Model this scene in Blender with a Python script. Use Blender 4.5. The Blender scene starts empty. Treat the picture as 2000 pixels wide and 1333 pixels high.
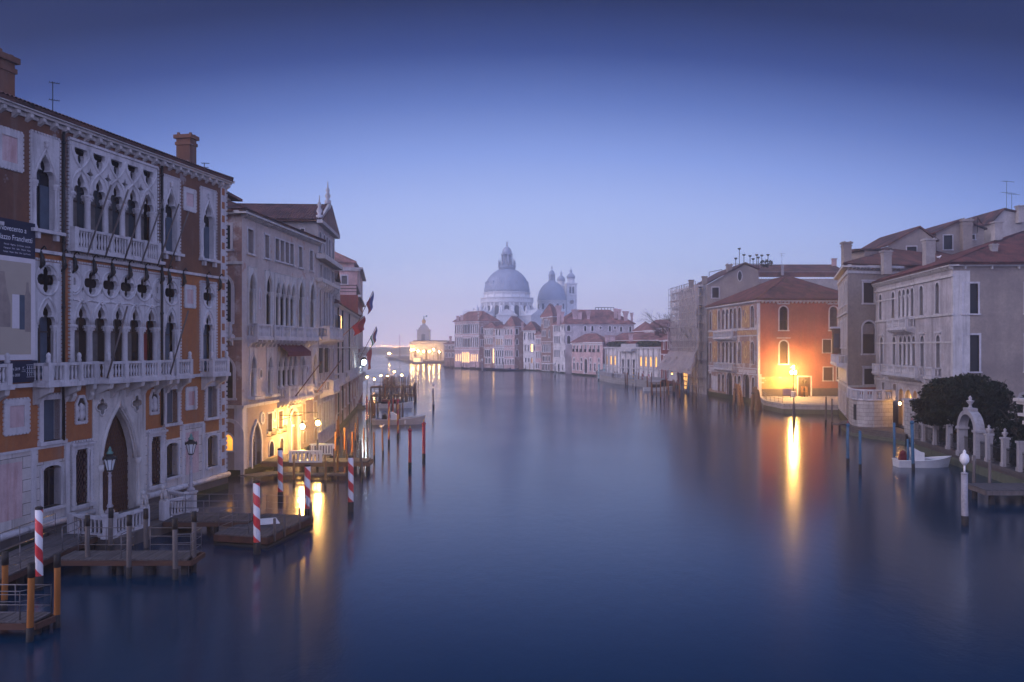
import bpy, bmesh, math, random
from math import pi, sin, cos, tan, atan2, sqrt, radians
from mathutils import Vector, Matrix
from mathutils.geometry import tessellate_polygon
random.seed(7)
S = bpy.context.scene
COL = S.collection
# ---------------------------------------------------------------- camera
F, HC, HY = 1667.0, 9.5, 678.0          # focal length in photo pixels, eye height, horizon row
cd = bpy.data.cameras.new('camera'); cam = bpy.data.objects.new('camera', cd); COL.objects.link(cam)
cam.location = (0, 0, HC); cam.rotation_euler = (pi/2, 0, 0)
cd.sensor_width = 36; cd.lens = 36*F/2000; cd.shift_y = (HY-666.5)/2000
cd.clip_start = .5; cd.clip_end = 20000
S.camera = cam
# ---------------------------------------------------------------- view, sampling
S.view_settings.view_transform = 'Standard'; S.view_settings.look = 'None'
S.view_settings.exposure = 0; S.view_settings.gamma = 1; S.view_settings.use_curve_mapping = False
S.render.engine = 'CYCLES'
cy = S.cycles
cy.use_denoising = True
try: cy.denoiser = 'OPENIMAGEDENOISE'
except Exception: pass
cy.max_bounces = 6; cy.diffuse_bounces = 2; cy.glossy_bounces = 3; cy.transmission_bounces = 3; cy.volume_bounces = 3
cy.transparent_max_bounces = 6; cy.sample_clamp_indirect = 4; cy.caustics_reflective = False; cy.caustics_refractive = False
# ---------------------------------------------------------------- blue-hour sky
W = bpy.data.worlds.new('World'); S.world = W; W.use_nodes = True
nt = W.node_tree; N = nt.nodes; L = nt.links; N.clear()
def nd(t, **k):
    n = N.new(t)
    for a, v in k.items(): setattr(n, a, v)
    return n
tc = nd('ShaderNodeTexCoord'); sx = nd('ShaderNodeSeparateXYZ'); L.new(tc.outputs['Generated'], sx.inputs[0])
ramp = nd('ShaderNodeValToRGB')
# sky colour darkened towards both sides to imitate lens vignetting
xx = nd('ShaderNodeMath', operation='MULTIPLY'); L.new(sx.outputs['X'], xx.inputs[0]); L.new(sx.outputs['X'], xx.inputs[1])
xm = nd('ShaderNodeMath', operation='MINIMUM'); L.new(xx.outputs[0], xm.inputs[0]); xm.inputs[1].default_value = .3
zm = nd('ShaderNodeMath', operation='MULTIPLY_ADD'); L.new(xm.outputs[0], zm.inputs[0]); zm.inputs[1].default_value = .33; L.new(sx.outputs['Z'], zm.inputs[2])
L.new(zm.outputs[0], ramp.inputs[0])
SKY = [(0.0, (1.35, 1.08, 1.42)), (.047, (.95, .96, 1.34)), (.106, (.58, .70, 1.10)), (.165, (.43, .56, 1.02)), (.221, (.255, .38, .86)),
       (.276, (.11, .19, .55)), (.328, (.026, .06, .26)), (.377, (.003, .014, .095)), (.46, (.0, .006, .06)), (.62, (.10, .15, .34)), (.8, (.24, .34, .68)), (1.0, (.26, .36, .70))]
el = ramp.color_ramp.elements
while len(el) < len(SKY): el.new(.5)
for e, (p, c) in zip(el, SKY): e.position = p; e.color = (*c, 1)
# the unseen western sky behind the bridge is brightened to light the fronts
r2 = nd('ShaderNodeValToRGB'); L.new(sx.outputs['Z'], r2.inputs[0])
WEST = [(0.0, (1.2, 1.2, 2.1)), (.3, (.85, .92, 1.75)), (.7, (.38, .48, .95)), (1.0, (.26, .36, .70))]
el = r2.color_ramp.elements
while len(el) < len(WEST): el.new(.5)
for e, (p, c) in zip(el, WEST): e.position = p; e.color = (*c, 1)
mr = nd('ShaderNodeMapRange', interpolation_type='SMOOTHSTEP'); L.new(sx.outputs['Y'], mr.inputs[0])
mr.inputs[1].default_value = .55; mr.inputs[2].default_value = -.35
mx = nd('ShaderNodeMix', data_type='RGBA'); L.new(mr.outputs[0], mx.inputs['Factor'])
L.new(ramp.outputs[0], mx.inputs['A']); L.new(r2.outputs[0], mx.inputs['B'])
bg = nd('ShaderNodeBackground'); L.new(mx.outputs['Result'], bg.inputs[0]); bg.inputs[1].default_value = 1.0
wo = nd('ShaderNodeOutputWorld'); L.new(bg.outputs[0], wo.inputs[0])
# ---------------------------------------------------------------- veiled dawn light from low on the left
sl = bpy.data.lights.new('dawn_sun', 'SUN'); sun = bpy.data.objects.new('dawn_sun', sl); COL.objects.link(sun)
sl.energy = 1.8; sl.angle = radians(40); sl.color = (1.0, .84, .90)
sun.rotation_euler = Vector((1.0, .38, -.42)).to_track_quat('-Z', 'Y').to_euler()
# ================================================================ materials
MATS = {}
def newmat(name):
    m = bpy.data.materials.new(name); m.use_nodes = True
    b = m.node_tree.nodes['Principled BSDF']; return m, m.node_tree, b
class NT:
    """small node builder"""
    def __init__(s, t): s.t = t
    def n(s, ty, **k):
        x = s.t.nodes.new(ty)
        for a, v in k.items(): setattr(x, a, v)
        return x
    def l(s, a, b): s.t.links.new(a, b)
    def co(s, scale=(1, 1, 1), kind='Object', loc=(0, 0, 0)):
        c = s.n('ShaderNodeTexCoord'); m = s.n('ShaderNodeMapping'); s.l(c.outputs[kind], m.inputs[0])
        m.inputs['Scale'].default_value = scale; m.inputs['Location'].default_value = loc
        return m.outputs[0]
    def noise(s, v, scale, detail=4, rough=.6):
        x = s.n('ShaderNodeTexNoise'); s.l(v, x.inputs['Vector']); x.inputs['Scale'].default_value = scale
        x.inputs['Detail'].default_value = detail; x.inputs['Roughness'].default_value = rough; return x.outputs[0]
    def rng(s, v, a, b, c=0, d=1):
        x = s.n('ShaderNodeMapRange'); s.l(v, x.inputs[0])
        for i, q in enumerate((a, b, c, d)): x.inputs[i+1].default_value = q
        return x.outputs[0]
    def mix(s, f, a, b, mode='MIX'):
        x = s.n('ShaderNodeMix', data_type='RGBA', blend_type=mode)
        for q, i in ((f, 'Factor'), (a, 'A'), (b, 'B')):
            if hasattr(q, 'links'): s.l(q, x.inputs[i])
            else: x.inputs[i].default_value = q if i == 'Factor' else (*q, 1) if len(q) == 3 else q
        return x.outputs['Result']
    def math(s, op, a, b=0.0):
        x = s.n('ShaderNodeMath', operation=op)
        for q, i in ((a, 0), (b, 1)):
            if hasattr(q, 'links'): s.l(q, x.inputs[i])
            else: x.inputs[i].default_value = q
        return x.outputs[0]
    def bump(s, h, b, st=.3, d=.03):
        x = s.n('ShaderNodeBump'); s.l(h, x.inputs['Height']); x.inputs['Strength'].default_value = st; x.inputs['Distance'].default_value = d
        s.l(x.outputs[0], b.inputs['Normal'])
def plaster(name, c, c2=None, stain=(.16, .14, .13), amt=.5, rough=.9, patch=None, scale=.35):
    """weathered render: two tones in big clouds, rain streaks, optional patches of bare brick or old render"""
    m, t, b = newmat(name); g = NT(t); v = g.co()
    c2 = c2 or tuple(x*.62 for x in c)
    col = g.mix(g.rng(g.noise(v, scale, 6), .38, .62), c, c2)
    fine = g.noise(v, 3.5, 8, .7)
    col = g.mix(g.rng(fine, .35, .75, 0, .55), col, tuple(x*.6 for x in c2))
    if patch:
        col = g.mix(g.rng(g.noise(v, .55, 8, .62), .60, .63), col, patch)
    st = g.noise(g.co((1.6, 1.6, .12)), 1.0, 5, .6)
    col = g.mix(g.math('MULTIPLY', g.rng(st, .5, .78), amt), col, stain)
    g.l(col, b.inputs['Base Color']); b.inputs['Roughness'].default_value = rough
    b.inputs['Specular IOR Level'].default_value = .25
    g.bump(fine, b, .35, .02); MATS[name] = m; return m
def stone(name, c, grime=(.10, .09, .09), amt=.6, blocks=None):
    """pale limestone with soot runs and blotches; blocks=(w,h) draws ashlar joints from the face UV"""
    m, t, b = newmat(name); g = NT(t); v = g.co()
    col = g.mix(g.rng(g.noise(v, 1.1, 5), .35, .7), c, tuple(x*.78 for x in c))
    st = g.noise(g.co((2.2, 2.2, .25)), 1.0, 6, .65)
    col = g.mix(g.math('MULTIPLY', g.rng(st, .50, .80), amt), col, grime)
    f = g.noise(v, 6, 8, .7)
    col = g.mix(g.rng(f, .45, .8, 0, .4), col, tuple(x*.5 for x in c))
    if blocks:
        br = g.n('ShaderNodeTexBrick'); g.l(g.co((1, 1, 1), 'UV'), br.inputs[0])
        br.inputs['Scale'].default_value = 1; br.inputs['Brick Width'].default_value = blocks[0]; br.inputs['Row Height'].default_value = blocks[1]
        br.inputs['Mortar Size'].default_value = .018; br.inputs['Mortar Smooth'].default_value = .3
        br.inputs[1].default_value = (1, 1, 1, 1); br.inputs[2].default_value = (.8, .78, .76, 1); br.inputs[3].default_value = (.22, .2, .2, 1)
        col = g.mix(1.0, col, br.outputs[0], 'MULTIPLY')
    g.l(col, b.inputs['Base Color']); b.inputs['Roughness'].default_value = .75
    g.bump(f, b, .3, .02); MATS[name] = m; return m
def brick(name, c1, c2, mortar=(.30, .27, .25), over=None, lo=.5, hi=.56, size=(.26, .075)):
    """brickwork from face UV (metres); over = remains of render lying on it"""
    m, t, b = newmat(name); g = NT(t); v = g.co()
    br = g.n('ShaderNodeTexBrick'); g.l(g.co((1, 1, 1), 'UV'), br.inputs[0])
    br.inputs['Scale'].default_value = 1; br.inputs['Brick Width'].default_value = size[0]; br.inputs['Row Height'].default_value = size[1]
    br.inputs['Mortar Size'].default_value = .011; br.inputs['Bias'].default_value = 0
    br.inputs[1].default_value = (*c1, 1); br.inputs[2].default_value = (*c2, 1); br.inputs[3].default_value = (*mortar, 1)
    col = g.mix(g.rng(g.noise(v, .5, 6), .35, .7, 0, .5), br.outputs[0], tuple(x*.55 for x in c1))
    if over: col = g.mix(g.rng(g.noise(v, .45, 9, .65), lo, hi), col, over)
    st = g.noise(g.co((1.5, 1.5, .15)), 1.0, 5)
    col = g.mix(g.math('MULTIPLY', g.rng(st, .52, .8), .5), col, (.08, .07, .07))
    g.l(col, b.inputs['Base Color']); b.inputs['Roughness'].default_value = .92
    g.bump(br.outputs[1], b, -.3, .01); MATS[name] = m; return m
def tiles(name, c1=(.115, .045, .035), c2=(.06, .03, .028), wave=True):
    """barrel tiles from roof UV: u along the eave, v up the slope"""
    m, t, b = newmat(name); g = NT(t); uv = g.co((1, 1, 1), 'UV')
    br = g.n('ShaderNodeTexBrick', offset=0.0); g.l(uv, br.inputs[0])
    br.inputs['Scale'].default_value = 1; br.inputs['Brick Width'].default_value = .25; br.inputs['Row Height'].default_value = .4
    br.inputs['Mortar Size'].default_value = .03; br.inputs[1].default_value = (*c1, 1); br.inputs[2].default_value = (*c2, 1)
    br.inputs[3].default_value = (.02, .015, .015, 1)
    col = g.mix(g.rng(g.noise(g.co(), .6, 6), .4, .65), br.outputs[0], tuple(x*1.5 for x in c1))
    col = g.mix(g.rng(g.noise(g.co(), 1.7, 6), .55, .75, 0, .6), col, (.045, .045, .04))
    g.l(col, b.inputs['Base Color']); b.inputs['Roughness'].default_value = .85
    if wave:
        sp = g.n('ShaderNodeSeparateXYZ'); g.l(uv, sp.inputs[0])
        w = g.math('SINE', g.math('MULTIPLY', sp.outputs[0], 2*pi/.25))
        g.bump(w, b, .8, .06)
    MATS[name] = m; return m
def plain(name, c, rough=.6, metal=0, var=.3, vs=2.0, spec=.3):
    m, t, b = newmat(name); g = NT(t)
    col = g.mix(g.rng(g.noise(g.co(), vs, 5), .3, .7, 0, 1), c, tuple(x*(1-var) for x in c))
    g.l(col, b.inputs['Base Color']); b.inputs['Roughness'].default_value = rough; b.inputs['Metallic'].default_value = metal
    b.inputs['Specular IOR Level'].default_value = spec; MATS[name] = m; return m
def wood(name, c, c2, rough=.85, axis=2):
    m, t, b = newmat(name); g = NT(t); s = [9, 9, 9]; s[axis] = .5
    f = g.noise(g.co(tuple(s)), 1, 6, .65)
    col = g.mix(g.rng(f, .3, .7), c, c2)
    g.l(col, b.inputs['Base Color']); b.inputs['Roughness'].default_value = rough; b.inputs['Specular IOR Level'].default_value = .2
    g.bump(f, b, .4, .02); MATS[name] = m; return m
def emit(name, c, s, vary=0):
    m, t, b = newmat(name); g = NT(t)
    b.inputs['Base Color'].default_value = (*[min(1, x*.5) for x in c], 1); b.inputs['Roughness'].default_value = .4
    b.inputs['Emission Strength'].default_value = s
    if vary:
        col = g.mix(g.rng(g.noise(g.co(), vary, 3), .3, .7), c, tuple(x*.35 for x in c)); g.l(col, b.inputs['Emission Color'])
    else: b.inputs['Emission Color'].default_value = (*c, 1)
    MATS[name] = m; return m
def spiral(name, c1, c2, pitch, chip=.5, hand=1):
    """painted spiral bands climbing a mooring pole, chipped and worn"""
    m, t, b = newmat(name); g = NT(t); c = g.n('ShaderNodeTexCoord'); s = g.n('ShaderNodeSeparateXYZ'); g.l(c.outputs['Object'], s.inputs[0])
    a = g.math('MULTIPLY', g.math('ARCTAN2', s.outputs[1], s.outputs[0]), hand/(2*pi))
    fr = g.math('FRACT', g.math('ADD', g.math('ADD', g.math('MULTIPLY', s.outputs[2], 1/pitch), a), 10))
    col = g.mix(g.math('GREATER_THAN', fr, .5), c1, c2)
    n = g.noise(g.co(), 6, 8, .7)
    col = g.mix(g.rng(n, .60, .66, 0, chip), col, c2)
    col = g.mix(g.rng(g.noise(g.co((5, 5, .8)), 1, 5), .5, .8, 0, .55), col, (.07, .055, .05))
    g.l(col, b.inputs['Base Color']); b.inputs['Roughness'].default_value = .55; MATS[name] = m; return m
# ================================================================ mesh collector
class MB:
    def __init__(s): s.v = []; s.f = []; s.uv = []; s.sm = []
    def face(s, pts, uv=None, smooth=False):
        i = len(s.v); s.v.extend(pts); s.f.append(tuple(range(i, i+len(pts)))); s.uv.append(uv); s.sm.append(smooth)
    def quads(s, A, B, closed=True, smooth=False, flip=False):
        """strip between two loops sharing new vertices"""
        n = len(A); i = len(s.v); s.v.extend(A); s.v.extend(B)
        for k in range(n if closed else n-1):
            q = (i+k, i+(k+1) % n, i+n+(k+1) % n, i+n+k)
            s.f.append(q[::-1] if flip else q); s.uv.append(None); s.sm.append(smooth)
    def box(s, c, sz, rz=0, tilt=None):
        M = Matrix.Rotation(rz, 3, 'Z')
        if tilt: M = M @ tilt
        c = Vector(c); x, y, z = sz[0]/2, sz[1]/2, sz[2]/2
        p = [c + M @ Vector(q) for q in ((-x,-y,-z),(x,-y,-z),(x,y,-z),(-x,y,-z),(-x,-y,z),(x,-y,z),(x,y,z),(-x,y,z))]
        i = len(s.v); s.v.extend(p)
        for f in ((0,3,2,1),(4,5,6,7),(0,1,5,4),(1,2,6,5),(2,3,7,6),(3,0,4,7)):
            s.f.append(tuple(i+k for k in f)); s.uv.append(None); s.sm.append(False)
    def hull(s, lo, hi):
        """prism between two polygons of equal count (bottom, top), capped"""
        n = len(lo); i = len(s.v); s.v.extend(lo); s.v.extend(hi)
        for k in range(n):
            s.f.append((i+k, i+(k+1) % n, i+n+(k+1) % n, i+n+k)); s.uv.append(None); s.sm.append(False)
        s.f.append(tuple(i+k for k in range(n-1, -1, -1))); s.f.append(tuple(i+n+k for k in range(n))); s.uv += [None]*2; s.sm += [False]*2
    def tube(s, pts, r, n=8, cap=True, smooth=True):
        """round bar through points; r a number or one per point"""
        pts = [Vector(p) for p in pts]; rs = r if isinstance(r, (list, tuple)) else [r]*len(pts)
        i0 = len(s.v); m = len(pts); prev = None
        for k, p in enumerate(pts):
            d = (pts[min(k+1, m-1)] - pts[max(k-1, 0)])
            d = d.normalized() if d.length > 1e-9 else Vector((0, 0, 1))
            if prev is None:
                a = Vector((0, 0, 1)) if abs(d.z) < .9 else Vector((1, 0, 0)); x = d.cross(a).normalized()
            else: x = (prev - d*prev.dot(d)); x = x.normalized() if x.length > 1e-6 else d.orthogonal().normalized()
            prev = x; y = d.cross(x)
            s.v.extend([p + (x*cos(2*pi*j/n) + y*sin(2*pi*j/n))*rs[k] for j in range(n)])
        for k in range(m-1):
            for j in range(n):
                a, b = i0+k*n+j, i0+k*n+(j+1) % n
                s.f.append((a, b, b+n, a+n)); s.uv.append(None); s.sm.append(smooth)
        if cap:
            s.f.append(tuple(i0+j for j in range(n-1, -1, -1))); s.f.append(tuple(i0+(m-1)*n+j for j in range(n))); s.uv += [None]*2; s.sm += [False]*2
    def lathe(s, c, prof, n=12, smooth=True, sq=False, rz=0, a0=0, a1=2*pi, uvs=False):
        """profile [(r, z)...] turned about a vertical axis through c"""
        c = Vector(c); i0 = len(s.v); full = abs(a1-a0-2*pi) < 1e-6; m = n if full else n+1
        for r, z in prof:
            for j in range(m):
                a = a0 + (a1-a0)*j/n + rz; s.v.append(c + Vector((r*cos(a), r*sin(a), z)))
        for k in range(len(prof)-1):
            for j in range(n):
                a, b = i0+k*m+j, i0+k*m+(j+1) % m
                s.f.append((a, b, b+m, a+m)); s.uv.append([(j/n, k), ((j+1)/n, k), ((j+1)/n, k+1), (j/n, k+1)] if uvs else None); s.sm.append(smooth)
        if full:
            if prof[0][0] > 1e-4: s.f.append(tuple(i0+j for j in range(m-1, -1, -1))); s.uv.append(None); s.sm.append(False)
            if prof[-1][0] > 1e-4: s.f.append(tuple(i0+(len(prof)-1)*m+j for j in range(m))); s.uv.append(None); s.sm.append(False)
    def build(s, name, mat=None, parent=None, origin=None):
        o = Vector(origin) if origin is not None else (parent_loc(parent) if parent is not None else Vector((0, 0, 0)))
        me = bpy.data.meshes.new(name)
        me.from_pydata([tuple(Vector(p)-o) for p in s.v], [], s.f)
        if any(u is not None for u in s.uv):
            ul = me.uv_layers.new(name='UVMap').data; k = 0
            for f, u in zip(s.f, s.uv):
                for j in range(len(f)):
                    if u is not None: ul[k].uv = u[j]
                    k += 1
        me.polygons.foreach_set('use_smooth', s.sm)
        if mat is not None: me.materials.append(MATS[mat] if isinstance(mat, str) else mat)
        me.update()
        ob = bpy.data.objects.new(name, me); COL.objects.link(ob)
        if parent is not None: ob.parent = parent
        elif origin is not None: ob.location = o
        return ob
def parent_loc(o):
    p = Vector(o.location)
    while o.parent is not None: o = o.parent; p += Vector(o.location)
    return p
def tag(o, label=None, cat=None, group=None, kind=None):
    if label: o['label'] = label
    if cat: o['category'] = cat
    if group: o['group'] = group
    if kind: o['kind'] = kind
    return o
def thing(name, loc, label, cat, group=None):
    o = bpy.data.objects.new(name, None); COL.objects.link(o); o.location = Vector(loc); o.empty_display_size = .3
    return tag(o, label, cat, group)
def copy_tree(o, parent=None):
    c = o.copy(); COL.objects.link(c); c.parent = parent
    for ch in [q for q in bpy.data.objects if q.parent == o]: copy_tree(ch, c)
    return c
def P(px, py, D): return Vector(((px-1000)/F*D, D, HC+(HY-py)/F*D))          # a point of the photo at depth D
def WP(px, py, z=0.0): D = F*(HC-z)/(py-HY); return Vector(((px-1000)/F*D, D, z))   # a point of the photo on the level z
# ================================================================ shapes in a facade plane (u, z), counter-clockwise from bottom left
def shp(kind, u0, u1, z0, z1, n=8):
    w = u1-u0; c = (u0+u1)/2
    if kind == 'rect': return [(u0, z0), (u1, z0), (u1, z1), (u0, z1)]
    if kind in ('oval', 'circle'):
        return [(c+w/2*cos(t), (z0+z1)/2+(z1-z0)/2*sin(t)) for t in [2*pi*k/(2*n) for k in range(2*n)]]
    if kind == 'quatre':
        h = z1-z0; m = (z0+z1)/2; out = []
        for q in range(4):
            a = q*pi/2; cx, cz = cos(a)*.27, sin(a)*.27
            for k in range(7):
                t = a - radians(115) + radians(230)*k/6
                out.append((c+(cx+.21*cos(t))*w, m+(cz+.21*sin(t))*h))
        return out
    base = [(u0, z0), (u1, z0)]
    if kind == 'seg': hf = [(cos(t)*.5, sin(t)*.5*.36) for t in [pi/2*k/n for k in range(n+1)]]
    elif kind == 'round': hf = [(cos(t)*.5, sin(t)*.5) for t in [pi/2*k/n for k in range(n+1)]]
    elif kind == 'lancet': hf = [(.5, 0), (.49, .2), (.45, .4), (.37, .58), (.27, .73), (.15, .86), (0, 1)]
    elif kind == 'ogee': hf = [(.5, 0), (.5, .18), (.46, .38), (.37, .56), (.25, .72), (.13, .88), (.05, 1.05), (0, 1.25)]
    elif kind == 'trefoil': hf = [(.5, 0), (.51, .12), (.47, .26), (.38, .36), (.27, .38), (.20, .36), (.26, .46), (.27, .58), (.22, .72), (.12, .84), (0, 1.0)]
    zs = z1 - w*hf[-1][1]
    right = [(c+x*w, zs+y*w) for x, y in hf]; left = [(c-x*w, zs+y*w) for x, y in hf[-2::-1]]
    return base + right + left
SPRING = {'rect': 0, 'seg': .18, 'round': .5, 'lancet': 1.0, 'ogee': 1.25, 'trefoil': 1.0}
class Face:
    """a vertical plane from A to B (left to right as the viewer sees it)"""
    def __init__(s, b, A, B, z0, z1, mat):
        s.b = b; s.A = Vector((A[0], A[1])); s.B = Vector((B[0], B[1])); s.z0, s.z1, s.mat = z0, z1, mat
        d = s.B-s.A; s.W = d.length; s.u = d/s.W; s.n = Vector((s.u.y, -s.u.x)); s.holes = []
        s.outline = None
    def pt(s, u, z, o=0.0):
        q = s.A + s.u*u + s.n*o; return Vector((q.x, q.y, z))
    def U(s, px):
        k = (px-1000)/F; return (k*s.A.y - s.A.x)/(s.u.x - k*s.u.y)
    def Z(s, px, py):
        D = s.A.y + s.U(px)*s.u.y; return HC + (HY-py)/F*D
    def plate(s, mb, outer, holes, o1, o0, back=False, sides=True):
        """flat piece with holes: front at o1, edges running back to o0"""
        loops = [outer]+holes; vs = [[Vector((u, z, 0)) for u, z in l] for l in loops]
        flat = [q for l in loops for q in l]; i = len(mb.v)
        mb.v.extend([s.pt(u, z, o1) for u, z in flat])
        for t in tessellate_polygon(vs):
            a, b_, c = [flat[k] for k in t]
            cr = (b_[0]-a[0])*(c[1]-a[1])-(b_[1]-a[1])*(c[0]-a[0])
            if abs(cr) < 1e-10: continue
            t = t if cr > 0 else t[::-1]
            mb.f.append(tuple(i+k for k in t)); mb.uv.append([flat[k] for k in t]); mb.sm.append(False)
        for li, l in enumerate(loops):
            if li == 0 and not sides: continue
            m = len(l); ar = sum(l[k][0]*l[(k+1) % m][1]-l[(k+1) % m][0]*l[k][1] for k in range(m))
            ll = l if (ar > 0) == (li == 0) else l[::-1]
            mb.quads([s.pt(u, z, o0) for u, z in ll], [s.pt(u, z, o1) for u, z in ll])
    def slab(s, mb, u0, u1, z0, z1, o0, o1):
        c = [(u0, o1), (u1, o1), (u1, o0), (u0, o0)]
        mb.hull([s.pt(u, z0, o) for u, o in c], [s.pt(u, z1, o) for u, o in c])
    def poly(s, mb, loop, o):
        s.plate(mb, loop, [], o, o, sides=False)
    def ring(s, mb, inner, outer, o_in, o_f, o_w):
        """moulded surround: outer edge back to the wall, front, reveal back to o_in"""
        g = lambda l, o: [s.pt(u, z, o) for u, z in l]
        mb.quads(g(outer, o_w), g(outer, o_f)); mb.quads(g(outer, o_f), g(inner, o_f)); mb.quads(g(inner, o_f), g(inner, o_in))
    def win(s, kind, u0, u1, z0, z1, fr=.14, pj=.05, rc=.28, pane='glass', sill=.12, mat='istria', name='window', bars=None, head=0, hole=True, label=None, barmat='sash'):
        if u1 < u0: u0, u1 = u1, u0
        lp = shp(kind, u0, u1, z0, z1)
        if hole: s.holes.append(lp)
        else: rc = -.012
        mb = MB()
        if kind in ('oval', 'circle', 'quatre'): out = shp(kind, u0-fr, u1+fr, z0-fr, z1+fr)
        else: out = shp(kind, u0-fr, u1+fr, z0-(fr if kind == 'rect' and not sill else 0), z1+fr)
        s.ring(mb, lp, out, -rc, pj, -.03)
        if sill: s.slab(mb, u0-fr*1.4, u1+fr*1.4, z0-sill, z0, -.02, pj+.1)
        if head: s.slab(mb, u0-fr*1.6, u1+fr*1.6, z1+fr, z1+fr+head, -.02, pj+.12)
        o = mb.build(name, mat, s.b.root)
        if label: o['label'] = label
        mp = MB(); s.poly(mp, lp, -rc+.01); mp.build('shutter' if 'shutter' in pane else 'pane', pane, o)
        if bars:
            m2 = MB(); nx, nz = bars; zt = z1 - (u1-u0)*SPRING.get(kind, 0)
            for k in range(1, nx+1):
                c = u0+(u1-u0)*k/(nx+1); s.slab(m2, c-.035, c+.035, z0, (z1 if kind == 'rect' else zt+(z1-zt)*.85), -rc+.02, -rc+.06)
            for k in range(1, nz+1):
                c = z0+(zt-z0)*k/nz if kind != 'rect' else z0+(z1-z0)*k/(nz+1); s.slab(m2, u0, u1, c-.03, c+.03, -rc+.02, -rc+.065)
            m2.build('sash', barmat, o)
        return o
    def row(s, kind, spans, z0, z1, **k):
        """windows by their left and right photo columns"""
        return [s.win(kind, s.U(a), s.U(b), z0, z1, **k) for a, b in spans]
    def band(s, mb, z0, z1, pj, u0=0, u1=None, back=-.02):
        s.slab(mb, u0-pj*(u0 == 0), (s.W+pj) if u1 is None else u1, z0, z1, back, pj)
    def brackets(s, mb, z0, z1, pj, step, w=.18, u0=0, u1=None):
        u1 = s.W if u1 is None else u1; k = max(1, int((u1-u0)/step))
        for i in range(k+1):
            c = u0+(u1-u0)*i/k
            a = [s.pt(c-w/2, z1, -.02), s.pt(c+w/2, z1, -.02), s.pt(c+w/2, z1, pj), s.pt(c-w/2, z1, pj)]
            b = [s.pt(c-w/2, z0, -.02), s.pt(c+w/2, z0, -.02), s.pt(c+w/2, z0+(z1-z0)*.55, pj), s.pt(c-w/2, z0+(z1-z0)*.55, pj)]
            mb.hull(b, a)
    def balcony(s, u0, u1, z, h=1.0, pj=.9, mat='istria', step=.24, posts=2, slabt=.22, brk=True, name='balcony', nb=6, curb=None):
        """slab on brackets with a balustrade on three sides"""
        mb = MB(); s.slab(mb, u0-.08, u1+.08, z-slabt, z, -.02, pj+.08)
        s.slab(mb, u0, u1, z+h-.13, z+h, pj-.2, pj); s.slab(mb, u0, u1, z, z+.1, pj-.18, pj-.02)
        for uu in (u0, u1-.2):
            s.slab(mb, uu, uu+.2, z+h-.13, z+h, 0, pj-.2); s.slab(mb, uu+.02, uu+.18, z, z+.1, 0, pj-.18)
        cs = [u0+.14]+[u0+(u1-u0)*k/(posts-1) for k in range(1, posts-1)]+[u1-.14]
        for c in cs: s.slab(mb, c-.14, c+.14, z, z+h+.02, pj-.25, pj+.03)
        prof = [(.05, .1), (.075, .14), (.045, .2), (.085, .42), (.04, h-.3), (.07, h-.2), (.07, h-.13)]
        for a, b in zip(cs[:-1], cs[1:]):
            k = max(1, int((b-a-.28)/step))
            for i in range(k):
                mb.lathe(s.pt(a+.14+(b-a-.28)*(i+.5)/k, z, pj-.1), prof, nb)
        k = max(1, int((pj-.25)/step))
        for uu in (u0+.1, u1-.1):
            for i in range(k): mb.lathe(s.pt(uu, z, (pj-.25)*(i+.5)/k), prof, nb)
        if brk:
            k = max(2, int((u1-u0)/.9)+1)
            for i in range(k):
                c = u0+.15+(u1-u0-.3)*i/(k-1)
                prf = [(0, z-slabt-.55), (.18, z-slabt-.5), (.3, z-slabt-.3), (pj*.75, z-slabt-.2), (pj, z-slabt-.16), (pj, z-slabt), (0, z-slabt)]
                mb.hull([s.pt(c-.1, zz, o) for o, zz in prf], [s.pt(c+.1, zz, o) for o, zz in prf])
        return mb.build(name, mat, s.b.root)
    def columns(s, parent, us, z0, z1, r=.13, o=-.15, mat='istria', nb=10, cap=.34):
        for u in us:
            mb = MB()
            mb.lathe(s.pt(u, 0, o), [(r*1.5, z0), (r*1.5, z0+.08), (r*1.15, z0+.16), (r, z0+.22), (r*.9, z1-cap-.05), (r*1.1, z1-cap), (r*.95, z1-cap+.03), (r*1.35, z1-cap*.55), (r*1.25, z1-cap*.5), (r*1.7, z1-.07), (r*1.75, z1)], nb)
            k = MB()
            for a in range(8):
                t = a*pi/4; q = s.pt(u, 0, o)
                for zz, rr in ((z1-cap*.66, 1.25), (z1-cap*.28, 1.55)):
                    mb.box((q.x+cos(t+zz)*r*rr, q.y+sin(t+zz)*r*rr, zz), (r*.55, r*.45, cap*.3), t+zz)
            mb.build('column', mat, parent)
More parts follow.
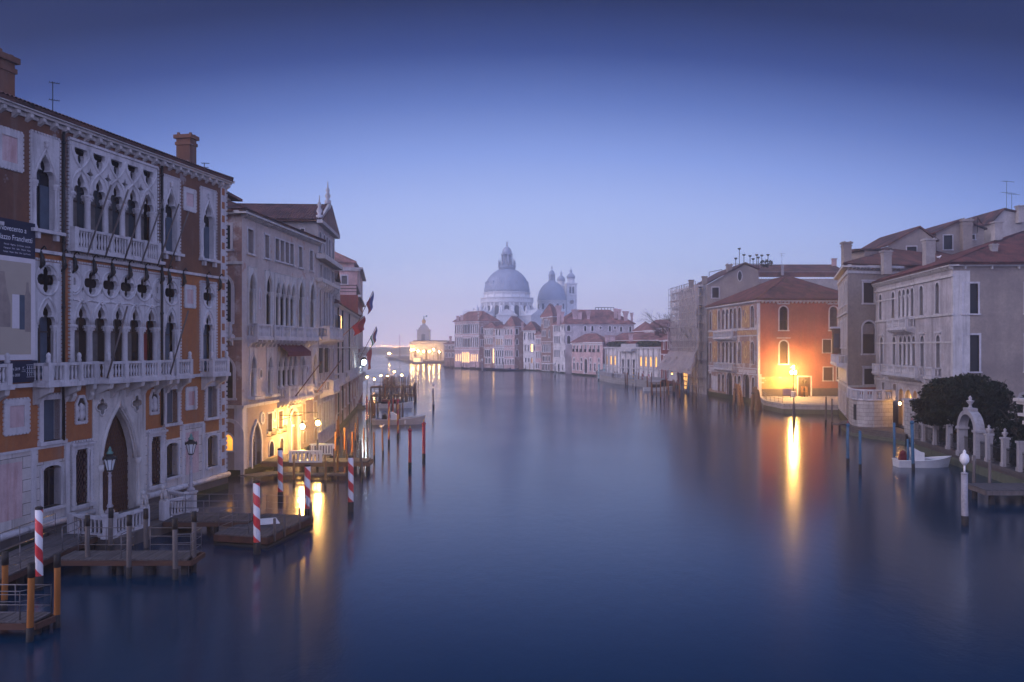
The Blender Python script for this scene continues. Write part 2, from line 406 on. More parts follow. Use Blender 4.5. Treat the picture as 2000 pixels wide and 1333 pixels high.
class Bld:
    """a building: Empty at its base, faces, roof, parts"""
    def __init__(s, name, loc, label, cat, group=None):
        s.root = thing(name, loc, label, cat, group); s.faces = []
    def face(s, A, B, z0, z1, mat): f = Face(s, A, B, z0, z1, mat); s.faces.append(f); return f
    def walls(s, extra=None):
        by = {}
        for f in s.faces:
            mb = by.setdefault(f.mat, MB())
            f.plate(mb, f.outline or [(0, f.z0), (f.W, f.z0), (f.W, f.z1), (0, f.z1)], f.holes, 0, -.3, sides=False)
        for m, mb in by.items(): mb.build('wall', m, s.root)
    def part(s, name, mb, mat, parent=None): return mb.build(name, mat, parent or s.root)
    def plainwall(s, pts, z0, z1, mat):
        """back and party walls through ground points"""
        mb = MB()
        for a, b in zip(pts[:-1], pts[1:]):
            w = (Vector(b[:2])-Vector(a[:2])).length
            mb.face([Vector((a[0], a[1], z0)), Vector((b[0], b[1], z0)), Vector((b[0], b[1], z1)), Vector((a[0], a[1], z1))], [(0, z0), (w, z0), (w, z1), (0, z1)])
        return mb.build('back_wall', mat, s.root)
    def roof(s, pts, z, rise, over=.5, mat='tiles', hip=1.0, thick=.16, corr=False, axis=None):
        """hip or gable roof over four ground corners (counter-clockwise); hip=0 makes gables"""
        p = [Vector((q[0], q[1])) for q in pts]; c = sum(p, Vector((0, 0)))/4
        pe = []
        for k in range(4):
            a, b, d = p[k-1], p[k], p[(k+1) % 4]
            e1 = (b-a).normalized(); e2 = (d-b).normalized(); n1 = Vector((e1.y, -e1.x)); n2 = Vector((e2.y, -e2.x))
            den = 1+n1.dot(n2); pe.append(b+(n1+n2)*over/max(den, .3))
        l01 = (pe[1]-pe[0]).length; l12 = (pe[2]-pe[1]).length
        ax = axis if axis is not None else (0 if l01 >= l12 else 1)
        q = pe if ax == 0 else pe[1:]+pe[:1]
        m0 = (q[3]+q[0])/2; m1 = (q[1]+q[2])/2; half = (q[3]-q[0]).length/2; Lr = (m1-m0).length
        ins = min(.49, half*hip/Lr); r0 = m0+(m1-m0)*ins; r1 = m1+(m0-m1)*ins
        V3 = lambda a, h: Vector((a.x, a.y, h)); zt = z+rise
        slopes = [(q[0], q[1], r1, r0), (q[2], q[3], r0, r1), (q[1], q[2], r1, None), (q[3], q[0], r0, None)]
        mb = MB()
        for a, b, c1, c2 in slopes:
            A, B_, C = V3(a, z), V3(b, z), V3(c1, zt); u = (B_-A).normalized(); n = None
            Dv = V3(c2, zt) if c2 is not None else None
            loop = [A, B_, C]+([Dv] if Dv is not None else [])
            w = u.cross(Vector((0, 0, 1))).cross(u)
            nrm = (B_-A).cross((Dv if Dv is not None else C)-A).normalized(); vd = nrm.cross(u)
            uvf = lambda x: ((x-A).dot(u), (x-A).dot(vd))
            if corr:
                s._corr(mb, loop, A, u, vd, nrm, uvf)
            else: mb.face(loop, [uvf(x) for x in loop])
            mb.face([x for x in (A, A-Vector((0, 0, thick)), B_-Vector((0, 0, thick)), B_)][::-1])
        for k in range(4): pass
        mb.face([V3(x, z-thick) for x in q][::-1])
        for a, b in ((r0, r1),)+tuple((q[i], (r0 if i in (0, 3) else r1)) for i in range(4) if hip > .05):
            mb.tube([V3(a, zt if a in (r0, r1) else z)+Vector((0, 0, .02)), V3(b, zt)+Vector((0, 0, .02))], .12, 6)
        return mb.build('roof', mat, s.root), zt
    def _corr(s, mb, loop, A, u, vd, nrm, uvf, per=.25, nper=6):
        L2 = [uvf(x) for x in loop]; um = max(x[0] for x in L2); n = int(um/per*nper); cols = []
        def span(x):
            ys = []
            for k in range(len(L2)):
                (x0, y0), (x1, y1) = L2[k], L2[(k+1) % len(L2)]
                if (x0-x)*(x1-x) <= 0 and abs(x1-x0) > 1e-6: ys.append(y0+(y1-y0)*(x-x0)/(x1-x0))
            return (min(ys), max(ys)) if ys else (0, 0)
        i = len(mb.v)
        for k in range(n+1):
            x = min(um-1e-4, max(1e-4, k*um/n)); y0, y1 = span(x); h = abs(sin(pi*x/per))*.09
            for y in (y0, y1): mb.v.append(A+u*x+vd*y+nrm*h)
            cols.append((x, y0, y1))
        for k in range(n):
            a = i+2*k; mb.f.append((a, a+2, a+3, a+1)); mb.sm.append(True)
            mb.uv.append([(cols[k][0], cols[k][1]), (cols[k+1][0], cols[k+1][1]), (cols[k+1][0], cols[k+1][2]), (cols[k][0], cols[k][2])])
    def chimney(s, roof, loc, w, d, h, mat='plaster_grey', flare=0, rz=0, capmat=None, name='chimney'):
        mb = MB(); x, y, z = loc
        if flare:
            mb.box((x, y, z+h*.3), (w, d, h*.6), rz)
            M = Matrix.Rotation(rz, 3, 'Z')
            sq = lambda k, zz: [Vector((x, y, zz))+M @ Vector((a*w/2*k, b*d/2*k, 0)) for a, b in ((-1, -1), (1, -1), (1, 1), (-1, 1))]
            mb.hull(sq(1.02, z+h*.6), sq(1+flare, z+h*.95)); mb.hull(sq(1.12+flare, z+h*.95), sq(1.12+flare, z+h))
        else:
            mb.box((x, y, z+h*.46), (w, d, h*.92), rz); mb.box((x, y, z+h*.84), (w*1.14, d*1.14, h*.05), rz); mb.box((x, y, z+h*.95), (w*1.3, d*1.3, h*.06), rz)
            for a, b in ((-.4, -.4), (.4, -.4), (.4, .4), (-.4, .4)): mb.box((x+a*w, y+b*d, z+h*.99), (w*.16, d*.16, h*.05), rz)
        return mb.build(name, mat, roof)
# ================================================================ material set
stone('istria', (.50, .475, .485), amt=.85)
stone('garden_stone', (.36, .34, .35), amt=.7)
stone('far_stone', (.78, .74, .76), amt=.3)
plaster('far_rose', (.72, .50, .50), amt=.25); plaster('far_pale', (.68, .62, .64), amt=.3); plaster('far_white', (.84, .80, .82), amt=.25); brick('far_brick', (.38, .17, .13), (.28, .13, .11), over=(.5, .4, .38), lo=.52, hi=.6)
stone('istria_dirty', (.50, .47, .45), amt=.8)
stone('ashlar', (.56, .52, .50), amt=.6, blocks=(1.3, .55))
stone('rustic', (.50, .47, .45), amt=.6, blocks=(.95, .42))
stone('salute_stone', (.80, .80, .82), amt=.3)
stone('marble_red', (.50, .36, .36), grime=(.26, .09, .08), amt=1.0)
stone('kerbstone', (.42, .39, .37), amt=.7, blocks=(1.6, .5))
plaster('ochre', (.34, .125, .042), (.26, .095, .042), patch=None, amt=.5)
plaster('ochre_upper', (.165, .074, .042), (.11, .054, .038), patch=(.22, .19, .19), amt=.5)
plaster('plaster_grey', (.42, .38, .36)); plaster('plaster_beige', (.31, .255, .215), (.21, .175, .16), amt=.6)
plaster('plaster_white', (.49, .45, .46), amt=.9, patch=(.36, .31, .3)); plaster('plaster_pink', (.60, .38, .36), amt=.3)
plaster('plaster_rose', (.60, .42, .40), amt=.35); plaster('red_plaster', (.36, .12, .085), (.25, .085, .065), amt=.45); plaster('worn_ochre', (.46, .30, .14), (.36, .20, .10), patch=(.42, .37, .31), amt=.3)
plaster('dark_red', (.27, .06, .05), amt=.4); plaster('plaster_barbaro', (.50, .43, .40), (.42, .35, .32), patch=(.36, .24, .20), amt=.5)
plaster('mosaic', (.34, .13, .07), (.45, .30, .14), patch=(.18, .12, .12), amt=.3, scale=1.5)
brick('brick_red', (.30, .13, .09), (.20, .09, .07), over=(.42, .36, .34), lo=.52, hi=.6)
brick('brick_barbaro', (.36, .24, .19), (.27, .18, .15), over=(.46, .40, .37), lo=.56, hi=.66)
brick('brick_bare', (.28, .12, .085), (.19, .085, .065))
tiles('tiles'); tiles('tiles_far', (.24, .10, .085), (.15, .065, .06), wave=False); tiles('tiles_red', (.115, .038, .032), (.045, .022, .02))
plain('glass', (.008, .010, .016), .12, var=.5, spec=.22); plain('glass_blue', (.03, .045, .07), .1, spec=.5)
plain('curtain', (.14, .13, .125), .9, var=.55, vs=3); plain('curtain_red', (.22, .03, .025), .9)
plain('shutter_green', (.018, .032, .03), .7); plain('shutter_dark', (.02, .022, .026), .7); plain('shutter_blue', (.06, .085, .12), .7)
plain('shutter_brown', (.07, .045, .035), .75)
plain('sash', (.05, .035, .03), .6); plain('sash_white', (.45, .42, .40), .6)
plain('iron', (.02, .022, .024), .5, metal=.3); plain('steel_rail', (.16, .15, .16), .45, metal=.5); plain('copper_green', (.10, .22, .19), .7)
plain('lead', (.38, .43, .54), .6, var=.25, vs=.4); plain('rust_red', (.085, .035, .027), .85, var=.6)
plain('grille', (.075, .035, .035), .7); plain('gold', (.6, .36, .1), .35, metal=.6)
plain('white_paint', (.72, .70, .68), .45, var=.15); plain('navy_cloth', (.012, .018, .045), .8)
plain('canvas_beige', (.36, .31, .25), .95, var=.12, vs=.6); plain('canvas_pale', (.55, .51, .52), .95, var=.1)
plain('lettering', (.62, .63, .66), .7, var=.05); plain('awning', (.13, .035, .045), .85)
plain('lamp_glass', (.55, .58, .60), .15, var=.1); plain('rope', (.5, .47, .42), .9); plain('rubber', (.02, .02, .02), .8)
plain('flag_red', (.22, .028, .035), .9); plain('flag_blue', (.05, .07, .22), .9); plain('flag_green', (.05, .22, .09), .9); plain('flag_white', (.6, .6, .62), .9)
plain('cover_red', (.16, .02, .025), .8); plain('cover_blue', (.03, .05, .16), .8); plain('hull_black', (.015, .015, .018), .3)
plain('hull_white', (.70, .69, .68), .35, var=.12); plain('hull_cream', (.46, .41, .38), .4, var=.15)
plain('tube_pale', (.36, .32, .32), .5); plain('net', (.40, .34, .33), .95, var=.35, vs=.8); plain('foliage_dark', (.018, .028, .016), .85, var=.6, vs=1.2, spec=.1); plain('foliage_mid', (.05, .07, .025), .85, var=.5, spec=.1)
plain('bark', (.06, .045, .035), .95); plain('weed', (.03, .045, .02), .9, var=.6); plain('tar', (.02, .017, .016), .7)
plain('paving', (.35, .32, .30), .85, var=.25, vs=3)
wood('wood_orange', (.30, .11, .022), (.19, .07, .02)); wood('wood_grey', (.14, .118, .11), (.07, .06, .056)); wood('wood_brown', (.20, .105, .06), (.12, .065, .04))
wood('deck', (.115, .105, .108), (.045, .04, .042), axis=1); wood('deck_edge', (.10, .05, .036), (.06, .034, .026), axis=0); wood('door_wood', (.13, .06, .03), (.08, .04, .022))
spiral('spiral_red', (.50, .02, .025), (.62, .60, .60), 1.0); spiral('spiral_gold', (.46, .22, .04), (.22, .03, .06), 1.1, chip=.1, hand=-1)
spiral('spiral_aqua', (.15, .40, .42), (.55, .55, .55), .9, chip=.1); spiral('spiral_yellow', (.5, .3, .05), (.15, .25, .35), .9, chip=.1)
plain('pole_red', (.36, .035, .05), .45, var=.25); plain('pole_blue', (.04, .13, .22), .6, var=.4, vs=4); plain('pole_vermilion', (.55, .07, .03), .5)
plain('pole_white', (.32, .30, .32), .7, var=.35, vs=6)
emit('lit_warm', (1.0, .50, .12), 2.6, vary=1.6); emit('lit_orange', (1.0, .42, .05), 1.8, vary=1.0); emit('lit_bright', (1.0, .58, .2), 6, vary=2)
emit('lit_dim', (1.0, .55, .22), .45, vary=1.2)
emit('bulb_street', (1.0, .52, .13), 2300); emit('bulb_wall', (1.0, .52, .13), 2500); emit('bulb_white', (.75, .95, 1.0), 75)
emit('bulb_far', (1.0, .52, .16), 110); emit('bulb_shore', (1.0, .5, .2), 14); emit('bulb_arcade', (1.0, .55, .17), 330)
# ================================================================ setting: water, quays, haze
def water():
    m, t, b = newmat('water'); g = NT(t)
    b.inputs['Base Color'].default_value = (.0005, .021, .05, 1); b.inputs['IOR'].default_value = 1.5; b.inputs['Roughness'].default_value = .17
    n1 = g.noise(g.co((1.0, .55, 1)), 1.6, 3, .55); n2 = g.noise(g.co((1, .8, 1)), 7, 3, .6)
    h = g.math('ADD', n1, g.math('MULTIPLY', n2, .35)); g.bump(h, b, .055, .12)
    # slow swirls leave smoother and rougher lanes on the long exposure
    r = g.rng(g.noise(g.co((.03, .012, 1)), 1, 3), .35, .65, .13, .21); g.l(r, b.inputs['Roughness'])
    MATS['water'] = m
    mb = MB(); mb.face([Vector(q) for q in ((-840, -70, 0), (840, -70, 0), (840, 1190, 0), (-840, 1190, 0))])
    tag(mb.build('water', 'water'), kind='structure')
water()
def haze():
    m = bpy.data.materials.new('haze'); m.use_nodes = True; t = m.node_tree; t.nodes.clear()
    o = t.nodes.new('ShaderNodeOutputMaterial'); v = t.nodes.new('ShaderNodeVolumePrincipled')
    v.inputs['Color'].default_value = (1.0, 1.0, 1.0, 1); v.inputs['Density'].default_value = HAZE; v.inputs['Anisotropy'].default_value = .8
    t.links.new(v.outputs[0], o.inputs['Volume'])
    mb = MB(); mb.box((0, 560, 35), (1700, 1280, 78)); tag(mb.build('haze', m), kind='stuff')
HAZE = .00115
haze()
# ================================================================ helpers for gothic fronts
def arch_pts(kind, c, w, zi, n=8):
    """the arch part of a shape, left spring to right spring, springing at zi"""
    l = shp(kind, c-w/2, c+w/2, zi-1, zi+w*SPRING[kind], n)
    return [q for q in l[2:]][::-1]
def rope(f, mb, u0, u1, z0, z1, o=.05, step=.19, s=.1, sides='lrtb'):
    """dentil or rope border of a panel"""
    def run(a, b, fix, hor):
        k = max(1, int(abs(b-a)/step))
        for i in range(k):
            t = a+(b-a)*(i+.5)/k
            if hor: f.slab(mb, t-step*.33, t+step*.33, fix-s/2, fix+s/2, -.02, o+.03)
            else: f.slab(mb, fix-s/2, fix+s/2, t-step*.33, t+step*.33, -.02, o+.03)
    if 't' in sides: run(u0, u1, z1, True)
    if 'b' in sides: run(u0, u1, z0, True)
    if 'l' in sides: run(z0, z1, u0, False)
    if 'r' in sides: run(z0, z1, u1, False)
def gothic(b, f, uL, uR, n, zs, zi, zt, style, mat='istria', jamb=.14, colr=.15, panes=('glass', 'curtain'), o1=.06, kind='trefoil', rec=.6, hole=True, wcol=.2, label=None, colz=None):
    """traceried window: arches on columns, roundels or loops above, glass behind"""
    if hole: f.holes.append([(uL, zs), (uR, zs), (uR, zt), (uL, zt)])
    p = (uR-uL-2*jamb)/n; cs = [uL+jamb+p*(k+.5) for k in range(n)]; w = p-2*wcol
    low = []
    for c in cs: low += arch_pts(kind, c, w, zi)
    outer = [(uL, zi)]+low+[(uR, zi), (uR, zt), (uL, zt)]
    apex = zi+w*SPRING[kind]; holes = []
    mb = MB(); rib = lambda pts, r=.07: mb.tube([f.pt(u, z, o1) for u, z in pts], r, 6)
    if style == 'circles':
        zc = (apex+zt)/2+.12; R = min(p*.48, (zt-apex)/2-.02)
        mid = [uL+jamb+p*k for k in range(1, n)] if n > 1 else [cs[0]]
        for c in mid:
            holes.append(shp('quatre', c-R*.92, c+R*.92, zc-R*.92, zc+R*.92))
            for rr in (1.0,): rib([(c+R*rr*cos(2*pi*k/20), zc+R*rr*sin(2*pi*k/20)) for k in range(21)], .065)
        if n > 1:
            for c, sg in ((uL+jamb, 1), (uR-jamb, -1)):
                for rr in (.98, .80): rib([(c+sg*R*rr*sin(pi*k/10), zc+R*rr*cos(pi*k/10)) for k in range(11)], .065)
                holes.append([(c+sg*R*x, zc+R*y) for x, y in ((.08, -.3), (.3, -.22), (.36, 0), (.3, .22), (.08, .3))][::sg])
            for c in cs:
                q = zc-R*.62; holes.append([(c-.12, q+.1), (c, q-.12), (c+.12, q+.1), (c, q+.22)])
        for c in cs:
            for sg in (1, -1):
                pts = [(c+sg*x*(w+.2), zi+.05+y*(w*1.12)) for x, y in ((.5, 0), (.49, .25), (.44, .5), (.33, .75), (.18, .95), (0, 1.08))]
                rib(pts)
                if n > 1: rib([(c+sg*x*p, apex+.02+z*.5) for x, z in ((0, .1), (-.15, .28), (-.32, .4), (-.5, .42))], .06)
    elif style == 'loops':
        for c in cs:
            hw = w*.92; zb = apex+.34
            l = arch_pts('trefoil', c, hw, 0); hh = hw
            holes.append([(u, zt-.28-(z)*(zt-.28-zb)/hh) for u, z in l])
            for sg in (1, -1):
                rib([(c+sg*x*p, z) for x, z in ((.5, zi), (.5, zi+.2*p), (.42, zi+.5*p), (.26, apex), (.02, apex+.25), (-.2, apex+.5), (-.38, apex+.78), (-.47, apex+1.05), (-.5, zt-.2))], .075)
        for k in range(1, n):
            c = uL+jamb+p*k; q = apex+.12
            holes.append([(c-.26, q), (c-.08, q-.1), (c, q-.34), (c+.08, q-.1), (c+.26, q), (c+.08, q+.1), (c, q+.34), (c-.08, q+.1)])
    elif style == 'plain':
        for c in cs:
            for sg in (1, -1):
                rib([(c+sg*x*(w+.18), zi+y*w*1.06) for x, y in ((.5, 0), (.49, .25), (.44, .5), (.33, .72), (.18, .9), (.06, 1.05), (0, 1.28))], .06)
    f.plate(mb, outer, holes, o1, -.16)
    # jambs
    f.slab(mb, uL, uL+jamb+wcol*.6, zs, zi-.001, -.3, o1-.004); f.slab(mb, uR-jamb-wcol*.6, uR, zs, zi-.001, -.3, o1-.004)
    W_ = mb.build('window', mat, b.root)
    if label: W_['label'] = label
    us = [uL+jamb+p*k for k in range(1, n)]
    zb = zs if colz is None else colz
    f.columns(W_, [uL+jamb+.1]+us+[uR-jamb-.1], zb, zi, colr, o=-.12, mat=mat)
    q = MB(); f.poly(q, [(uL, zs), (uR, zs), (uR, zt), (uL, zt)], -rec-.02); q.build('pane', 'glass', W_)
    for k, c in enumerate(cs):
        if len(panes) > 1:
            m = MB(); f.slab(m, c-w*.05, c+w*.5, zs, zi+.5, -rec-.01, -rec+.03); m.build('curtain', panes[1] if not (n == 5 and k == 4 and style == 'circles') else 'curtain_red', W_)
        m = MB(); f.slab(m, c-.03, c+.03, zs, zi+.2, -rec+.03, -rec+.08); f.slab(m, c-w/2, c+w/2, zi-.35, zi-.28, -rec+.031, -rec+.081); m.build('sash', 'sash', W_)
    return W_
def relief(b, f, u0, u1, z0, z1, inner='marble_red', name='relief_panel'):
    mb = MB(); e = min(u1-u0, z1-z0)*.2
    f.plate(mb, shp('rect', u0, u1, z0, z1), [shp('rect', u0+e, u1-e, z0+e, z1-e)], .07, -.02)
    rope(f, mb, u0, u1, z0, z1, .05)
    o = mb.build(name, 'istria', b.root)
    m = MB(); f.slab(m, u0+e-.02, u1-e+.02, z0+e-.02, z1-e+.02, -.02, .025); m.build('inset', inner, o); return o
def text(f, s, u, z, h, o, parent, align='LEFT', mat='lettering', sq=1.0):
    cu = bpy.data.curves.new('t', 'FONT'); cu.body = s; cu.size = h*1.35; cu.align_x = align; cu.resolution_u = 3
    ob = bpy.data.objects.new('t', cu); COL.objects.link(ob); bpy.context.view_layer.update()
    me = bpy.data.meshes.new_from_object(ob.evaluated_get(bpy.context.evaluated_depsgraph_get()))
    mb = MB()
    for p in me.polygons: mb.face([f.pt(u+me.vertices[i].co.x*sq, z+me.vertices[i].co.y, o) for i in p.vertices])
    bpy.data.objects.remove(ob); bpy.data.curves.remove(cu); bpy.data.meshes.remove(me)
    return mb.build('lettering', mat, parent)
# ================================================================ the orange gothic palace on the near left bank
def franchetti():
    Bc = Vector((-19.2, 57.2)); d = Vector((.197, .980)).normalized(); A = Bc-d*27
    b = Bld('palace', (Bc.x, Bc.y, 0), 'orange gothic palace with white tracery windows and a long balcony on the near left bank', 'palace')
    U0 = 4.5; ZS = 4.7
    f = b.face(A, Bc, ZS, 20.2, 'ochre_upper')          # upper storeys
    PU0, PU1, PT = 13.83, 18.25, 7.15
    Wd = f.W
    Z1 = 13.95
    f.outline = [(U0, Z1), (Wd, Z1), (Wd, 20.25), (U0, 20.25)]
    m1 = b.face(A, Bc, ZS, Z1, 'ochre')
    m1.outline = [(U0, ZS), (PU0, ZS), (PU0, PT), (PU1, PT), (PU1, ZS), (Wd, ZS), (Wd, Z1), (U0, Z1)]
    g1 = b.face(A, Bc, -1.2, ZS, 'ashlar'); g1.outline = [(U0, -1.2), (PU0, -1.2), (PU0, ZS), (U0, ZS)]
    g2 = b.face(A, Bc, -1.2, ZS, 'ashlar'); g2.outline = [(PU1, -1.2), (Wd, -1.2), (Wd, ZS), (PU1, ZS)]
    # --- top floor
    gothic(b, f, 12.1, 19.35, 5, 14.55, 17.3, 19.85, 'loops', colr=.17)
    mb = MB(); rope(f, mb, 12.02, 19.43, 14.2, 19.95, .07); f.slab(mb, 12.05, 19.4, 19.86, 19.98, -.02, .12)
    f.slab(mb, 11.95, 19.5, 14.28, 14.45, -.02, .5)
    b.part('rope_moulding', mb, 'istria')
    f.balcony(12.15, 19.3, 14.45, 1.05, .32, posts=6, brk=False, slabt=.14, step=.2)
    for c, zz in ((10.5, 15.1), (20.72, 15.15), (24.85, 15.15), (6.6, 15.1)):
        w = .62; mb = MB(); kd = 'trefoil'
        lp = shp(kd, c-w, c+w, zz, 18.75); f.holes.append(shp('rect', c-w-.05, c+w+.05, zz, 18.8))
        f.plate(mb, shp('rect', c-w-.32, c+w+.32, zz, 19.65), [shp(kd, c-w, c+w, zz+.02, 18.75)], .04, -.3)
        rope(f, mb, c-w-.34, c+w+.34, zz, 19.68, .05, sides='lrt')
        mb.tube([f.pt(u, z, .06) for u, z in [(c-w-.08, 17.4), (c-w-.08, 17.75), (c-w*.8, 18.2), (c-w*.4, 18.6), (c, 19.05), (c+w*.4, 18.6), (c+w*.8, 18.2), (c+w+.08, 17.75), (c+w+.08, 17.4)]], .07, 6)
        mb.lathe(f.pt(c, 0, .1), [(.03, 19.0), (.14, 19.12), (.06, 19.2), (.16, 19.32), (0.02, 19.45)], 6)
        f.slab(mb, c-w-.45, c+w+.45, zz-.16, zz, -.02, .3)
        for sg in (-1, 1): f.slab(mb, c+sg*w-.1, c+sg*w+.1, zz-.45, zz-.16, -.02, .22)
        o = mb.build('window', 'istria', b.root)
        f.columns(o, [c-w-.08, c+w+.08], zz, 17.4, .1, o=.02)
        q = MB(); f.poly(q, shp('rect', c-w-.05, c+w+.05, zz, 18.8), -.35); q.build('pane', 'glass', o)
        q = MB(); f.slab(q, c+.02, c+w, zz+.02, 17.3, -.33, -.28); q.build('shutter', 'shutter_blue', o)
    relief(b, f, 22.05, 23.4, 17.95, 19.3); relief(b, f, 7.5, 9.05, 17.6, 19.4)
    # --- string course with wrought iron holders
    mb = MB(); f.slab(mb, U0, Wd+.08, 13.98, 14.14, -.02, .14); b.part('string_course', mb, 'istria')
    for px in (75, 118, 140, 178, 214, 248, 280, 311, 325, 354, 400, 425):
        u = f.U(px); m = MB(); m.tube([f.pt(u, 14.1, .1), f.pt(u, 13.75, .22), f.pt(u, 13.35, .2), f.pt(u, 13.2, .05)], [.05, .1, .09, .04], 6)
        m.tube([f.pt(u+.12*cos(t), 13.5+.14*sin(t), .26) for t in [2*pi*k/8 for k in range(9)]], .035, 5); m.tube([f.pt(u, 14.1, .12), f.pt(u+.05, 14.3, .3), f.pt(u, 14.15, .42)], .04, 5)
        m.build('torch_holder', 'iron', b.root)
    # --- piano nobile
    gothic(b, m1, 12.2, 19.65, 5, 7.95, 10.62, 13.7, 'circles', colr=.17)
    mb = MB(); rope(f, mb, 12.12, 19.73, 7.95, 13.78, .07, sides='lrt'); b.part('rope_moulding', mb, 'istria')
    for c in (10.6, 20.75, 24.85, 6.5):
        gothic(b, m1, c-.92, c+.92, 1, 7.95, 10.55, 13.6, 'circles', jamb=.14, wcol=.24, colr=.11, panes=('shutter_blue', 'shutter_blue'), rec=.45)
        mb = MB(); rope(f, mb, c-.98, c+.98, 7.95, 13.68, .06, sides='lrt'); b.part('rope_moulding', mb, 'istria')
    relief(b, m1, 22.15, 23.35, 11.95, 13.3)
    mb = MB(); f.slab(mb, U0, Wd+.1, 7.62, 7.8, -.02, .2); b.part('string_course', mb, 'istria')
    for a, e, pj, ps in ((9.6, 11.95, .95, 3), (11.96, 13.75, .45, 2), (13.76, 19.5, 1.05, 5), (20.0, 21.75, .85, 2), (23.95, 26.0, .85, 2), (5.6, 7.5, .85, 2)):
        bo = f.balcony(a, e, 7.82, .92, pj, posts=ps, step=.21, brk=False)
        k = max(2, int((e-a)/1.3)+1)
        for i in range(k):
            m = MB(); c = a+.25+(e-a-.5)*i/(k-1); prf = [(0, 6.75), (.15, 6.78), (.3, 7.05), (pj*.6, 7.2), (pj*.95, 7.35), (pj, 7.59), (0, 7.59)]
            m.hull([f.pt(c-.14, z, o) for o, z in prf], [f.pt(c+.14, z, o) for o, z in prf])
            m.build('bracket', 'istria_dirty', bo)
        if pj > .5:
            for c in (a+.14, e-.14):
                m = MB(); m.lathe(f.pt(c, 8.76, pj-.11), [(.1, 0), (.13, .08), (.09, .2), (.12, .3), (.1, .4), (.02, .48)], 7); m.build('lion_finial', 'istria', bo)
    # --- ground floor
    relief(b, m1, 7.95, 9.45, 5.5, 7.1); relief(b, m1, 22.3, 23.5, 5.62, 6.98)
    for c in (12.98, 19.1):       # carved niches
        mb = MB(); lp = [(c-.42, 5.6), (c+.42, 5.6), (c+.42, 6.65), (c+.2, 7.05), (c-.2, 7.05), (c-.42, 6.65)]
        ins = [(c+(u-c)*.72, 6.3+(z-6.3)*.8) for u, z in lp]
        f.plate(mb, lp, [ins], .08, -.02); rope(f, mb, c-.42, c+.42, 5.6, 6.65, .06, sides='lrb', step=.14, s=.07)
        mb.lathe(f.pt(c, 5.75, .03), [(.13, 0), (.16, .3), (.1, .55), (.15, .62), (.12, .8), (.02, .9)], 8)
        for sg in (-1, 1): mb.lathe(f.pt(c+sg*.22, 5.85, .02), [(.05, 0), (.09, .15), (.05, .4), (.08, .55), (.01, .7)], 6)
        o = mb.build('relief_panel', 'istria', b.root)
        m = MB(); f.poly(m, ins, .012); m.build('inset', 'shutter_dark', o)
    for c, z0, z1, pn in ((10.92, 4.95, 6.95, 'shutter_blue'), (20.85, 4.95, 6.95, 'shutter_blue'), (25.3, 4.95, 6.95, 'shutter_blue')):
        o = m1.win('rect', c-.58, c+.58, z0, z1, fr=.24, pj=.08, rc=.35, pane=pn, sill=.18); m = MB(); rope(f, m, c-.84, c+.84, z0-.05, z1+.26, .07, sides='lrt'); m.build('rope_moulding', 'istria', o)
    for g, c in ((g1, 10.92), (g2, 20.85), (g2, 25.3)):
        g.win('seg', c-.6, c+.6, 1.75, 3.75, fr=.17, pj=.09, rc=.35, pane='glass', sill=.16, bars=(2, 1))
        m = MB(); f.slab(m, c-.85, c+.85, 3.99, 4.695, -.02, .012); b.part('plaster_panel', m, 'ochre')
    for g, c in ((g1, 13.05), (g2, 19.3)):       # grilled windows
        o = g.win('rect', c-.58, c+.58, 1.5, 4.3, fr=.2, pj=.1, rc=.3, pane='glass', sill=.2, head=.12)
        m = MB()
        for sg in (-1, 1):
            for k in range(-14, 15):
                a0 = c+k*.2; pts = []
                for zz in (1.5, 4.3):
                    pts.append((a0+sg*(zz-2.9)*.5, zz))
                (ua, za), (ub, zb) = pts
                t0, t1 = 0, 1
                du = ub-ua
                lo, hi = sorted(((c-.56-ua)/du, (c+.56-ua)/du)); t0, t1 = max(0, lo), min(1, hi)
                if t1 > t0: m.tube([f.pt(ua+du*t, za+(zb-za)*t, -.12) for t in (t0, t1)], .022, 4, cap=False)
        m.build('grille', 'grille', o)
        m = MB(); rope(f, m, c-.78, c+.78, 1.5, 4.72, .1, sides='lrt'); m.build('rope_moulding', 'istria', o)
        f.columns(o, [c-.5, c+.5], 1.5, 4.3, .07, o=0, cap=.3)
    for a, e in ((5.2, 9.3), (22.1, 24.0)):
        m = MB(); f.slab(m, a+.25, e-.25, 1.6, 4.2, -.02, .02); b.part('marble_panel', m, 'marble_red')
    mb = MB(); f.slab(mb, U0, PU0, 4.62, 4.74, -.02, .06); f.slab(mb, PU1, 19.95, 4.62, 4.74, -.02, .06); f.slab(mb, 22.0, 24.3, 4.62, 4.74, -.02, .06)
    for u in (9.75, 12.0, 20.0, 22.05, 24.3): f.slab(mb, u-.16, u+.16, 1.06, 4.62, -.02, .05)
    b.part('pilaster_strip', mb, 'istria')
    # portal
    mb = MB(); c = 15.98; hw = 1.42
    og = [(c-hw, .35), (c+hw, .35)]+[(c+x*hw*2, 3.3+y) for x, y in ((.5, 0), (.49, .5), (.44, 1.05), (.36, 1.6), (.26, 2.1), (.14, 2.5), (.05, 2.78), (0, 3.0), (-.05, 2.78), (-.14, 2.5), (-.26, 2.1), (-.36, 1.6), (-.44, 1.05), (-.49, .5), (-.5, 0))]
    qs = [shp('quatre', c+dx-.48, c+dx+.48, 5.85, 6.85) for dx in (-1.45, 1.45)]
    f.plate(mb, [(PU0, -1.2), (PU1, -1.2), (PU1, PT), (PU0, PT)], [og]+qs, .06, -.5)
    arc = [q for q in og[2:]]
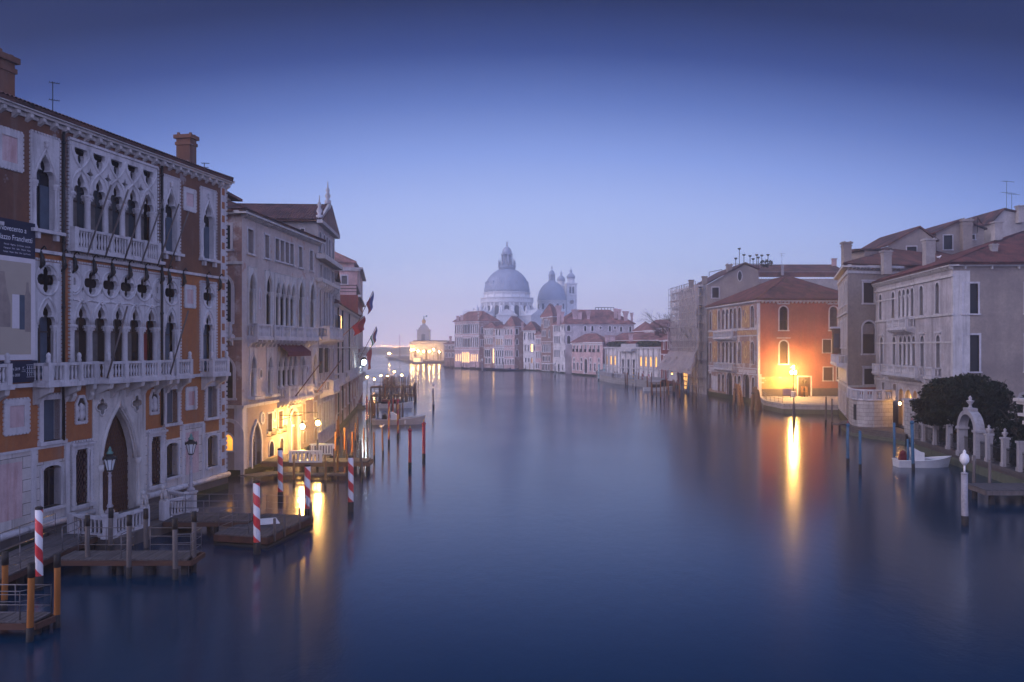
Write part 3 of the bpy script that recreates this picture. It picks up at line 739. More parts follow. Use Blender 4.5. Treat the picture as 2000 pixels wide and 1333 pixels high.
    for k, (o_, r) in enumerate(((.08, .12), (-.12, .09))):
        mb.tube([f.pt(c+(u-c)*(1.1-.06*k), 3.3+(z-3.3)*(1.1-.07*k)+(.4 if abs(u-c) < 1e-6 and k == 0 else 0), o_) for u, z in arc], r, 8)
    for sg in (-1, 1):
        mb.lathe(f.pt(c+sg*(hw+.16), 0, .06), [(.2, .5), (.2, .8), (.13, .95), (.12, 2.9), (.19, 3.0), (.2, 3.3)], 8)
        for t in qs[(sg+1)//2]: pass
        mb.tube([f.pt(u, z, .07) for u, z in qs[(sg+1)//2]+qs[(sg+1)//2][:1]], .06, 5)
    f.slab(mb, c-.06, c+.06, 6.7, PT, -.02, .1)
    po = mb.build('portal', 'istria_dirty', b.root)
    m = MB(); f.poly(m, [(PU0, -.2), (PU1, -.2), (PU1, PT), (PU0, PT)], -.9); m.build('door', 'door_wood', po)
    m = MB(); zt = lambda u: 3.3+max(0, 3.0*(1-(abs(u-c)/hw)**1.25))
    for sg in (-1, 1):
        for k in range(-30, 31):
            pts = []; a0 = c+k*.2
            for i in range(41):
                z = .35+6*i/40; u = a0+sg*(z-3.2)*.45
                ok = abs(u-c) < hw-.03 and z < zt(u)-.03
                if ok: pts.append(f.pt(u, z, -.42))
                elif len(pts) > 1: break
                else: pts = []
            if len(pts) > 1: m.tube([pts[0], pts[-1]], .024, 4, cap=False)
    m.build('grille', 'grille', po)
    # torus plinth, lower batter, corner quoins, drainpipes, cornice
    mb = MB()
    mb.tube([f.pt(U0, .98, .16), f.pt(PU0-.05, .98, .16)], .17, 10); mb.tube([f.pt(PU1+.05, .98, .16), f.pt(Wd+.12, .98, .16)], .17, 10)
    b.part('plinth_moulding', mb, 'istria')
    mb = MB(); f.slab(mb, U0, PU0, -1.2, .8, -.02, .12); f.slab(mb, PU1, Wd+.12, -1.2, .8, -.02, .12); b.part('plinth', mb, 'kerbstone')
    mb = MB(); f.slab(mb, U0, Wd+.14, -1.2, .38, -.02, .14); b.part('waterline', mb, 'weed')
    mb = MB(); f.slab(mb, Wd-.62, Wd+.03, 1.1, 20.2, -.3, .03); rope(f, mb, Wd+.0, Wd+.05, 1.1, 20.1, .05, sides='r', step=.3, s=.12)
    q = b.part('quoin', mb, 'istria'); mb = MB()
    for k in range(21): f.slab(mb, Wd-.5, Wd-.16, 1.6+k*.9, 2.05+k*.9, -.02, .036)
    mb.build('plaster_block', 'ochre', q)
    for px, z0 in ((119, 4.9), (312, 4.9)):
        u = f.U(px); mb = MB(); mb.tube([f.pt(u, 20.1, .16), f.pt(u, z0, .16)], .075, 8)
        for z in (8.5, 11.4, 14.6, 17.5, 19.5): mb.tube([f.pt(u, z, .16), f.pt(u, z+.12, .16)], .1, 8)
        b.part('drainpipe', mb, 'iron')
    mb = MB(); f.slab(mb, U0, Wd+.35, 20.5, 20.66, -.4, .48); f.slab(mb, U0, Wd+.25, 20.38, 20.5, -.4, .34); f.slab(mb, U0, Wd+.1, 20.2, 20.38, -.3, .1)
    f.brackets(mb, 20.0, 20.37, .32, .8, .2, U0, Wd); b.part('cornice', mb, 'istria_dirty')
    b.walls()
    n2 = -f.n; back = lambda q: (q.x+n2.x*20, q.y+n2.y*20)
    p0 = f.pt(U0, 0); p1 = f.pt(Wd, 0)
    b.plainwall([p1, Vector(back(p1)+(0,)), Vector(back(p0)+(0,)), p0], -1, 20.25, 'ochre')
    p2 = f.pt(Wd-.45, 0); rf, zt = b.roof([p0, p2, back(p2), back(p0)], 20.72, 3.6, .52, 'tiles', corr=True)
    b.chimney(rf, P(-9, 0, 46.5).to_2d().to_3d()+Vector((0, 0, 20.2)), 1.3, 1.3, 5.3, 'ochre_upper', rz=-.2)
    q = P(364, 0, 57.5); b.chimney(rf, Vector((q.x, q.y, 19.6)), 1.0, .8, 4.2, 'ochre_upper', rz=-.2)
    for px in (155, 190, 228, 262, 294):       # bare flagpoles leaning out over the canal
        u = f.U(px); mb = MB(); mb.tube([f.pt(u, 14.15, .45), f.pt(u+.1, 17.7, 1.75)], .045, 6); b.part('flagpole', mb, 'wood_grey')
    for px in (176, 302): u = f.U(px); mb = MB(); mb.tube([f.pt(u, 7.9, 1.0), f.pt(u+.1, 11.6, 2.1)], .045, 6); b.part('flagpole', mb, 'wood_grey')
    u = f.U(333); mb = MB(); mb.tube([f.pt(u-.3, 14.2, .1), f.pt(u+.05, 17.6, 1.2)], .04, 6); b.part('flagpole', mb, 'wood_grey')
    # exhibition banner hung on the front
    bn = thing('exhibition_banner', f.pt(5.0, 7.9, .1), 'tall exhibition banner with dark blue lettered ends hanging on the orange palace', 'banner')
    u1 = 9.72
    mb = MB(); f.slab(mb, 5.0, u1, 10.0-1.1, 13.62, .06, .14); sheet = mb.build('picture_sheet', 'canvas_pale', bn)
    mb = MB(); f.slab(mb, 5.0, u1-.28, 9.15, 13.4, .14, .147); mb.build('picture', 'canvas_beige', sheet)
    # plain painted shapes stand in for the printed picture
    def blob(name, pts, mat): m = MB(); f.plate(m, pts, [], .152, .146); m.build(name, mat, sheet)
    blob('painted_block', [(8.3, 10.35), (8.72, 10.35), (8.72, 11.9), (8.3, 11.9)], 'canvas_pale')
    blob('painted_block', [(8.74, 10.3), (9.05, 10.3), (9.05, 11.9), (8.74, 11.9)], 'shutter_blue')
    blob('painted_jar', [(9.07, 10.2), (9.42, 10.2), (9.42, 11.9), (9.3, 12.15), (9.28, 12.5), (9.16, 12.5), (9.14, 12.15), (9.07, 11.9)], 'plaster_beige')
    blob('painted_jar', [(7.2, 10.4), (8.2, 10.4), (8.2, 11.4), (7.95, 12.2), (7.85, 12.9), (7.6, 12.9), (7.5, 12.2), (7.2, 11.4)], 'plaster_beige')
    mb = MB(); f.slab(mb, 5.0, u1-.02, 13.63, 15.3, .06, .15); hd = mb.build('header', 'navy_cloth', bn)
    text(f, 'Il Novecento a', 9.15, 14.77, .26, .155, hd, 'RIGHT', sq=.86); text(f, 'Palazzo Franchetti', 9.52, 14.36, .26, .155, hd, 'RIGHT', sq=.86)
    for k, s in enumerate(('Morandi   Magritte   De Chirico   Leoncillo', 'Capogrossi   Miró    Balla    Warhol   Matta', 'Fontana   Manzù   Klimt   Klee   Sam Francis')):
        text(f, s, 9.4, 14.12-.17*k, .075, .155, hd, 'RIGHT', sq=.9)
    mb = MB(); f.slab(mb, 5.0, u1+.12, 7.86, 8.86, .06, .15); ft = mb.build('footer', 'navy_cloth', bn)
    text(f, '6 novembre 2019', 8.75, 8.43, .13, .155, ft, 'RIGHT', sq=.85); text(f, '16 febbraio 2020', 8.75, 8.15, .13, .155, ft, 'RIGHT', sq=.85)
    m = MB()
    for a in range(4):
        for c_ in range(3): m.tube([f.pt(9.22+.13*a, 8.15+.17*c_, .156), f.pt(9.22+.13*a, 8.27+.17*c_, .156)], .012, 4)
    for z in (8.1, 8.3, 8.48, 8.66): m.tube([f.pt(9.15, z, .156), f.pt(9.68, z, .156)], .008, 4)
    m.build('palace_emblem', 'lettering', ft)
    text(f, "A'", 9.02, 8.5, .1, .155, ft, 'RIGHT'); text(f, 'Palazzo', 9.1, 8.42, .045, .155, ft, 'RIGHT'); text(f, 'Franchetti', 9.1, 8.35, .045, .155, ft, 'RIGHT')
    return f
LF = franchetti()
def antenna(loc, h, label, yagi=((.95, .9, 7),), rz=0.0, mast=.025):
    t = MB(); x, y, z = loc; t.tube([(x, y, z), (x, y, z+h)], mast, 5)
    a = thing('television_antenna', loc, label, 'antenna', None)
    t.build('mast', 'iron', a)
    for fr, ln, k in yagi:
        m = MB(); zz = z+h*fr; dx, dy = cos(rz), sin(rz)
        m.tube([(x-dx*ln*.35, y-dy*ln*.35, zz), (x+dx*ln*.65, y+dy*ln*.65, zz)], .018, 4)
        for i in range(k):
            q = -.35+i/(k-1); cx, cy_ = x+dx*ln*q, y+dy*ln*q; w = .28-.02*i
            m.tube([(cx+dy*w, cy_-dx*w, zz), (cx-dy*w, cy_+dx*w, zz)], .01, 4)
        m.build('aerial', 'iron', a)
    return a
antenna(P(103, 0, 47).to_2d().to_3d()+Vector((0, 0, 21.6)), 2.5, 'small rooftop antenna on the orange palace left of its flat chimney', ((.98, .5, 5), (.6, .5, 5), (.3, .4, 4)), .6)
antenna(P(399, 0, 58).to_2d().to_3d()+Vector((0, 0, 21.0)), 1.0, 'little antenna on the orange palace roof right of the brick chimney', ((.98, .5, 5), (.7, .4, 4)), .2)
def lantern(f, u, z, out, label, group, bulb='bulb_wall', r=.2, wallz=.9):
    """wall lantern: iron arm from the facade, four-sided glazed cage, bright bulb"""
    base = f.pt(u, z, 0); t = thing('wall_lantern', base, label, 'lamp', group)
    m = MB(); q = f.pt(u, z, out)
    m.tube([f.pt(u, z+wallz, 0), f.pt(u, z+wallz, out)], .025, 5); m.tube([f.pt(u, z+wallz*.55, 0), f.pt(u, z+wallz*.8, out*.4), f.pt(u, z+wallz, out*.75)], .02, 5)
    m.tube([f.pt(u, z+wallz, out), f.pt(u, z+r*1.5, out)], .02, 5); m.build('bracket', 'iron', t)
    m = MB(); m.lathe(q+Vector((0, 0, 0)), [(.02, r*2.1), (r*.5, r*1.75), (r*1.25, r*1.25), (r*1.2, r*1.15)], 8)
    for k in range(4):
        a = k*pi/2+.4; m.tube([q+Vector((cos(a)*r*1.15, sin(a)*r*1.15, r*1.15)), q+Vector((cos(a)*r*.75, sin(a)*r*.75, -r*1.2))], .012, 4)
    m.lathe(q, [(r*.75, -r*1.2), (r*.8, -r*1.3), (.02, -r*1.5)], 8); m.build('cage', 'iron', t)
    m = MB(); m.lathe(q, [(.01, -r*.95), (r*.6, -r*.6), (r*.72, 0), (r*.6, r*.6), (.01, r*.95)], 8); m.build('bulb', bulb, t)
    return t
def barbaro():
    A = Vector((-19.75, 62.4)); B = Vector((-18.25, 80.2))
    b = Bld('palace', (A.x, A.y, 0), 'pale brick and plaster gothic palace beside the orange one, lit at its water door', 'palace')
    up = b.face(A, B, 5.1, 19.35, 'plaster_barbaro'); lo = b.face(A, B, -1, 5.1, 'brick_barbaro')
    S0 = A+Vector((-14, 1.2)); sd = b.face(S0, A, 5.1, 19.35, 'brick_red'); sl = b.face(S0, A, -1, 5.1, 'brick_bare')
    U = up.U
    for a, e in ((483.5, 494.5), (517, 525), (583, 590), (604.5, 610.5)): up.win('rect', U(a), U(e), 16.5, 18.3, fr=.16, rc=.45, pane='shutter_dark', sill=.14)
    u0, u1 = U(536), U(574); w = (u1-u0)/4
    for k in range(4): up.win('rect', u0+w*k+.12, u0+w*(k+1)-.12, 16.55, 18.3, fr=.12, rc=.45, pane='shutter_dark', sill=.14)
    for a, e, n in ((484.5, 499, 1), (518, 532.5, 1), (537, 576.5, 4), (582, 594, 1), (604, 616, 1)):
        ua, ue = U(a)-.1, min(U(e)+.1, up.W-.1)
        gothic(b, up, ua, ue, n, 11.0, 13.9, 15.5, 'plain', mat='istria_dirty', kind='lancet', wcol=.16, colr=.14, panes=('shutter_dark',), rec=.75, jamb=.1)
        mb = MB(); rope(up, mb, ua-.02, ue+.02, 11.0, 15.5, .06, sides='lrt', s=.07); b.part('rope_moulding', mb, 'istria_dirty')
    for px, z in ((507, 13.2), (600, 13.2)):
        u = U(px); m = MB(); l = shp('lancet', u-.28, u+.28, z-.8, z+.9); up.ring(m, shp('lancet', u-.16, u+.16, z-.65, z+.6), l, .01, .05, -.02); o = m.build('niche', 'istria', b.root)
        m = MB(); up.poly(m, shp('lancet', u-.16, u+.16, z-.65, z+.6), .012); m.build('inset', 'marble_red', o)
    for a, e, ps in ((483, 513.5, 2), (517.5, 578, 5), (579, 606, 3)): up.balcony(U(a), min(U(e), up.W), 10.25, .98, .75, posts=ps, nb=6)
    for a, e, n in ((486.5, 501.5, 1), (520.5, 533, 1), (540.5, 580.5, 4), (586.5, 596.5, 1), (609, 619.5, 1)):
        zs = 6.15 if n == 4 else 5.75
        W_ = gothic(b, up, U(a), min(U(e), up.W-.1), n, zs, 7.85, 9.45, 'plain', mat='istria_dirty', kind='lancet', wcol=.16, colr=.14, panes=('shutter_dark',), rec=.75, jamb=.1)
        if n == 1: m = MB(); up.slab(m, U(a)-.2, U(e)+.2, zs-.2, zs, -.02, .55); m.build('sill', 'istria_dirty', W_)
    up.balcony(U(541), U(592), 6.1-.85, .95, 1.0, posts=4, nb=6, name='balcony')
    for px in (509, 600): u = U(px); up.win('oval', u-.22, u+.22, 7.1, 7.75, fr=.16, rc=.2, sill=0, pane='shutter_dark')
    # awning over the four-light window
    mb = MB(); ua, ue = U(540), U(586); a, c = [up.pt(ua, 9.75, .05), up.pt(ue, 9.75, .05)], [up.pt(ue, 9.1, 1.0), up.pt(ua, 9.1, 1.0)]
    mb.hull([q-Vector((0, 0, .05)) for q in a+c], a+c); up.slab(mb, ua, ue, 8.72, 9.06, .96, 1.0)
    aw = mb.build('canvas_awning', 'awning', origin=up.pt(ua, 9, 0)); tag(aw, 'dark red canvas awning over the four-light window of the pale palace', 'awning')
    mb = MB(); up.band(mb, 5.0, 5.22, .22); sd.band(mb, 5.0, 5.22, .2); sd.band(mb, 10.0, 10.2, .1); sd.band(mb, 15.55, 15.75, .1); b.part('string_course', mb, 'istria_dirty')
    # corner pilaster, ground floor openings
    mb = MB(); up.slab(mb, -.02, .75, -1, 5.0, -.3, .06); rope(up, mb, .78, .82, 0.4, 4.9, .05, sides='r', s=.08); sl.slab(mb, sl.W-.55, sl.W+.015, -1, 5.0, -.3, .05); b.part('corner_pier', mb, 'istria')
    o = lo.win('lancet', U(492), U(509), .35, 3.75, fr=.25, pj=.1, rc=.5, pane='lit_dim', sill=0, name='water_door')
    m = MB(); ua, ue = U(492), U(509)
    for k in range(1, 7): c = ua+(ue-ua)*k/7; lo.slab(m, c-.03, c+.03, .35, 2.9-abs(k-3.5)*.2, -.45, -.4)
    for z in (.9, 1.5, 2.1): lo.slab(m, ua, ue, z-.03, z+.03, -.452, -.402)
    for k in range(3):
        for j in range(2): m.tube([lo.pt(ua+(ue-ua)*(.25+.25*k)+.2*cos(t), 2.45+.45*j+.2*sin(t), -.4) for t in [2*pi*i/8 for i in range(9)]], .025, 4)
    m.build('iron_gate', 'iron', o); m = MB(); lo.slab(m, ua, ue, .35, 2.0, -.5, -.46); m.build('door_leaf', 'door_wood', o)
    for px in (512, 535): u = U(px); m = MB(); lo.ring(m, shp('circle', u-.3, u+.3, 3.6, 4.3), shp('circle', u-.45, u+.45, 3.45, 4.45), .01, .07, -.02); o = m.build('medallion', 'istria', b.root); m = MB(); lo.poly(m, shp('circle', u-.3, u+.3, 3.6, 4.3), .012); m.build('inset', 'plaster_white', o)
    for a, e in ((522.5, 530.5), (543, 551.5)):
        o = lo.win('rect', U(a), U(e), 2.75, 4.2, fr=.12, rc=.3, pane='lit_warm', sill=.1, bars=(1, 1)); m = MB(); ua, ue = U(a), U(e)
        for k in range(8): c = ua-.15+(ue-ua+.3)*k/7; m.tube([lo.pt(c, 2.45, .35), lo.pt(c, 2.95, .35)], .018, 4)
        for z in (2.45, 2.95): m.tube([lo.pt(ua-.15, z, 0), lo.pt(ua-.15, z, .35), lo.pt(ue+.15, z, .35), lo.pt(ue+.15, z, 0)], .02, 4)
        m.build('window_basket', 'iron', o)
    for a, e in ((525.5, 534), (546, 553)): lo.win('round', U(a), U(e), .8, 1.95, fr=.14, rc=.3, pane='shutter_dark', sill=0)
    o = lo.win('round', U(565.5), U(580), .5, 4.0, fr=.3, pj=.14, rc=.45, pane='door_wood', sill=0, name='street_door', head=.25)
    m = MB(); lo.slab(m, U(565.5), U(580), 2.55, 2.75, -.45, -.2); lo.slab(m, U(563.5), U(565), .5, 3.2, -.02, .25); lo.slab(m, U(580.8), U(582.2), .5, 3.2, -.02, .25); m.build('door_surround', 'istria', o)
    for a, e, z0, z1 in ((591, 596, 2.9, 4.4), (612.5, 618, 2.9, 4.4)): lo.win('rect', U(a), U(e), z0, z1, fr=.12, rc=.3, pane='shutter_brown', sill=.1)
    for a, e in ((592, 597), (613.5, 619)): lo.win('round', U(a), U(e), .9, 2.0, fr=.12, rc=.3, pane='shutter_dark', sill=0)
    # cornice, side wall openings
    mb = MB(); up.band(mb, 19.2, 19.42, .55, back=-.4); up.brackets(mb, 18.95, 19.2, .42, .62, .16); sd.band(mb, 19.2, 19.42, .4); b.part('cornice', mb, 'istria_dirty')
    mb = MB(); lo.band(mb, -1, .5, .08); sl.band(mb, -1, .5, .08); b.part('waterline', mb, 'weed')
    V = sd.U
    sd.win('rect', V(434), V(450), 16.65, 18.4, fr=.2, rc=.3, pane='shutter_green', sill=.15)
    sd.win('lancet', V(434), V(451.5), 11.2, 14.6, fr=.25, rc=.3, pane='shutter_dark', sill=0); sd.balcony(V(428), V(457), 10.35, .95, .7, posts=3)
    sd.win('lancet', V(437), V(455), 5.75, 8.6, fr=.22, rc=.3, pane='shutter_dark', sill=.15)
    m = MB(); c = V(446); sl.ring(m, shp('round', c-.95, c+.95, -1, 4.0), shp('round', c-1.2, c+1.2, -1, 4.25), .01, .1, -.02); o = m.build('blind_arch', 'istria', b.root)
    sl.win('round', c-.6, c+.35, 1.9, 3.1, fr=.14, rc=.2, pane='lit_orange', sill=.1); m = MB(); sl.slab(m, c-.7, c+.5, -.2, 1.75, -.02, .03); m.build('door_leaf', 'brick_bare', o)
    b.walls()
    p = [A, B, B+Vector((-13, .8)), A+Vector((-14, 1.2))]
    rf, zt = b.roof([A, B, p[2], p[3]], 19.5, 2.9, .55, 'tiles', corr=True)
    mb = MB(); mb.box((-24.2, 66.5, 20.8), (3.6, 4, 1.4), .1); d_ = mb.build('dormer', 'plaster_grey', rf); mb = MB(); mb.hull([Vector(q) for q in ((-26.6, 63.6, 21.5), (-21.9, 63.6, 21.3), (-21.9, 69.4, 21.3), (-26.6, 69.4, 21.5))], [Vector(q) for q in ((-26.6, 63.6, 21.75), (-21.9, 63.6, 21.5), (-21.9, 69.4, 21.5), (-26.6, 69.4, 21.75))]); mb.build('dormer_roof', 'tiles', d_)
    for px in (553, 596): u = U(px); m = MB(); m.tube([up.pt(u, 5.4, 1.05), up.pt(u+1.0, 8.3, 3.0)], .05, 6); m.build('flagpole', 'wood_brown', b.root)
    g = 'lit wall lanterns at the water door of the pale palace'
    fl = lo
    def lamp(px, D, z, lab):
        X = (px-1000)/F*D; u = (D-A.y)/lo.u.y; out = (Vector((X, D))-(lo.A+lo.u*u)).dot(lo.n); lantern(lo, u, z, out, lab, g)
    lamp(592, 70.3, 2.97, 'lit wall lantern hanging just right of the carved water door'); lamp(622, 73.0, 3.02, 'lit wall lantern near the far corner of the pale palace, right of its twin')
    # ---- the baroque half with the pediment
    A3, B3 = B, Vector((-18.95, 91.2)); b3 = Bld('palace', (A3.x, A3.y, 0), 'narrow white baroque palace with a pediment and stone finials, seen almost edge on', 'palace')
    k = b3.face(A3, B3, -1, 21.3, 'plaster_white'); n2 = -k.n; A4 = A3+n2*14; B4 = B3+n2*14
    sd = b3.face(A4, A3, 12, 21.3, 'plaster_grey')
    w = k.W; k.outline = [(0, -1), (w, -1), (w, 21.3), (w*.5, 23.6), (0, 21.3)]
    for z0, z1 in ((18.6, 20.5), (11.4, 15), (6.2, 9.3), (1.5, 4)):
        for c in (.12, .34, .5, .66, .88): k.win('round' if z0 > 10 else 'rect', w*c-.5, w*c+.5, z0, z1, fr=.15, rc=.3, pane='shutter_dark', sill=.12)
    for c in (.15, .38, .5, .62, .85): k.win('rect', w*c-.42, w*c+.42, 16.2, 17.4, fr=.12, rc=.3, pane='shutter_dark', sill=.1)
    sd.win('rect', sd.W-1.6, sd.W-1.25, 20.1, 20.6, fr=.08, rc=.2, pane='shutter_dark', sill=0)
    mb = MB(); k.band(mb, 17.75, 18.2, .8); k.band(mb, 15.6, 15.95, .55); k.band(mb, 21.1, 21.4, .5); k.band(mb, 10.2, 10.45, .35); k.band(mb, 5.1, 5.3, .3); k.brackets(mb, 14.9, 15.6, .5, 1.3, .35)
    for s_ in ((0, 21.35, w/2, 23.75), (w, 21.35, w/2, 23.75)): mb.tube([k.pt(s_[0], s_[1], .25), k.pt(s_[2], s_[3], .25)], .22, 6)
    b3.part('cornice', mb, 'istria_dirty')
    mb = MB(); k.plate(mb, [(-.5, 21.2), (w+.5, 21.2), (w*.5, 23.75)], [], .52, .4); b3.part('pediment', mb, 'plaster_white')
    k.balcony(.8, w-.6, 10.45, 1.0, .95, posts=4); k.balcony(1.2, 5.4, 5.3, 1.0, 1.25, posts=3)
    for a in (.0, .45): m = MB(); k.slab(m, .5+a*8, 2.2+a*8, 7.0, 9.4, .05, .12); b3.part('shutter', m, 'shutter_dark')
    b3.walls()
    rf, _ = b3.roof([A3, B3, B4, A4], 21.4, 2.3, .45, 'tiles', hip=0, corr=True, axis=1)
    for u, z in ((.3, 21.5), (w*.5, 23.8)): m = MB(); m.lathe(k.pt(u, z, .1), [(.32, 0), (.32, .4), (.14, .5), (.3, .85), (.12, 1.2), (.22, 1.4), (.08, 1.7), (.03, 2.3)], 8); b3.part('finial', m, 'istria')
    b3.plainwall([(B3.x, B3.y), (B4.x, B4.y)], 0, 21.3, 'plaster_grey')
    return lo, k
LB, LC = barbaro()
def far_left():
    # ---- row of worn brick houses under dormers
    A, B = Vector((-18.97, 91.3)), Vector((-24, 133)); b = Bld('row_house', (A.x, A.y, 0), 'long worn brick and plaster house with dormer, dark shutters and one lit window', 'house')
    up = b.face(A, B, 5.6, 14.2, 'plaster_barbaro'); lo = b.face(A, B, -1, 5.6, 'brick_red'); w = up.W
    for c in (1.2, 2.6): up.win('rect', c-.55, c+.55, 10.4, 13.0, fr=.1, rc=.1, pane='shutter_dark', sill=.1)
    m = MB(); up.slab(m, .3, 3.0, 10.3, 12.9, .35, .42); m.build('shutter', 'navy_cloth', b.root)
    up.win('rect', 3.6, 9.0, 10.2, 13.1, fr=.15, pj=.03, hole=False, pane='lit_bright', sill=.1)
    for c in (14.5, 18.5, 23, 28, 33, 38, 40.5): up.win('round', c-.55, c+.55, 9.8, 12.6, fr=.14, rc=.1, pane='shutter_dark', sill=.12)
    for c in (5, 7.2, 9.4, 13, 17.5, 20, 22.5, 27, 31, 35, 39): up.win('lancet' if c < 12 else 'rect', c-.55, c+.55, 6.3, 9.0, fr=.14, rc=.1, pane='shutter_dark', sill=.12)
    for c in (4, 9, 14, 20, 26, 32, 38): lo.win('rect', c-.5, c+.5, 2.2, 4.2, fr=.14, rc=.1, pane='shutter_brown', sill=.12)
    for c in (2, 12, 23, 36): lo.win('round', c-.6, c+.6, -.2, 2.0, fr=.16, rc=.3, pane='door_wood', sill=0, name='water_door')
    mb = MB(); up.band(mb, 14.0, 14.25, .4); up.band(mb, 9.35, 9.5, .2, 3); up.band(mb, 5.5, 5.7, .25); up.brackets(mb, 13.75, 14.0, .32, 1.2)
    b.part('cornice', mb, 'istria_dirty'); mb = MB(); up.slab(mb, w-.6, w, 0, 14, -.3, .05); b.part('quoin', mb, 'istria')
    for c in (3.4, 9.6, 21): mb = MB(); mb.tube([up.pt(c, 13.9, .12), up.pt(c, .5, .12)], .09, 6); b.part('drainpipe', mb, 'iron')
    for a, e in ((-.2, 3.0), (11, 25), (27, 40)): up.balcony(a+.3, e, 5.72, .9, .8, posts=4, step=.3, nb=5)
    mb = MB(); lo.band(mb, -1, .55, .08); b.part('waterline', mb, 'weed')
    for k in range(3): mb = MB(); lo.slab(mb, w-2.5, w-.2, -.3+.35*k, .05+.35*k, -.02, 1.5-.4*k); b.part('water_step', mb, 'kerbstone')
    b.walls(); n2 = -up.n; A4, B4 = A+n2*12, B+n2*12
    b.plainwall([(A4.x, A4.y), (A.x, A.y)], 0, 14.2, 'plaster_grey'); b.plainwall([(B.x, B.y), (B4.x, B4.y)], 0, 14.2, 'plaster_grey')
    rf, _ = b.roof([A, B, B4, A4], 14.3, 2.8, .5, 'tiles', corr=False)
    # dormer with its own little tiled gable
    mb = MB(); c = up.pt(4.3, 0, -1.6); mb.box((c.x, c.y, 15.5), (2.2, 5.0, 2.7), -.12); d = mb.build('dormer', 'plaster_grey', rf)
    mb = MB(); z = 16.8
    q = lambda u, o, z: up.pt(u, z, o)
    for a, e in ((1.4, 4.3), (7.2, 4.3)):
        mb.hull([q(a, .1, z), q(e, .1, z+1.1), q(e, -5, z+1.1), q(a, -5, z)], [q(a, .1, z+.15), q(e, .1, z+1.25), q(e, -5, z+1.25), q(a, -5, z+.15)])
    mb.build('dormer_roof', 'tiles', d); mb = MB(); mb.hull([q(2.0, -.5, z), q(6.6, -.5, z), q(6.6, -.45, z), q(2.0, -.45, z)], [q(4.2, -.5, z+1.0), q(4.4, -.5, z+1.0), q(4.4, -.45, z+1.0), q(4.2, -.45, z+1.0)]); mb.build('gable', 'plaster_grey', d)
    mb = MB(); up.slab(mb, 3.6, 5.0, 14.7, 16.6, -.52, -.42); mb.build('pane', 'shutter_dark', d)
    # timber roof terrace
    al = thing('roof_terrace', up.pt(14, 16.2, -3), 'dark timber roof terrace with crossed rails on the worn brick house', 'terrace'); mb = MB()
    up.slab(mb, 11, 18, 16.0, 16.15, -5, -1); fl = mb.build('floor', 'wood_brown', al)
    mb = MB(); pts = [(11, -1), (18, -1), (18, -5), (11, -5)]
    for (u0, o0), (u1, o1) in zip(pts, pts[1:]+pts[:1]):
        for z in (16.25, 17.2): mb.tube([up.pt(u0, z, o0), up.pt(u1, z, o1)], .06, 4)
        n = 4
        for k in range(n):
            a, e = k/n, (k+1)/n; P_ = lambda t, z: up.pt(u0+(u1-u0)*t, z, o0+(o1-o0)*t)
            mb.tube([P_(a, 16.2), P_(e, 17.2)], .04, 4); mb.tube([P_(a, 17.2), P_(e, 16.2)], .04, 4); mb.tube([P_(a, 14.6), P_(a, 17.25)], .06, 4)
    mb.build('railing', 'wood_brown', al)
    lantern(up, up.U(694)-.6, 7.2, 1.3, 'white glowing lamp bracketed high on the worn brick house', None, 'bulb_white', .42, 1.3)
    # ---- dark red house
    A, B = Vector((-24.02, 133.2)), Vector((-29.2, 167)); b = Bld('town_house', (A.x, A.y, 0), 'dark red waterside house with a railed roof terrace beyond the worn brick row', 'house')
    f = b.face(A, B, -1, 17.6, 'dark_red'); w = f.W
    for z0, z1 in ((13.6, 15.6), (9.3, 12.0), (5.2, 7.6), (1.2, 3.6)):
        for k in range(9): c = 2+k*(w-4)/8; f.win('rect', c-.55, c+.55, z0, z1, fr=.15, rc=.1, pane='shutter_dark', sill=.12)
    mb = MB(); f.band(mb, 17.3, 17.65, .45); f.band(mb, 8.3, 8.5, .2); b.part('cornice', mb, 'istria_dirty')
    f.balcony(8, 16, 8.5, 1, 1.2, posts=4, nb=5); f.balcony(3, 9, 4.4, 1, 1.0, posts=3, nb=5); b.walls(); n2 = -f.n
    A4, B4 = A+n2*14, B+n2*14; b.plainwall([(A4.x, A4.y), (A.x, A.y)], 0, 17.6, 'dark_red'); b.plainwall([(B.x, B.y), (B4.x, B4.y)], 0, 17.6, 'dark_red')
    mb = MB(); mb.face([Vector((q.x, q.y, 17.62)) for q in (A, B, B4, A4)]); b.part('roof', mb, 'tiles_far')
    mb = MB()
    for z in (18.1, 18.6, 19.1): mb.tube([f.pt(0, z, -.2), f.pt(w, z, -.2)], .05, 4); mb.tube([f.pt(0, z, -.2), f.pt(0, z, -9)], .05, 4)
    for k in range(10): mb.tube([f.pt(w*k/9, 17.6, -.2), f.pt(w*k/9, 19.2, -.2)], .06, 4)
    b.part('terrace_railing', mb, 'iron')
    # ---- pink block behind
    A, B = Vector((-30.5, 170)), Vector((-35, 200)); b = Bld('apartment_block', (A.x, A.y, 0), 'tall pink plaster block with a slate hip roof rising behind the red house', 'building')
    f = b.face(A, B, -1, 25.2, 'plaster_pink'); n2 = -f.n; A4, B4 = A+n2*20, B+n2*20; s = b.face(A4, A, 3, 25.2, 'plaster_pink')
    for c in (4, 9, 14, 19, 24): 
        for z in (20.5, 15.5, 10.5, 5): f.win('rect', c-.7, c+.7, z, z+2.3, fr=.2, rc=.25, pane='glass_blue')
    s.win('rect', s.U(667), s.U(678), s.Z(672, 555), s.Z(672, 539), fr=.25, rc=.2, pane='curtain', sill=.15, bars=(1, 0)); s.win('rect', 5, 6.4, 17.6, 19.5, fr=.25, rc=.2, pane='glass_blue')
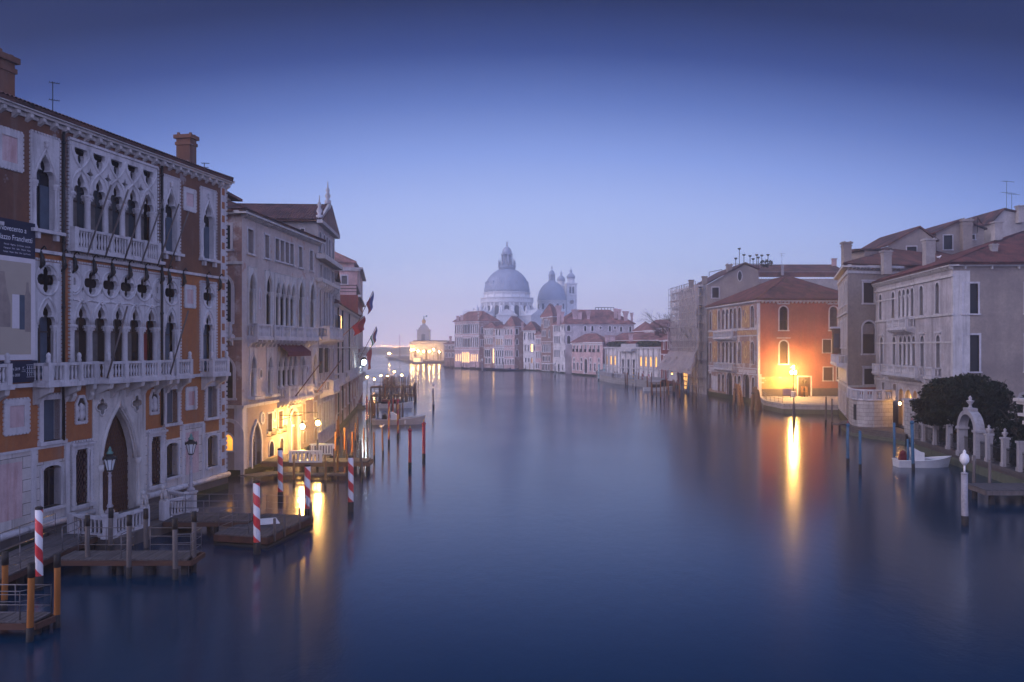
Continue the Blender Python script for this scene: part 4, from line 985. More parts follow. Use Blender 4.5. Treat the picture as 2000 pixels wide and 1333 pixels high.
    mb = MB(); f.band(mb, 24.9, 25.3, .8); s.band(mb, 24.6, 25.3, .35); f.slab(mb, 0, .8, 0, 24.9, -.3, .08); b.part('cornice', mb, 'plaster_white'); b.walls()
    mb = MB(); s.slab(mb, 0, s.W-1.0, 25.3, 26.4, -18, -.6); b.part('attic', mb, 'plaster_pink')
    b.roof([A+(A4-A)*.04, B, B4, A4], 26.4, 5.2, .3, 'tiles_far'); return up
L4F = far_left()
# ================================================================ right bank
def right_bank():
    # ---- pale stuccoed palace above the garden
    A, B = Vector((44.3, 104)), Vector((41, 79.4)); b = Bld('palace', (B.x, B.y, 0), 'grey white palace with round arched windows behind the dark garden tree', 'palace')
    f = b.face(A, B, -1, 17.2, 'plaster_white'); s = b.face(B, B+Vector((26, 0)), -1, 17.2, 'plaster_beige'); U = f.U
    ups = ((1.5, 2.7), (6.3, 7.6), (8.75, 9.9), (10.15, 11.3), (11.55, 12.7), (12.95, 14.1), (15.7, 17.0), (20.25, 21.5))
    for a, e in ups: f.win('round', a+.1, e-.1, 12.75, 15.75, fr=.17, rc=.35, pane='shutter_dark', sill=.12)
    for a, e in ((2.0, 3.2), (6.8, 7.9), (9.1, 10.2), (10.55, 11.65), (12.0, 13.1), (13.45, 14.55), (16, 17.25), (20.5, 21.75)):
        f.win('round', a+.08, e-.08, 7.5, 10.65, fr=.17, rc=.35, pane='shutter_dark', sill=.1, head=0 if 9 < a < 15 else .2)
    for k in range(3):
        f.columns(b.root, [10.02+1.4*k], 12.75, 15.1, .13, o=.05, nb=8); f.columns(b.root, [10.38+1.45*k], 7.5, 10.0, .13, o=.05, nb=8)
    f.balcony(7.9, 14.5, 11.55, 1.0, .95, posts=4, step=.28); f.balcony(1.2, 3.55, 6.55, .95, .7, posts=2, step=.28); f.balcony(5.8, 17.4, 6.55, .95, .95, posts=6, step=.28); f.balcony(19.6, 21.9, 6.55, .95, .8, posts=2, step=.28)
    for a, e, z0, z1 in ((2.6, 3.7, 4.0, 5.3), (7.0, 8.1, 4.0, 5.3)): f.win('rect', a, e, z0, z1, fr=.15, rc=.3, pane='shutter_brown', sill=.1)
    for a, e, pn in ((9.05, 10.75, 'lit_orange'), (11.15, 13.35, 'lit_warm'), (13.8, 15.2, 'lit_orange')): f.win('round', a, e, .9, 4.9, fr=.22, rc=.5, pane=pn, sill=0)
    f.columns(b.root, [10.95, 13.55], .9, 3.9, .16, o=.02, nb=8)
    mb = MB(); f.band(mb, 16.05, 16.3, .14); f.band(mb, 12.45, 12.65, .14); f.band(mb, 5.55, 5.75, .16); f.band(mb, 14.9, 15.05, .06, 0, 8); f.band(mb, 9.85, 10.02, .06); f.band(mb, 17.0, 17.2, .5, back=-.4); f.brackets(mb, 16.65, 17.0, .38, .55, .2)
    s.band(mb, 17.0, 17.2, .3); s.slab(mb, 0, 1.6, 0, 16.6, -.3, .02)
    for k in range(9): s.slab(mb, 1+k*2.5, 1.15+k*2.5, 16.75, 17.0, -.02, .25)
    b.part('cornice', mb, 'istria_dirty')
    s.win('rect', .84+.15, 2.35, 12.6, 15.4, fr=.16, rc=.15, pane='shutter_dark', sill=.12); s.win('rect', .99, 2.45, 7.2, 10.6, fr=.18, rc=.15, pane='shutter_dark', sill=.12)
    for c in (7.5, 13, 18.5): s.win('rect', c-.75, c+.75, 12.6, 15.4, fr=.16, rc=.15, pane='shutter_dark', sill=.12); s.win('rect', c-.75, c+.75, 7.2, 10.6, fr=.16, rc=.15, pane='shutter_dark', sill=.12)
    m = MB(); s.plate(m, [(4.6, 0), (20, 0), (20, 6.2), (15, 6.6), (11, 5.7), (8.5, 6.0), (6.2, 5.2), (5.2, 3.0)], [], .006, 0); b.part('plaster_patch', m, 'plaster_grey')
    m = MB(); f.band(m, -1, .6, .1); s.band(m, -1, .6, .1); b.part('waterline', m, 'weed')
    b.walls(); C, D = B+Vector((26, 0)), A+Vector((26, 0)); b.plainwall([(C.x, C.y), (D.x, D.y), (A.x, A.y)], 0, 17.2, 'plaster_grey')
    rf, _ = b.roof([A, B, C, D], 17.3, 4.6, .55, 'tiles_red', corr=True)
    for px, py, D_, w, h in ((1731, 530, 103, .95, 2.5), (1814, 512, 95, 1.0, 2.6), (1947, 463, 90, .8, 1.6), (1941, 507, 83, .55, 1.5)):
        q = P(px, py, D_); b.chimney(rf, q-Vector((0, 0, .4)), w, w*.9, h+.4, 'plaster_grey')
    # ---- beige palace with the oriel
    A, B = Vector((46.6, 122)), Vector((40.5, 103)); b2 = Bld('palace', (B.x, B.y, 0), 'beige plaster palace with shuttered side windows between the campo and the grey white palace', 'palace')
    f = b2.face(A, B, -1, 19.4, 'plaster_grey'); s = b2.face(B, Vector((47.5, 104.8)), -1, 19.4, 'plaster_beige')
    for z0, z1 in ((14.8, 17.7), (9.4, 13)):
        for c in (2, 6, 8.2, 10.4, 14, 17.4): f.win('round', c-.6, c+.6, z0, z1, fr=.15, rc=.3, pane='curtain' if z0 < 10 else 'shutter_dark', sill=.12)
    for k in range(7): f.win('rect', 1.8+k*2.5, 3.2+k*2.5, 5.2, 6.9, fr=.12, rc=.2, pane='lit_bright', sill=.1)
    for k in range(5): f.win('rect', 2.4+k*3.4, 3.6+k*3.4, 1.2, 3.6, fr=.15, rc=.3, pane='lit_dim' if k > 0 else 'glass', sill=.12)
    f.balcony(3, 18.2, 7.4, 1.1, 1.1, posts=5, step=.3)
    m = MB(); f.slab(m, 3.5, 6.5, 8.6, 12.0, -.02, 1.0); o = b2.part('oriel', m, 'shutter_brown'); m = MB(); f.slab(m, 3.3, 6.7, 12.0, 12.25, -.02, 1.25); m.build('oriel_roof', 'lead', o)
    for u in (6.505, ): m = MB(); m.face([f.pt(u, 9.4, .2), f.pt(u, 9.4, .85), f.pt(u, 11.3, .85), f.pt(u, 11.3, .2)]); m.build('pane', 'glass_blue', o)
    for a, e, z0, z1, kd in ((2.2, 3.75, 14.85, 17.3, 'rect'), (2.1, 3.85, 8.7, 12.6, 'round'), (2.3, 3.85, 4.95, 6.85, 'rect')): s.win(kd, a, e, z0, z1, fr=.2, rc=.2, pane='shutter_dark', sill=.2, head=.14 if kd == 'rect' else 0)
    mb = MB(); s.slab(mb, 2.2, 3.75, 11.05, 12.3, -.18, -.13); b2.part('lunette', mb, 'plaster_beige')
    mb = MB(); f.band(mb, 19.1, 19.4, .6, back=-.4); s.band(mb, 19.1, 19.4, .45, back=-.4); s.band(mb, 18.4, 18.7, .12); f.band(mb, 18.3, 18.7, .15); f.band(mb, 4.6, 4.85, .15); s.band(mb, 4.6, 4.85, .15); f.band(mb, 13.6, 13.85, .15); s.brackets(mb, 18.85, 19.1, .3, .5, .2); b2.part('cornice', mb, 'istria_dirty'); mb = MB(); f.band(mb, -1, .75, .1); b2.part('waterline', mb, 'weed')
    mb = MB(); s.slab(mb, .3, 4.4, 3.8, 4.59, -.02, .03); b2.part('plaster_panel', mb, 'red_plaster'); b2.walls()
    C, D = Vector((62, 109)), Vector((66, 126)); b2.plainwall([(47.5, 104.8), (C.x, C.y), (D.x, D.y), (A.x, A.y)], 0, 19.4, 'plaster_beige')
    rf, _ = b2.roof([A, B, C, D], 19.5, 3.6, .5, 'tiles', corr=True)
    q = P(1653, 0, 108); b2.chimney(rf, (q.x, q.y, 19.3), .95, .95, 3.5, 'plaster_beige')
    mb = MB(); q = P(1690, 0, 112); mb.box((q.x+.6, q.y, 21), (3.6, 3, 1.9), .2); d = mb.build('dormer', 'plaster_beige', rf); mb = MB(); mb.hull([Vector((q.x+.6+a, q.y+c, 21.95)) for a, c in ((-2.3, -2.2), (2.3, -1.4), (2.1, 2.2), (-2.4, 2))], [Vector((q.x+.6+a, q.y+c, z)) for a, c, z in ((-2.3, -2.2, 22.15), (2.3, -1.4, 22.3), (2.1, 2.2, 22.7), (-2.4, 2, 22.5))]); mb.build('dormer_roof', 'tiles', d)
    # ---- attic gables behind
    def gable(px0, px1, D, pk, y0, y1, label, wins, mat='plaster_beige', depth=12, chim=()):
        a, e = P(px0, 0, D), P(px1, 0, D); g = Bld('attic_house', (a.x, a.y, 15), label, 'house'); w = e.x-a.x
        fc = g.face((a.x, a.y), (e.x, e.y), 15, 20, mat); zz = lambda y: HC+(HY-y)/F*D; uk = (pk[0]-px0)/(px1-px0)*w
        fc.outline = [(0, 15), (w, 15), (w, zz(y1)), (uk, zz(pk[1])), (0, zz(y0))]
        for p0, p1, t, bt in wins: fc.win('rect', (p0-px0)/(px1-px0)*w, (p1-px0)/(px1-px0)*w, zz(bt), zz(t), fr=.12, rc=.15, pane='shutter_dark', sill=.1)
        g.walls(); mb = MB(); ov = .3
        for (ua, za), (ub, zb) in (((-ov, zz(y0)-.15), (uk, zz(pk[1]))), ((uk, zz(pk[1])), (w+ov, zz(y1)-.15))):
            lo = [fc.pt(ua, za, ov), fc.pt(ub, zb, ov), fc.pt(ub, zb, -depth), fc.pt(ua, za, -depth)]; mb.hull(lo, [q+Vector((0, 0, .22)) for q in lo])
        r = g.part('roof', mb, 'tiles'); g.plainwall([(a.x, a.y+depth), (a.x, a.y)], 15, zz(y0)-.1, mat); g.plainwall([(e.x, e.y), (e.x, e.y+depth)], 15, zz(y1)-.1, mat)
        for px, yb, yt, cw, cm in chim: q = P(px, yb, D-.4); g.chimney(r, q, cw, .8, (yb-yt)/F*D, cm)
        return g
    gable(1735, 1828, 112, (1795, 445), 480, 470, 'beige attic house with one shuttered window and a left leaning gable', [(1771, 1790, 482, 512)])
    gable(1829, 1922, 114, (1876, 431), 455, 447, 'beige attic house with a broad brick topped chimney on its gable', [(1843, 1860, 460, 488), (1897, 1904, 459, 468)], chim=((1887, 500, 428, 1.25, 'plaster_beige'),))
    gable(1938, 2030, 118, (1960, 410), 436, 425, 'grey attic house at the right edge under the tall antennas', [], 'plaster_grey', chim=((1992, 436, 402, .8, 'plaster_grey'),))
    antenna(P(1966, 412, 117), 4.1, 'tall two armed television antenna on the grey attic house', ((.98, 2.0, 7), (.6, 2.4, 7)), .3)
    antenna(P(1976, 412, 116), 2.3, 'shorter television antenna with one arm just right of the tall one', ((.98, 2.0, 6),), .3)
    d = thing('satellite_dish', P(1909, 455, 113), 'dark satellite dish on a mast behind the broad chimney', 'dish'); q = P(1909, 455, 113)
    m = MB(); m.tube([q, q+Vector((0, 0, 2.2))], .05, 5); m.build('mast', 'iron', d); m = MB(); M = Matrix.Rotation(radians(55), 3, 'Y') @ Matrix.Rotation(.4, 3, 'X')
    pr = [(.02, 0), (.3, .04), (.62, .16)]; i0 = len(m.v)
    for r, z in pr:
        for k in range(16): m.v.append(q+Vector((.15, -.1, 1.5))+M @ Vector((r*cos(k*pi/8), r*sin(k*pi/8), z)))
    for a in range(2):
        for k in range(16): m.f.append((a*16+k, a*16+(k+1) % 16, a*16+16+(k+1) % 16, a*16+16+k)); m.uv.append(None); m.sm.append(True)
    m.build('reflector', 'rust_red', d)
    # ---- red palace with mosaics on the campo
    A, B = Vector((38.7, 168)), Vector((40.7, 141)); b3 = Bld('palace', (B.x, B.y, 0), 'red campo palace with a golden mosaic front, lit by the street lamp', 'palace')
    f = b3.face(A, B, -1, 17.3, 'brick_red'); s = b3.face(B, Vector((58, 142.2)), 0, 17.3, 'red_plaster')
    groups = ((.5, 2.0), (5.9, 7.3), (8.2, 10.1), (10.35, 12.25), (12.5, 14.4), (14.65, 16.5), (17.1, 18.8), (23.4, 25.2))
    for z0, z1 in ((12.75, 16.45), (6.6, 10.4)):
        for a, e in groups: f.win('round', a+.12, e-.12, z0, z1, fr=.17, rc=.4, pane='glass', sill=.12)
        f.columns(b3.root, [10.22, 12.38, 14.53], z0, z1-.9, .15, o=.05, nb=8)
        for a, e in ((2.6, 5.4), (19.4, 22.9)):
            m = MB(); f.slab(m, a, e, z0+.1, z1+.1, -.02, .03); o = b3.part('mosaic_panel', m, 'mosaic'); c = (a+e)/2
            m = MB(); f.ring(m, shp('oval', c-.5, c+.5, z0+1.2, z0+2.8), shp('oval', c-.75, c+.75, z0+.9, z0+3.1), .03, .06, .03); m.build('medallion', 'gold', o)
    for a, e in ((.3, 6), (17, 26.5)):
        m = MB(); f.slab(m, a, e, 11.55, 12.3, -.02, .03); b3.part('mosaic_frieze', m, 'mosaic')
    for a, e in ((.8, 5.8), (17.5, 26)): m = MB(); f.slab(m, a, e, 5.05, 5.6, -.02, .04); b3.part('stone_panel', m, 'istria')
    f.balcony(6, 16.7, 11.2, 1.2, 1.0, posts=5, step=.35, nb=5); f.balcony(6.2, 16.7, 5.55, 1.0, .95, posts=5, step=.35, nb=5)
    for a, e, z0, z1 in ((.4, 1.8, 1.4, 4.4), (5.9, 7.4, 1.2, 4.4), (8.2, 9.8, 1.2, 4.4), (11, 14.2, -.5, 5.0), (15, 16.4, 1.2, 4.4), (17.1, 18.7, 1.2, 4.4), (19.6, 23, -.5, 5.1), (24, 25.4, 1.2, 4.4)): f.win('round', a, e, z0, z1, fr=.22, rc=.45, pane='shutter_dark', sill=0)
    m = MB(); f.slab(m, 2.4, 5.4, 1.2, 3.9, -.02, .03); b3.part('stone_panel', m, 'istria')
    mb = MB(); f.band(mb, 17.0, 17.3, .45, back=-.4); s.band(mb, 17.0, 17.3, .4, back=-.4); f.brackets(mb, 16.75, 17, .3, .6, .2); s.brackets(mb, 16.7, 17, .3, .62, .28)
    for z in (12.4, 11.3, 5.75, 4.75): f.band(mb, z, z+.2, .13, back=.031)
    f.slab(mb, 26.5, f.W+.02, 0, 17, -.3, .05); b3.part('cornice', mb, 'istria'); m = MB(); f.band(m, -1, .8, .12); b3.part('waterline', m, 'weed')
    for a, e in ((3.45, 5.0), (12.0, 13.5)):
        s.win('round', a+.12, e-.05, 12.3, 16.2, fr=.2, rc=.25, pane='curtain' if a > 5 else 'glass', sill=.2, bars=(1, 2), barmat='sash'); s.slab(mb, 0, 0.01, 0, .01, 0, .01)
        m = MB(); s.slab(m, a-.25, e+.25, 16.55, 16.75, -.02, .2); b3.part('hood_moulding', m, 'istria')
    s.win('round', 3.6, 5.0, 6.7, 10.5, fr=.22, rc=.25, pane='shutter_brown', sill=.2); m = MB(); s.slab(m, 3.1, 5.4, 10.9, 11.05, -.02, .2); b3.part('hood_moulding', m, 'istria')
    for a, e, z0, z1 in ((10.95, 12.4, 8.55, 10.7), (11.05, 12.65, 3.9, 6.1), (13.3, 14.6, 3.9, 6.1)): s.win('rect', a, e, z0, z1, fr=.14, rc=.12, pane='shutter_brown', sill=.12)
    s.win('rect', 6.75, 8.85, 1.36, 4.5, fr=.22, rc=.2, pane='shutter_brown', sill=0, name='door')
    mb = MB(); s.slab(mb, .1, 6.5, 1.2, 2.55, -.02, .03); s.slab(mb, 9.1, 17, 1.2, 2.65, -.02, .03); b3.part('stone_base', mb, 'kerbstone')
    mb = MB(); s.slab(mb, .5, 6.7, 2.56, 4.55, -.02, .012); b3.part('worn_render', mb, 'worn_ochre')
    mb = MB(); s.slab(mb, -.05, .5, 1.2, 5.0, -.02, .1); s.slab(mb, -.1, 1.0, 4.2, 4.45, -.02, .25); s.slab(mb, -.1, .9, 3.5, 3.7, -.02, .2); b3.part('corner_pier', mb, 'istria')
    b3.walls(); C, D = Vector((58, 142.2)), Vector((57, 166)); b3.plainwall([(C.x, C.y), (D.x, D.y), (A.x, A.y)], 0, 17.3, 'red_plaster')
    b3.roof([A, B, C, D], 17.4, 4.6, .55, 'tiles_red', corr=True)
    # ---- house wrapped in scaffolding
    A, B = Vector((37.5, 192)), Vector((38.55, 169)); b4 = Bld('scaffolded_house', (B.x, B.y, 0), 'tall pale house wrapped in netted scaffolding beside the mosaic palace', 'house')
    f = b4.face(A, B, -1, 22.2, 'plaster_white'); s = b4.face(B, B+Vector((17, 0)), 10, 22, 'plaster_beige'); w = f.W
    zz = lambda y: HC+(HY-y)/F*169; us = lambda px: (px-1000)/F*169-B.x
    s.outline = [(0, 10), (17, 10), (us(1532), zz(548)), (us(1482), zz(528)), (us(1455), zz(517)), (us(1420), zz(535)), (us(1383), zz(557))][0:2]+[(17, 18), (us(1482), zz(550)), (us(1481), zz(527)), (us(1455), zz(517)), (us(1420), zz(535)), (0, zz(557))]
    s.win('rect', us(1391), us(1404), zz(582), zz(562), fr=.2, rc=.2, pane='glass', sill=.15, hole=True); s.win('oval', us(1441), us(1449), zz(549), zz(530), fr=.15, rc=.2, pane='shutter_dark', sill=0)
    for z in (6, 10.5, 15):
        for c in (3, 7, 11, 15, 19): f.win('rect', c-.6, c+.6, z, z+2.4, fr=.15, rc=.25, pane='shutter_dark', sill=.1)
    b4.walls(); mb = MB(); q0 = lambda px, y, o: Vector((P(px, 0, 169).x, 169+o, zz(y)))
    for (p0, y0), (p1, y1) in (((1380, 556), (1455, 515)), ((1455, 515), (1483, 527))):
        lo = [q0(p0, y0, -.4), q0(p1, y1, -.4), q0(p1, y1, 22), q0(p0, y0, 22)]; mb.hull(lo, [v+Vector((0, 0, .25)) for v in lo])
    rf = b4.part('roof', mb, 'tiles')
    for px, yb, yt, cw in ((1424, 560, 516, 1.0), (1350, 562, 547, .9), (1376, 556, 540, .9)): b4.chimney(rf, P(px, yb, 170), cw, .8, (yb-yt)/F*170, 'plaster_beige')
    b4.plainwall([(A.x, A.y), (A.x+16, A.y)], 0, 21, 'plaster_grey')
    al = thing('roof_terrace', P(1475, 520, 172), 'roof terrace of thin posts and planters above the scaffolded house', 'terrace'); mb = MB()
    for px, yt in ((1437, 507), (1444, 488), (1453, 500), (1465, 502), (1471, 508), (1478, 500), (1481, 505), (1488, 501), (1500, 500)):
        mb.tube([P(px, 524, 172), P(px, yt, 172)], .07, 5); mb.lathe(P(px, yt, 172), [(.05, -.1), (.3, .1), (.35, .3), (.05, .35)], 6)
    mb.tube([P(1432, 516, 172), P(1502, 516, 172)], .05, 4); mb.tube([P(1385, 532, 172), P(1410, 527, 172)], .06, 4); mb.tube([P(1385, 532, 172), P(1385, 540, 172)], .06, 4); mb.tube([P(1410, 527, 172), P(1410, 534, 172)], .06, 4)
    mb.build('railing', 'iron', al)
    m = MB(); leafblob(m, P(1497, 515, 172), (1.3, 1.0, .8), 160, .22); m.build('planting', 'foliage_dark', al)
    # long tiled roof behind
    a, e = P(1474, 0, 176), P(1650, 0, 176); b5 = Bld('house', (a.x, a.y, 10), 'long tiled house roof running behind the red palace', 'house'); fc = b5.face((a.x, a.y), (e.x, e.y), 10, HC+(HY-545)/F*176, 'plaster_grey'); b5.walls()
    mb = MB(); z0, z1 = HC+(HY-532)/F*176, HC+(HY-517)/F*182; mb.face([Vector((a.x, 175.5, z0)), Vector((e.x, 175.5, z0)), Vector((e.x, 182, z1)), Vector((a.x, 182, z1))], [(0, 0), (18, 0), (18, 7), (0, 7)]); mb.box(((a.x+e.x)/2, 176, z0-.5), (e.x-a.x, .6, 1.0)); rf = b5.part('roof', mb, 'tiles')
    b5.chimney(rf, P(1629, 520, 180), .8, .8, 1.6, 'plaster_pink'); b5.chimney(rf, P(1528, 538, 175.3), .45, .45, 2.2, 'plaster_white')
    antenna(P(1527, 520, 175), 2.6, 'thin antenna on the long roof behind the red palace', ((.97, 1.2, 5), (.8, .9, 4)), .2)
    # ---- scaffolding, its netting and site hoarding
    sc = thing('scaffolding', (37.6, 180, 0), 'grey tube scaffolding with pale netting over the canal front of the tall house', 'scaffolding'); mb = MB(); nf = f
    for k in range(11):
        u = w*k/10
        for o in (.5, 1.6): mb.tube([f.pt(u, .2, o), f.pt(u, 22.8 if k < 9 else 21.8, o)], .06, 5)
    for j in range(12):
        z = 1.8*j+1.6
        for o in (.5, 1.6): mb.tube([f.pt(0, z, o), f.pt(w, z, o)], .05, 4)
        for k in range(11): mb.tube([f.pt(w*k/10, z, .4), f.pt(w*k/10, z, 1.7)], .045, 4)
    for k in range(0, 10, 2):
        for j in range(0, 11, 2): z = 1.8*j+1.6; mb.tube([f.pt(w*k/10, z, 1.62), f.pt(w*(k+1)/10, z+1.8, 1.62)], .04, 4)
    mb.build('tube_frame', 'tube_pale', sc)
    mb = MB()
    for k in range(15): mb.tube([f.pt(w*k/14, 8.5, 2.25), f.pt(w*k/14, 22.6, 2.25)], .055, 4)
    for j in range(10): mb.tube([f.pt(0, 9.4+1.45*j, 2.28), f.pt(w, 9.4+1.45*j, 2.28)], .05, 4)
    mb.build('outer_tube', 'tube_pale', sc)
    mb = MB()
    for j in range(1, 12, 2): f.slab(mb, 0, w, 1.8*j+1.55, 1.8*j+1.6, .5, 1.6)
    mb.build('boarding', 'wood_grey', sc)
    # netting: creased cloth hanging on the frame with ragged gaps and a swelling skirt
    rnd = random.Random(3); mb = MB(); nu, nz = 46, 44; g = [[None]*(nz+1) for _ in range(nu+1)]
    for i in range(nu+1):
        for j in range(nz+1):
            z = 4.6+17.4*j/nz; fl = max(0, (9.5-z)/5)**1.3*3.2 * (1-.55*i/nu); o = 1.75+.16*sin(i*1.9+.3*j)*(1+2*min(1, fl))+.12*rnd.random()+fl+.15*sin(j*.9)*(.5+.5*sin(i*.7)); g[i][j] = f.pt(w*i/nu, z-(.5*i/nu if j == 0 else 0), o)
    for i in range(nu):
        for j in range(nz):
            if rnd.random() < .02 or (16 < j < 26 and 22 < i < 34 and rnd.random() < .12): continue
            mb.face([g[i][j], g[i+1][j], g[i+1][j+1], g[i][j+1]], smooth=True)
    mb.build('netting', 'net_mesh', sc)
    mb = MB(); f.slab(mb, 3.2, 10.6, 2.1, 4.6, 3.0, 3.1); h = tag(mb.build('site_hoarding', 'canvas_pale', origin=f.pt(3, 0, 3)), 'pale blank site board under the skirt of the scaffolding', 'hoarding')
    lantern(f, 7.5, 3.7, 3.3, 'small lit bulkhead lamp on the pale site board', None, 'lit_bright', .25, .4)
    dr = thing('site_entrance', f.pt(14, 0, 1.9), 'lit yellow entrance under the scaffolding beside the pale site board', 'entrance'); m = MB(); f.slab(m, 12.6, 15.4, .8, 4.4, 1.9, 2.0); m.build('lit_panel', 'lit_warm', dr); m = MB()
    for z in (1.4, 2.3, 3.2, 4.1): f.slab(m, 12.5, 15.5, z, z+.18, 2.0, 2.06)
    for u in (12.5, 13.9, 15.4): f.slab(m, u, u+.12, .6, 4.5, 2.0, 2.07)
    m.build('frame', 'wood_brown', dr)
    return f
def leafblob(mb, c, r, n, s, rnd=random.Random(11), shell=.55):
    """leaf-sized faces scattered through an ellipsoid"""
    for _ in range(n):
        while True:
            v = Vector((rnd.uniform(-1, 1), rnd.uniform(-1, 1), rnd.uniform(-1, 1)))
            if shell < v.length <= 1: break
        p = c+Vector((v.x*r[0], v.y*r[1], v.z*r[2])); a = Vector((rnd.gauss(0, 1), rnd.gauss(0, 1), rnd.gauss(0, 1))).normalized(); b = a.orthogonal().normalized(); q = a.cross(b); k = s*rnd.uniform(.6, 1.4)
        mb.face([p+b*k, p+q*k*.6, p-b*k, p-q*k*.6])
def netmat():
    m, t, b = newmat('net_mesh'); g = NT(t)
    col = g.mix(g.rng(g.noise(g.co(), .7, 5), .35, .7), (.50, .43, .42), (.33, .28, .275)); g.l(col, b.inputs['Base Color']); b.inputs['Roughness'].default_value = .95
    tr = t.nodes.new('ShaderNodeBsdfTransparent'); mx = t.nodes.new('ShaderNodeMixShader'); mx.inputs[0].default_value = .5
    g.l(tr.outputs[0], mx.inputs[1]); g.l(b.outputs[0], mx.inputs[2]); g.l(mx.outputs[0], t.nodes['Material Output'].inputs['Surface']); MATS['net_mesh'] = m
netmat()
SCF = right_bank()
# ================================================================ far right bank, basilica, customs house
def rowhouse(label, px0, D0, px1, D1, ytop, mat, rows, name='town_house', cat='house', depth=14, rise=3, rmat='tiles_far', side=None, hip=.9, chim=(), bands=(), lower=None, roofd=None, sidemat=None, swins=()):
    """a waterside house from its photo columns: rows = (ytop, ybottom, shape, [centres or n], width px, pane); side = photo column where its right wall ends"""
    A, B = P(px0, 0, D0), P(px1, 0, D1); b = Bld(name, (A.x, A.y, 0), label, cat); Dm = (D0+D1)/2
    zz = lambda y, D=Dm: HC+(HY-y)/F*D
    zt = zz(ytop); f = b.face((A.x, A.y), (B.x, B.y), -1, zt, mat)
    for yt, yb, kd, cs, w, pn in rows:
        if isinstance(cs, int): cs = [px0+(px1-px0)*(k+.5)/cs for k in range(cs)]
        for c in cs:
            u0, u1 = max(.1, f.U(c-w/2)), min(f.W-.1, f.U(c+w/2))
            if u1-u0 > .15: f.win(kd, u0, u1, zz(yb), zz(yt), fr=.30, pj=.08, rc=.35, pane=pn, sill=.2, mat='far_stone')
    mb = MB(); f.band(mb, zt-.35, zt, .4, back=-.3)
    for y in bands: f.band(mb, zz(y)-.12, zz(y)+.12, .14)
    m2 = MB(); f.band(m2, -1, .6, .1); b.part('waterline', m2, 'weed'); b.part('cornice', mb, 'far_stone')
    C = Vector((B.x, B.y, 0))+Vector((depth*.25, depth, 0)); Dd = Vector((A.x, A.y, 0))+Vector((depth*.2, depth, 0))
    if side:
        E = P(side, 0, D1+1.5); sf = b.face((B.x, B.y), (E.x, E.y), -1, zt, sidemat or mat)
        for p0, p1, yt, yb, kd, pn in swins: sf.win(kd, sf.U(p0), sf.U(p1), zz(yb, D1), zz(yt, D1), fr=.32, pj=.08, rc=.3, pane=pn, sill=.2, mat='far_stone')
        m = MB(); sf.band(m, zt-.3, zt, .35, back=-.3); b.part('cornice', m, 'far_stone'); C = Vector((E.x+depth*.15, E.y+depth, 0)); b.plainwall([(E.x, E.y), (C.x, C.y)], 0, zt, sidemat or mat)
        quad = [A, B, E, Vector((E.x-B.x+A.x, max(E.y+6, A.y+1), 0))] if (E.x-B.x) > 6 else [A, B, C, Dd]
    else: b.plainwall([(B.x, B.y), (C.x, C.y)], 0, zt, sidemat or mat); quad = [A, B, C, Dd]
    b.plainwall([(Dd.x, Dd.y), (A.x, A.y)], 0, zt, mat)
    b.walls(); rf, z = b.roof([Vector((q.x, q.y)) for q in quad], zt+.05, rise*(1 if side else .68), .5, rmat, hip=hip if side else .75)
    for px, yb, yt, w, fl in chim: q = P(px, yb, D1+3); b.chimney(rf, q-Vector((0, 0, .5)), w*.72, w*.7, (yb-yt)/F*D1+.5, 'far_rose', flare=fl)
    b.f = f; b.zz = zz; return b
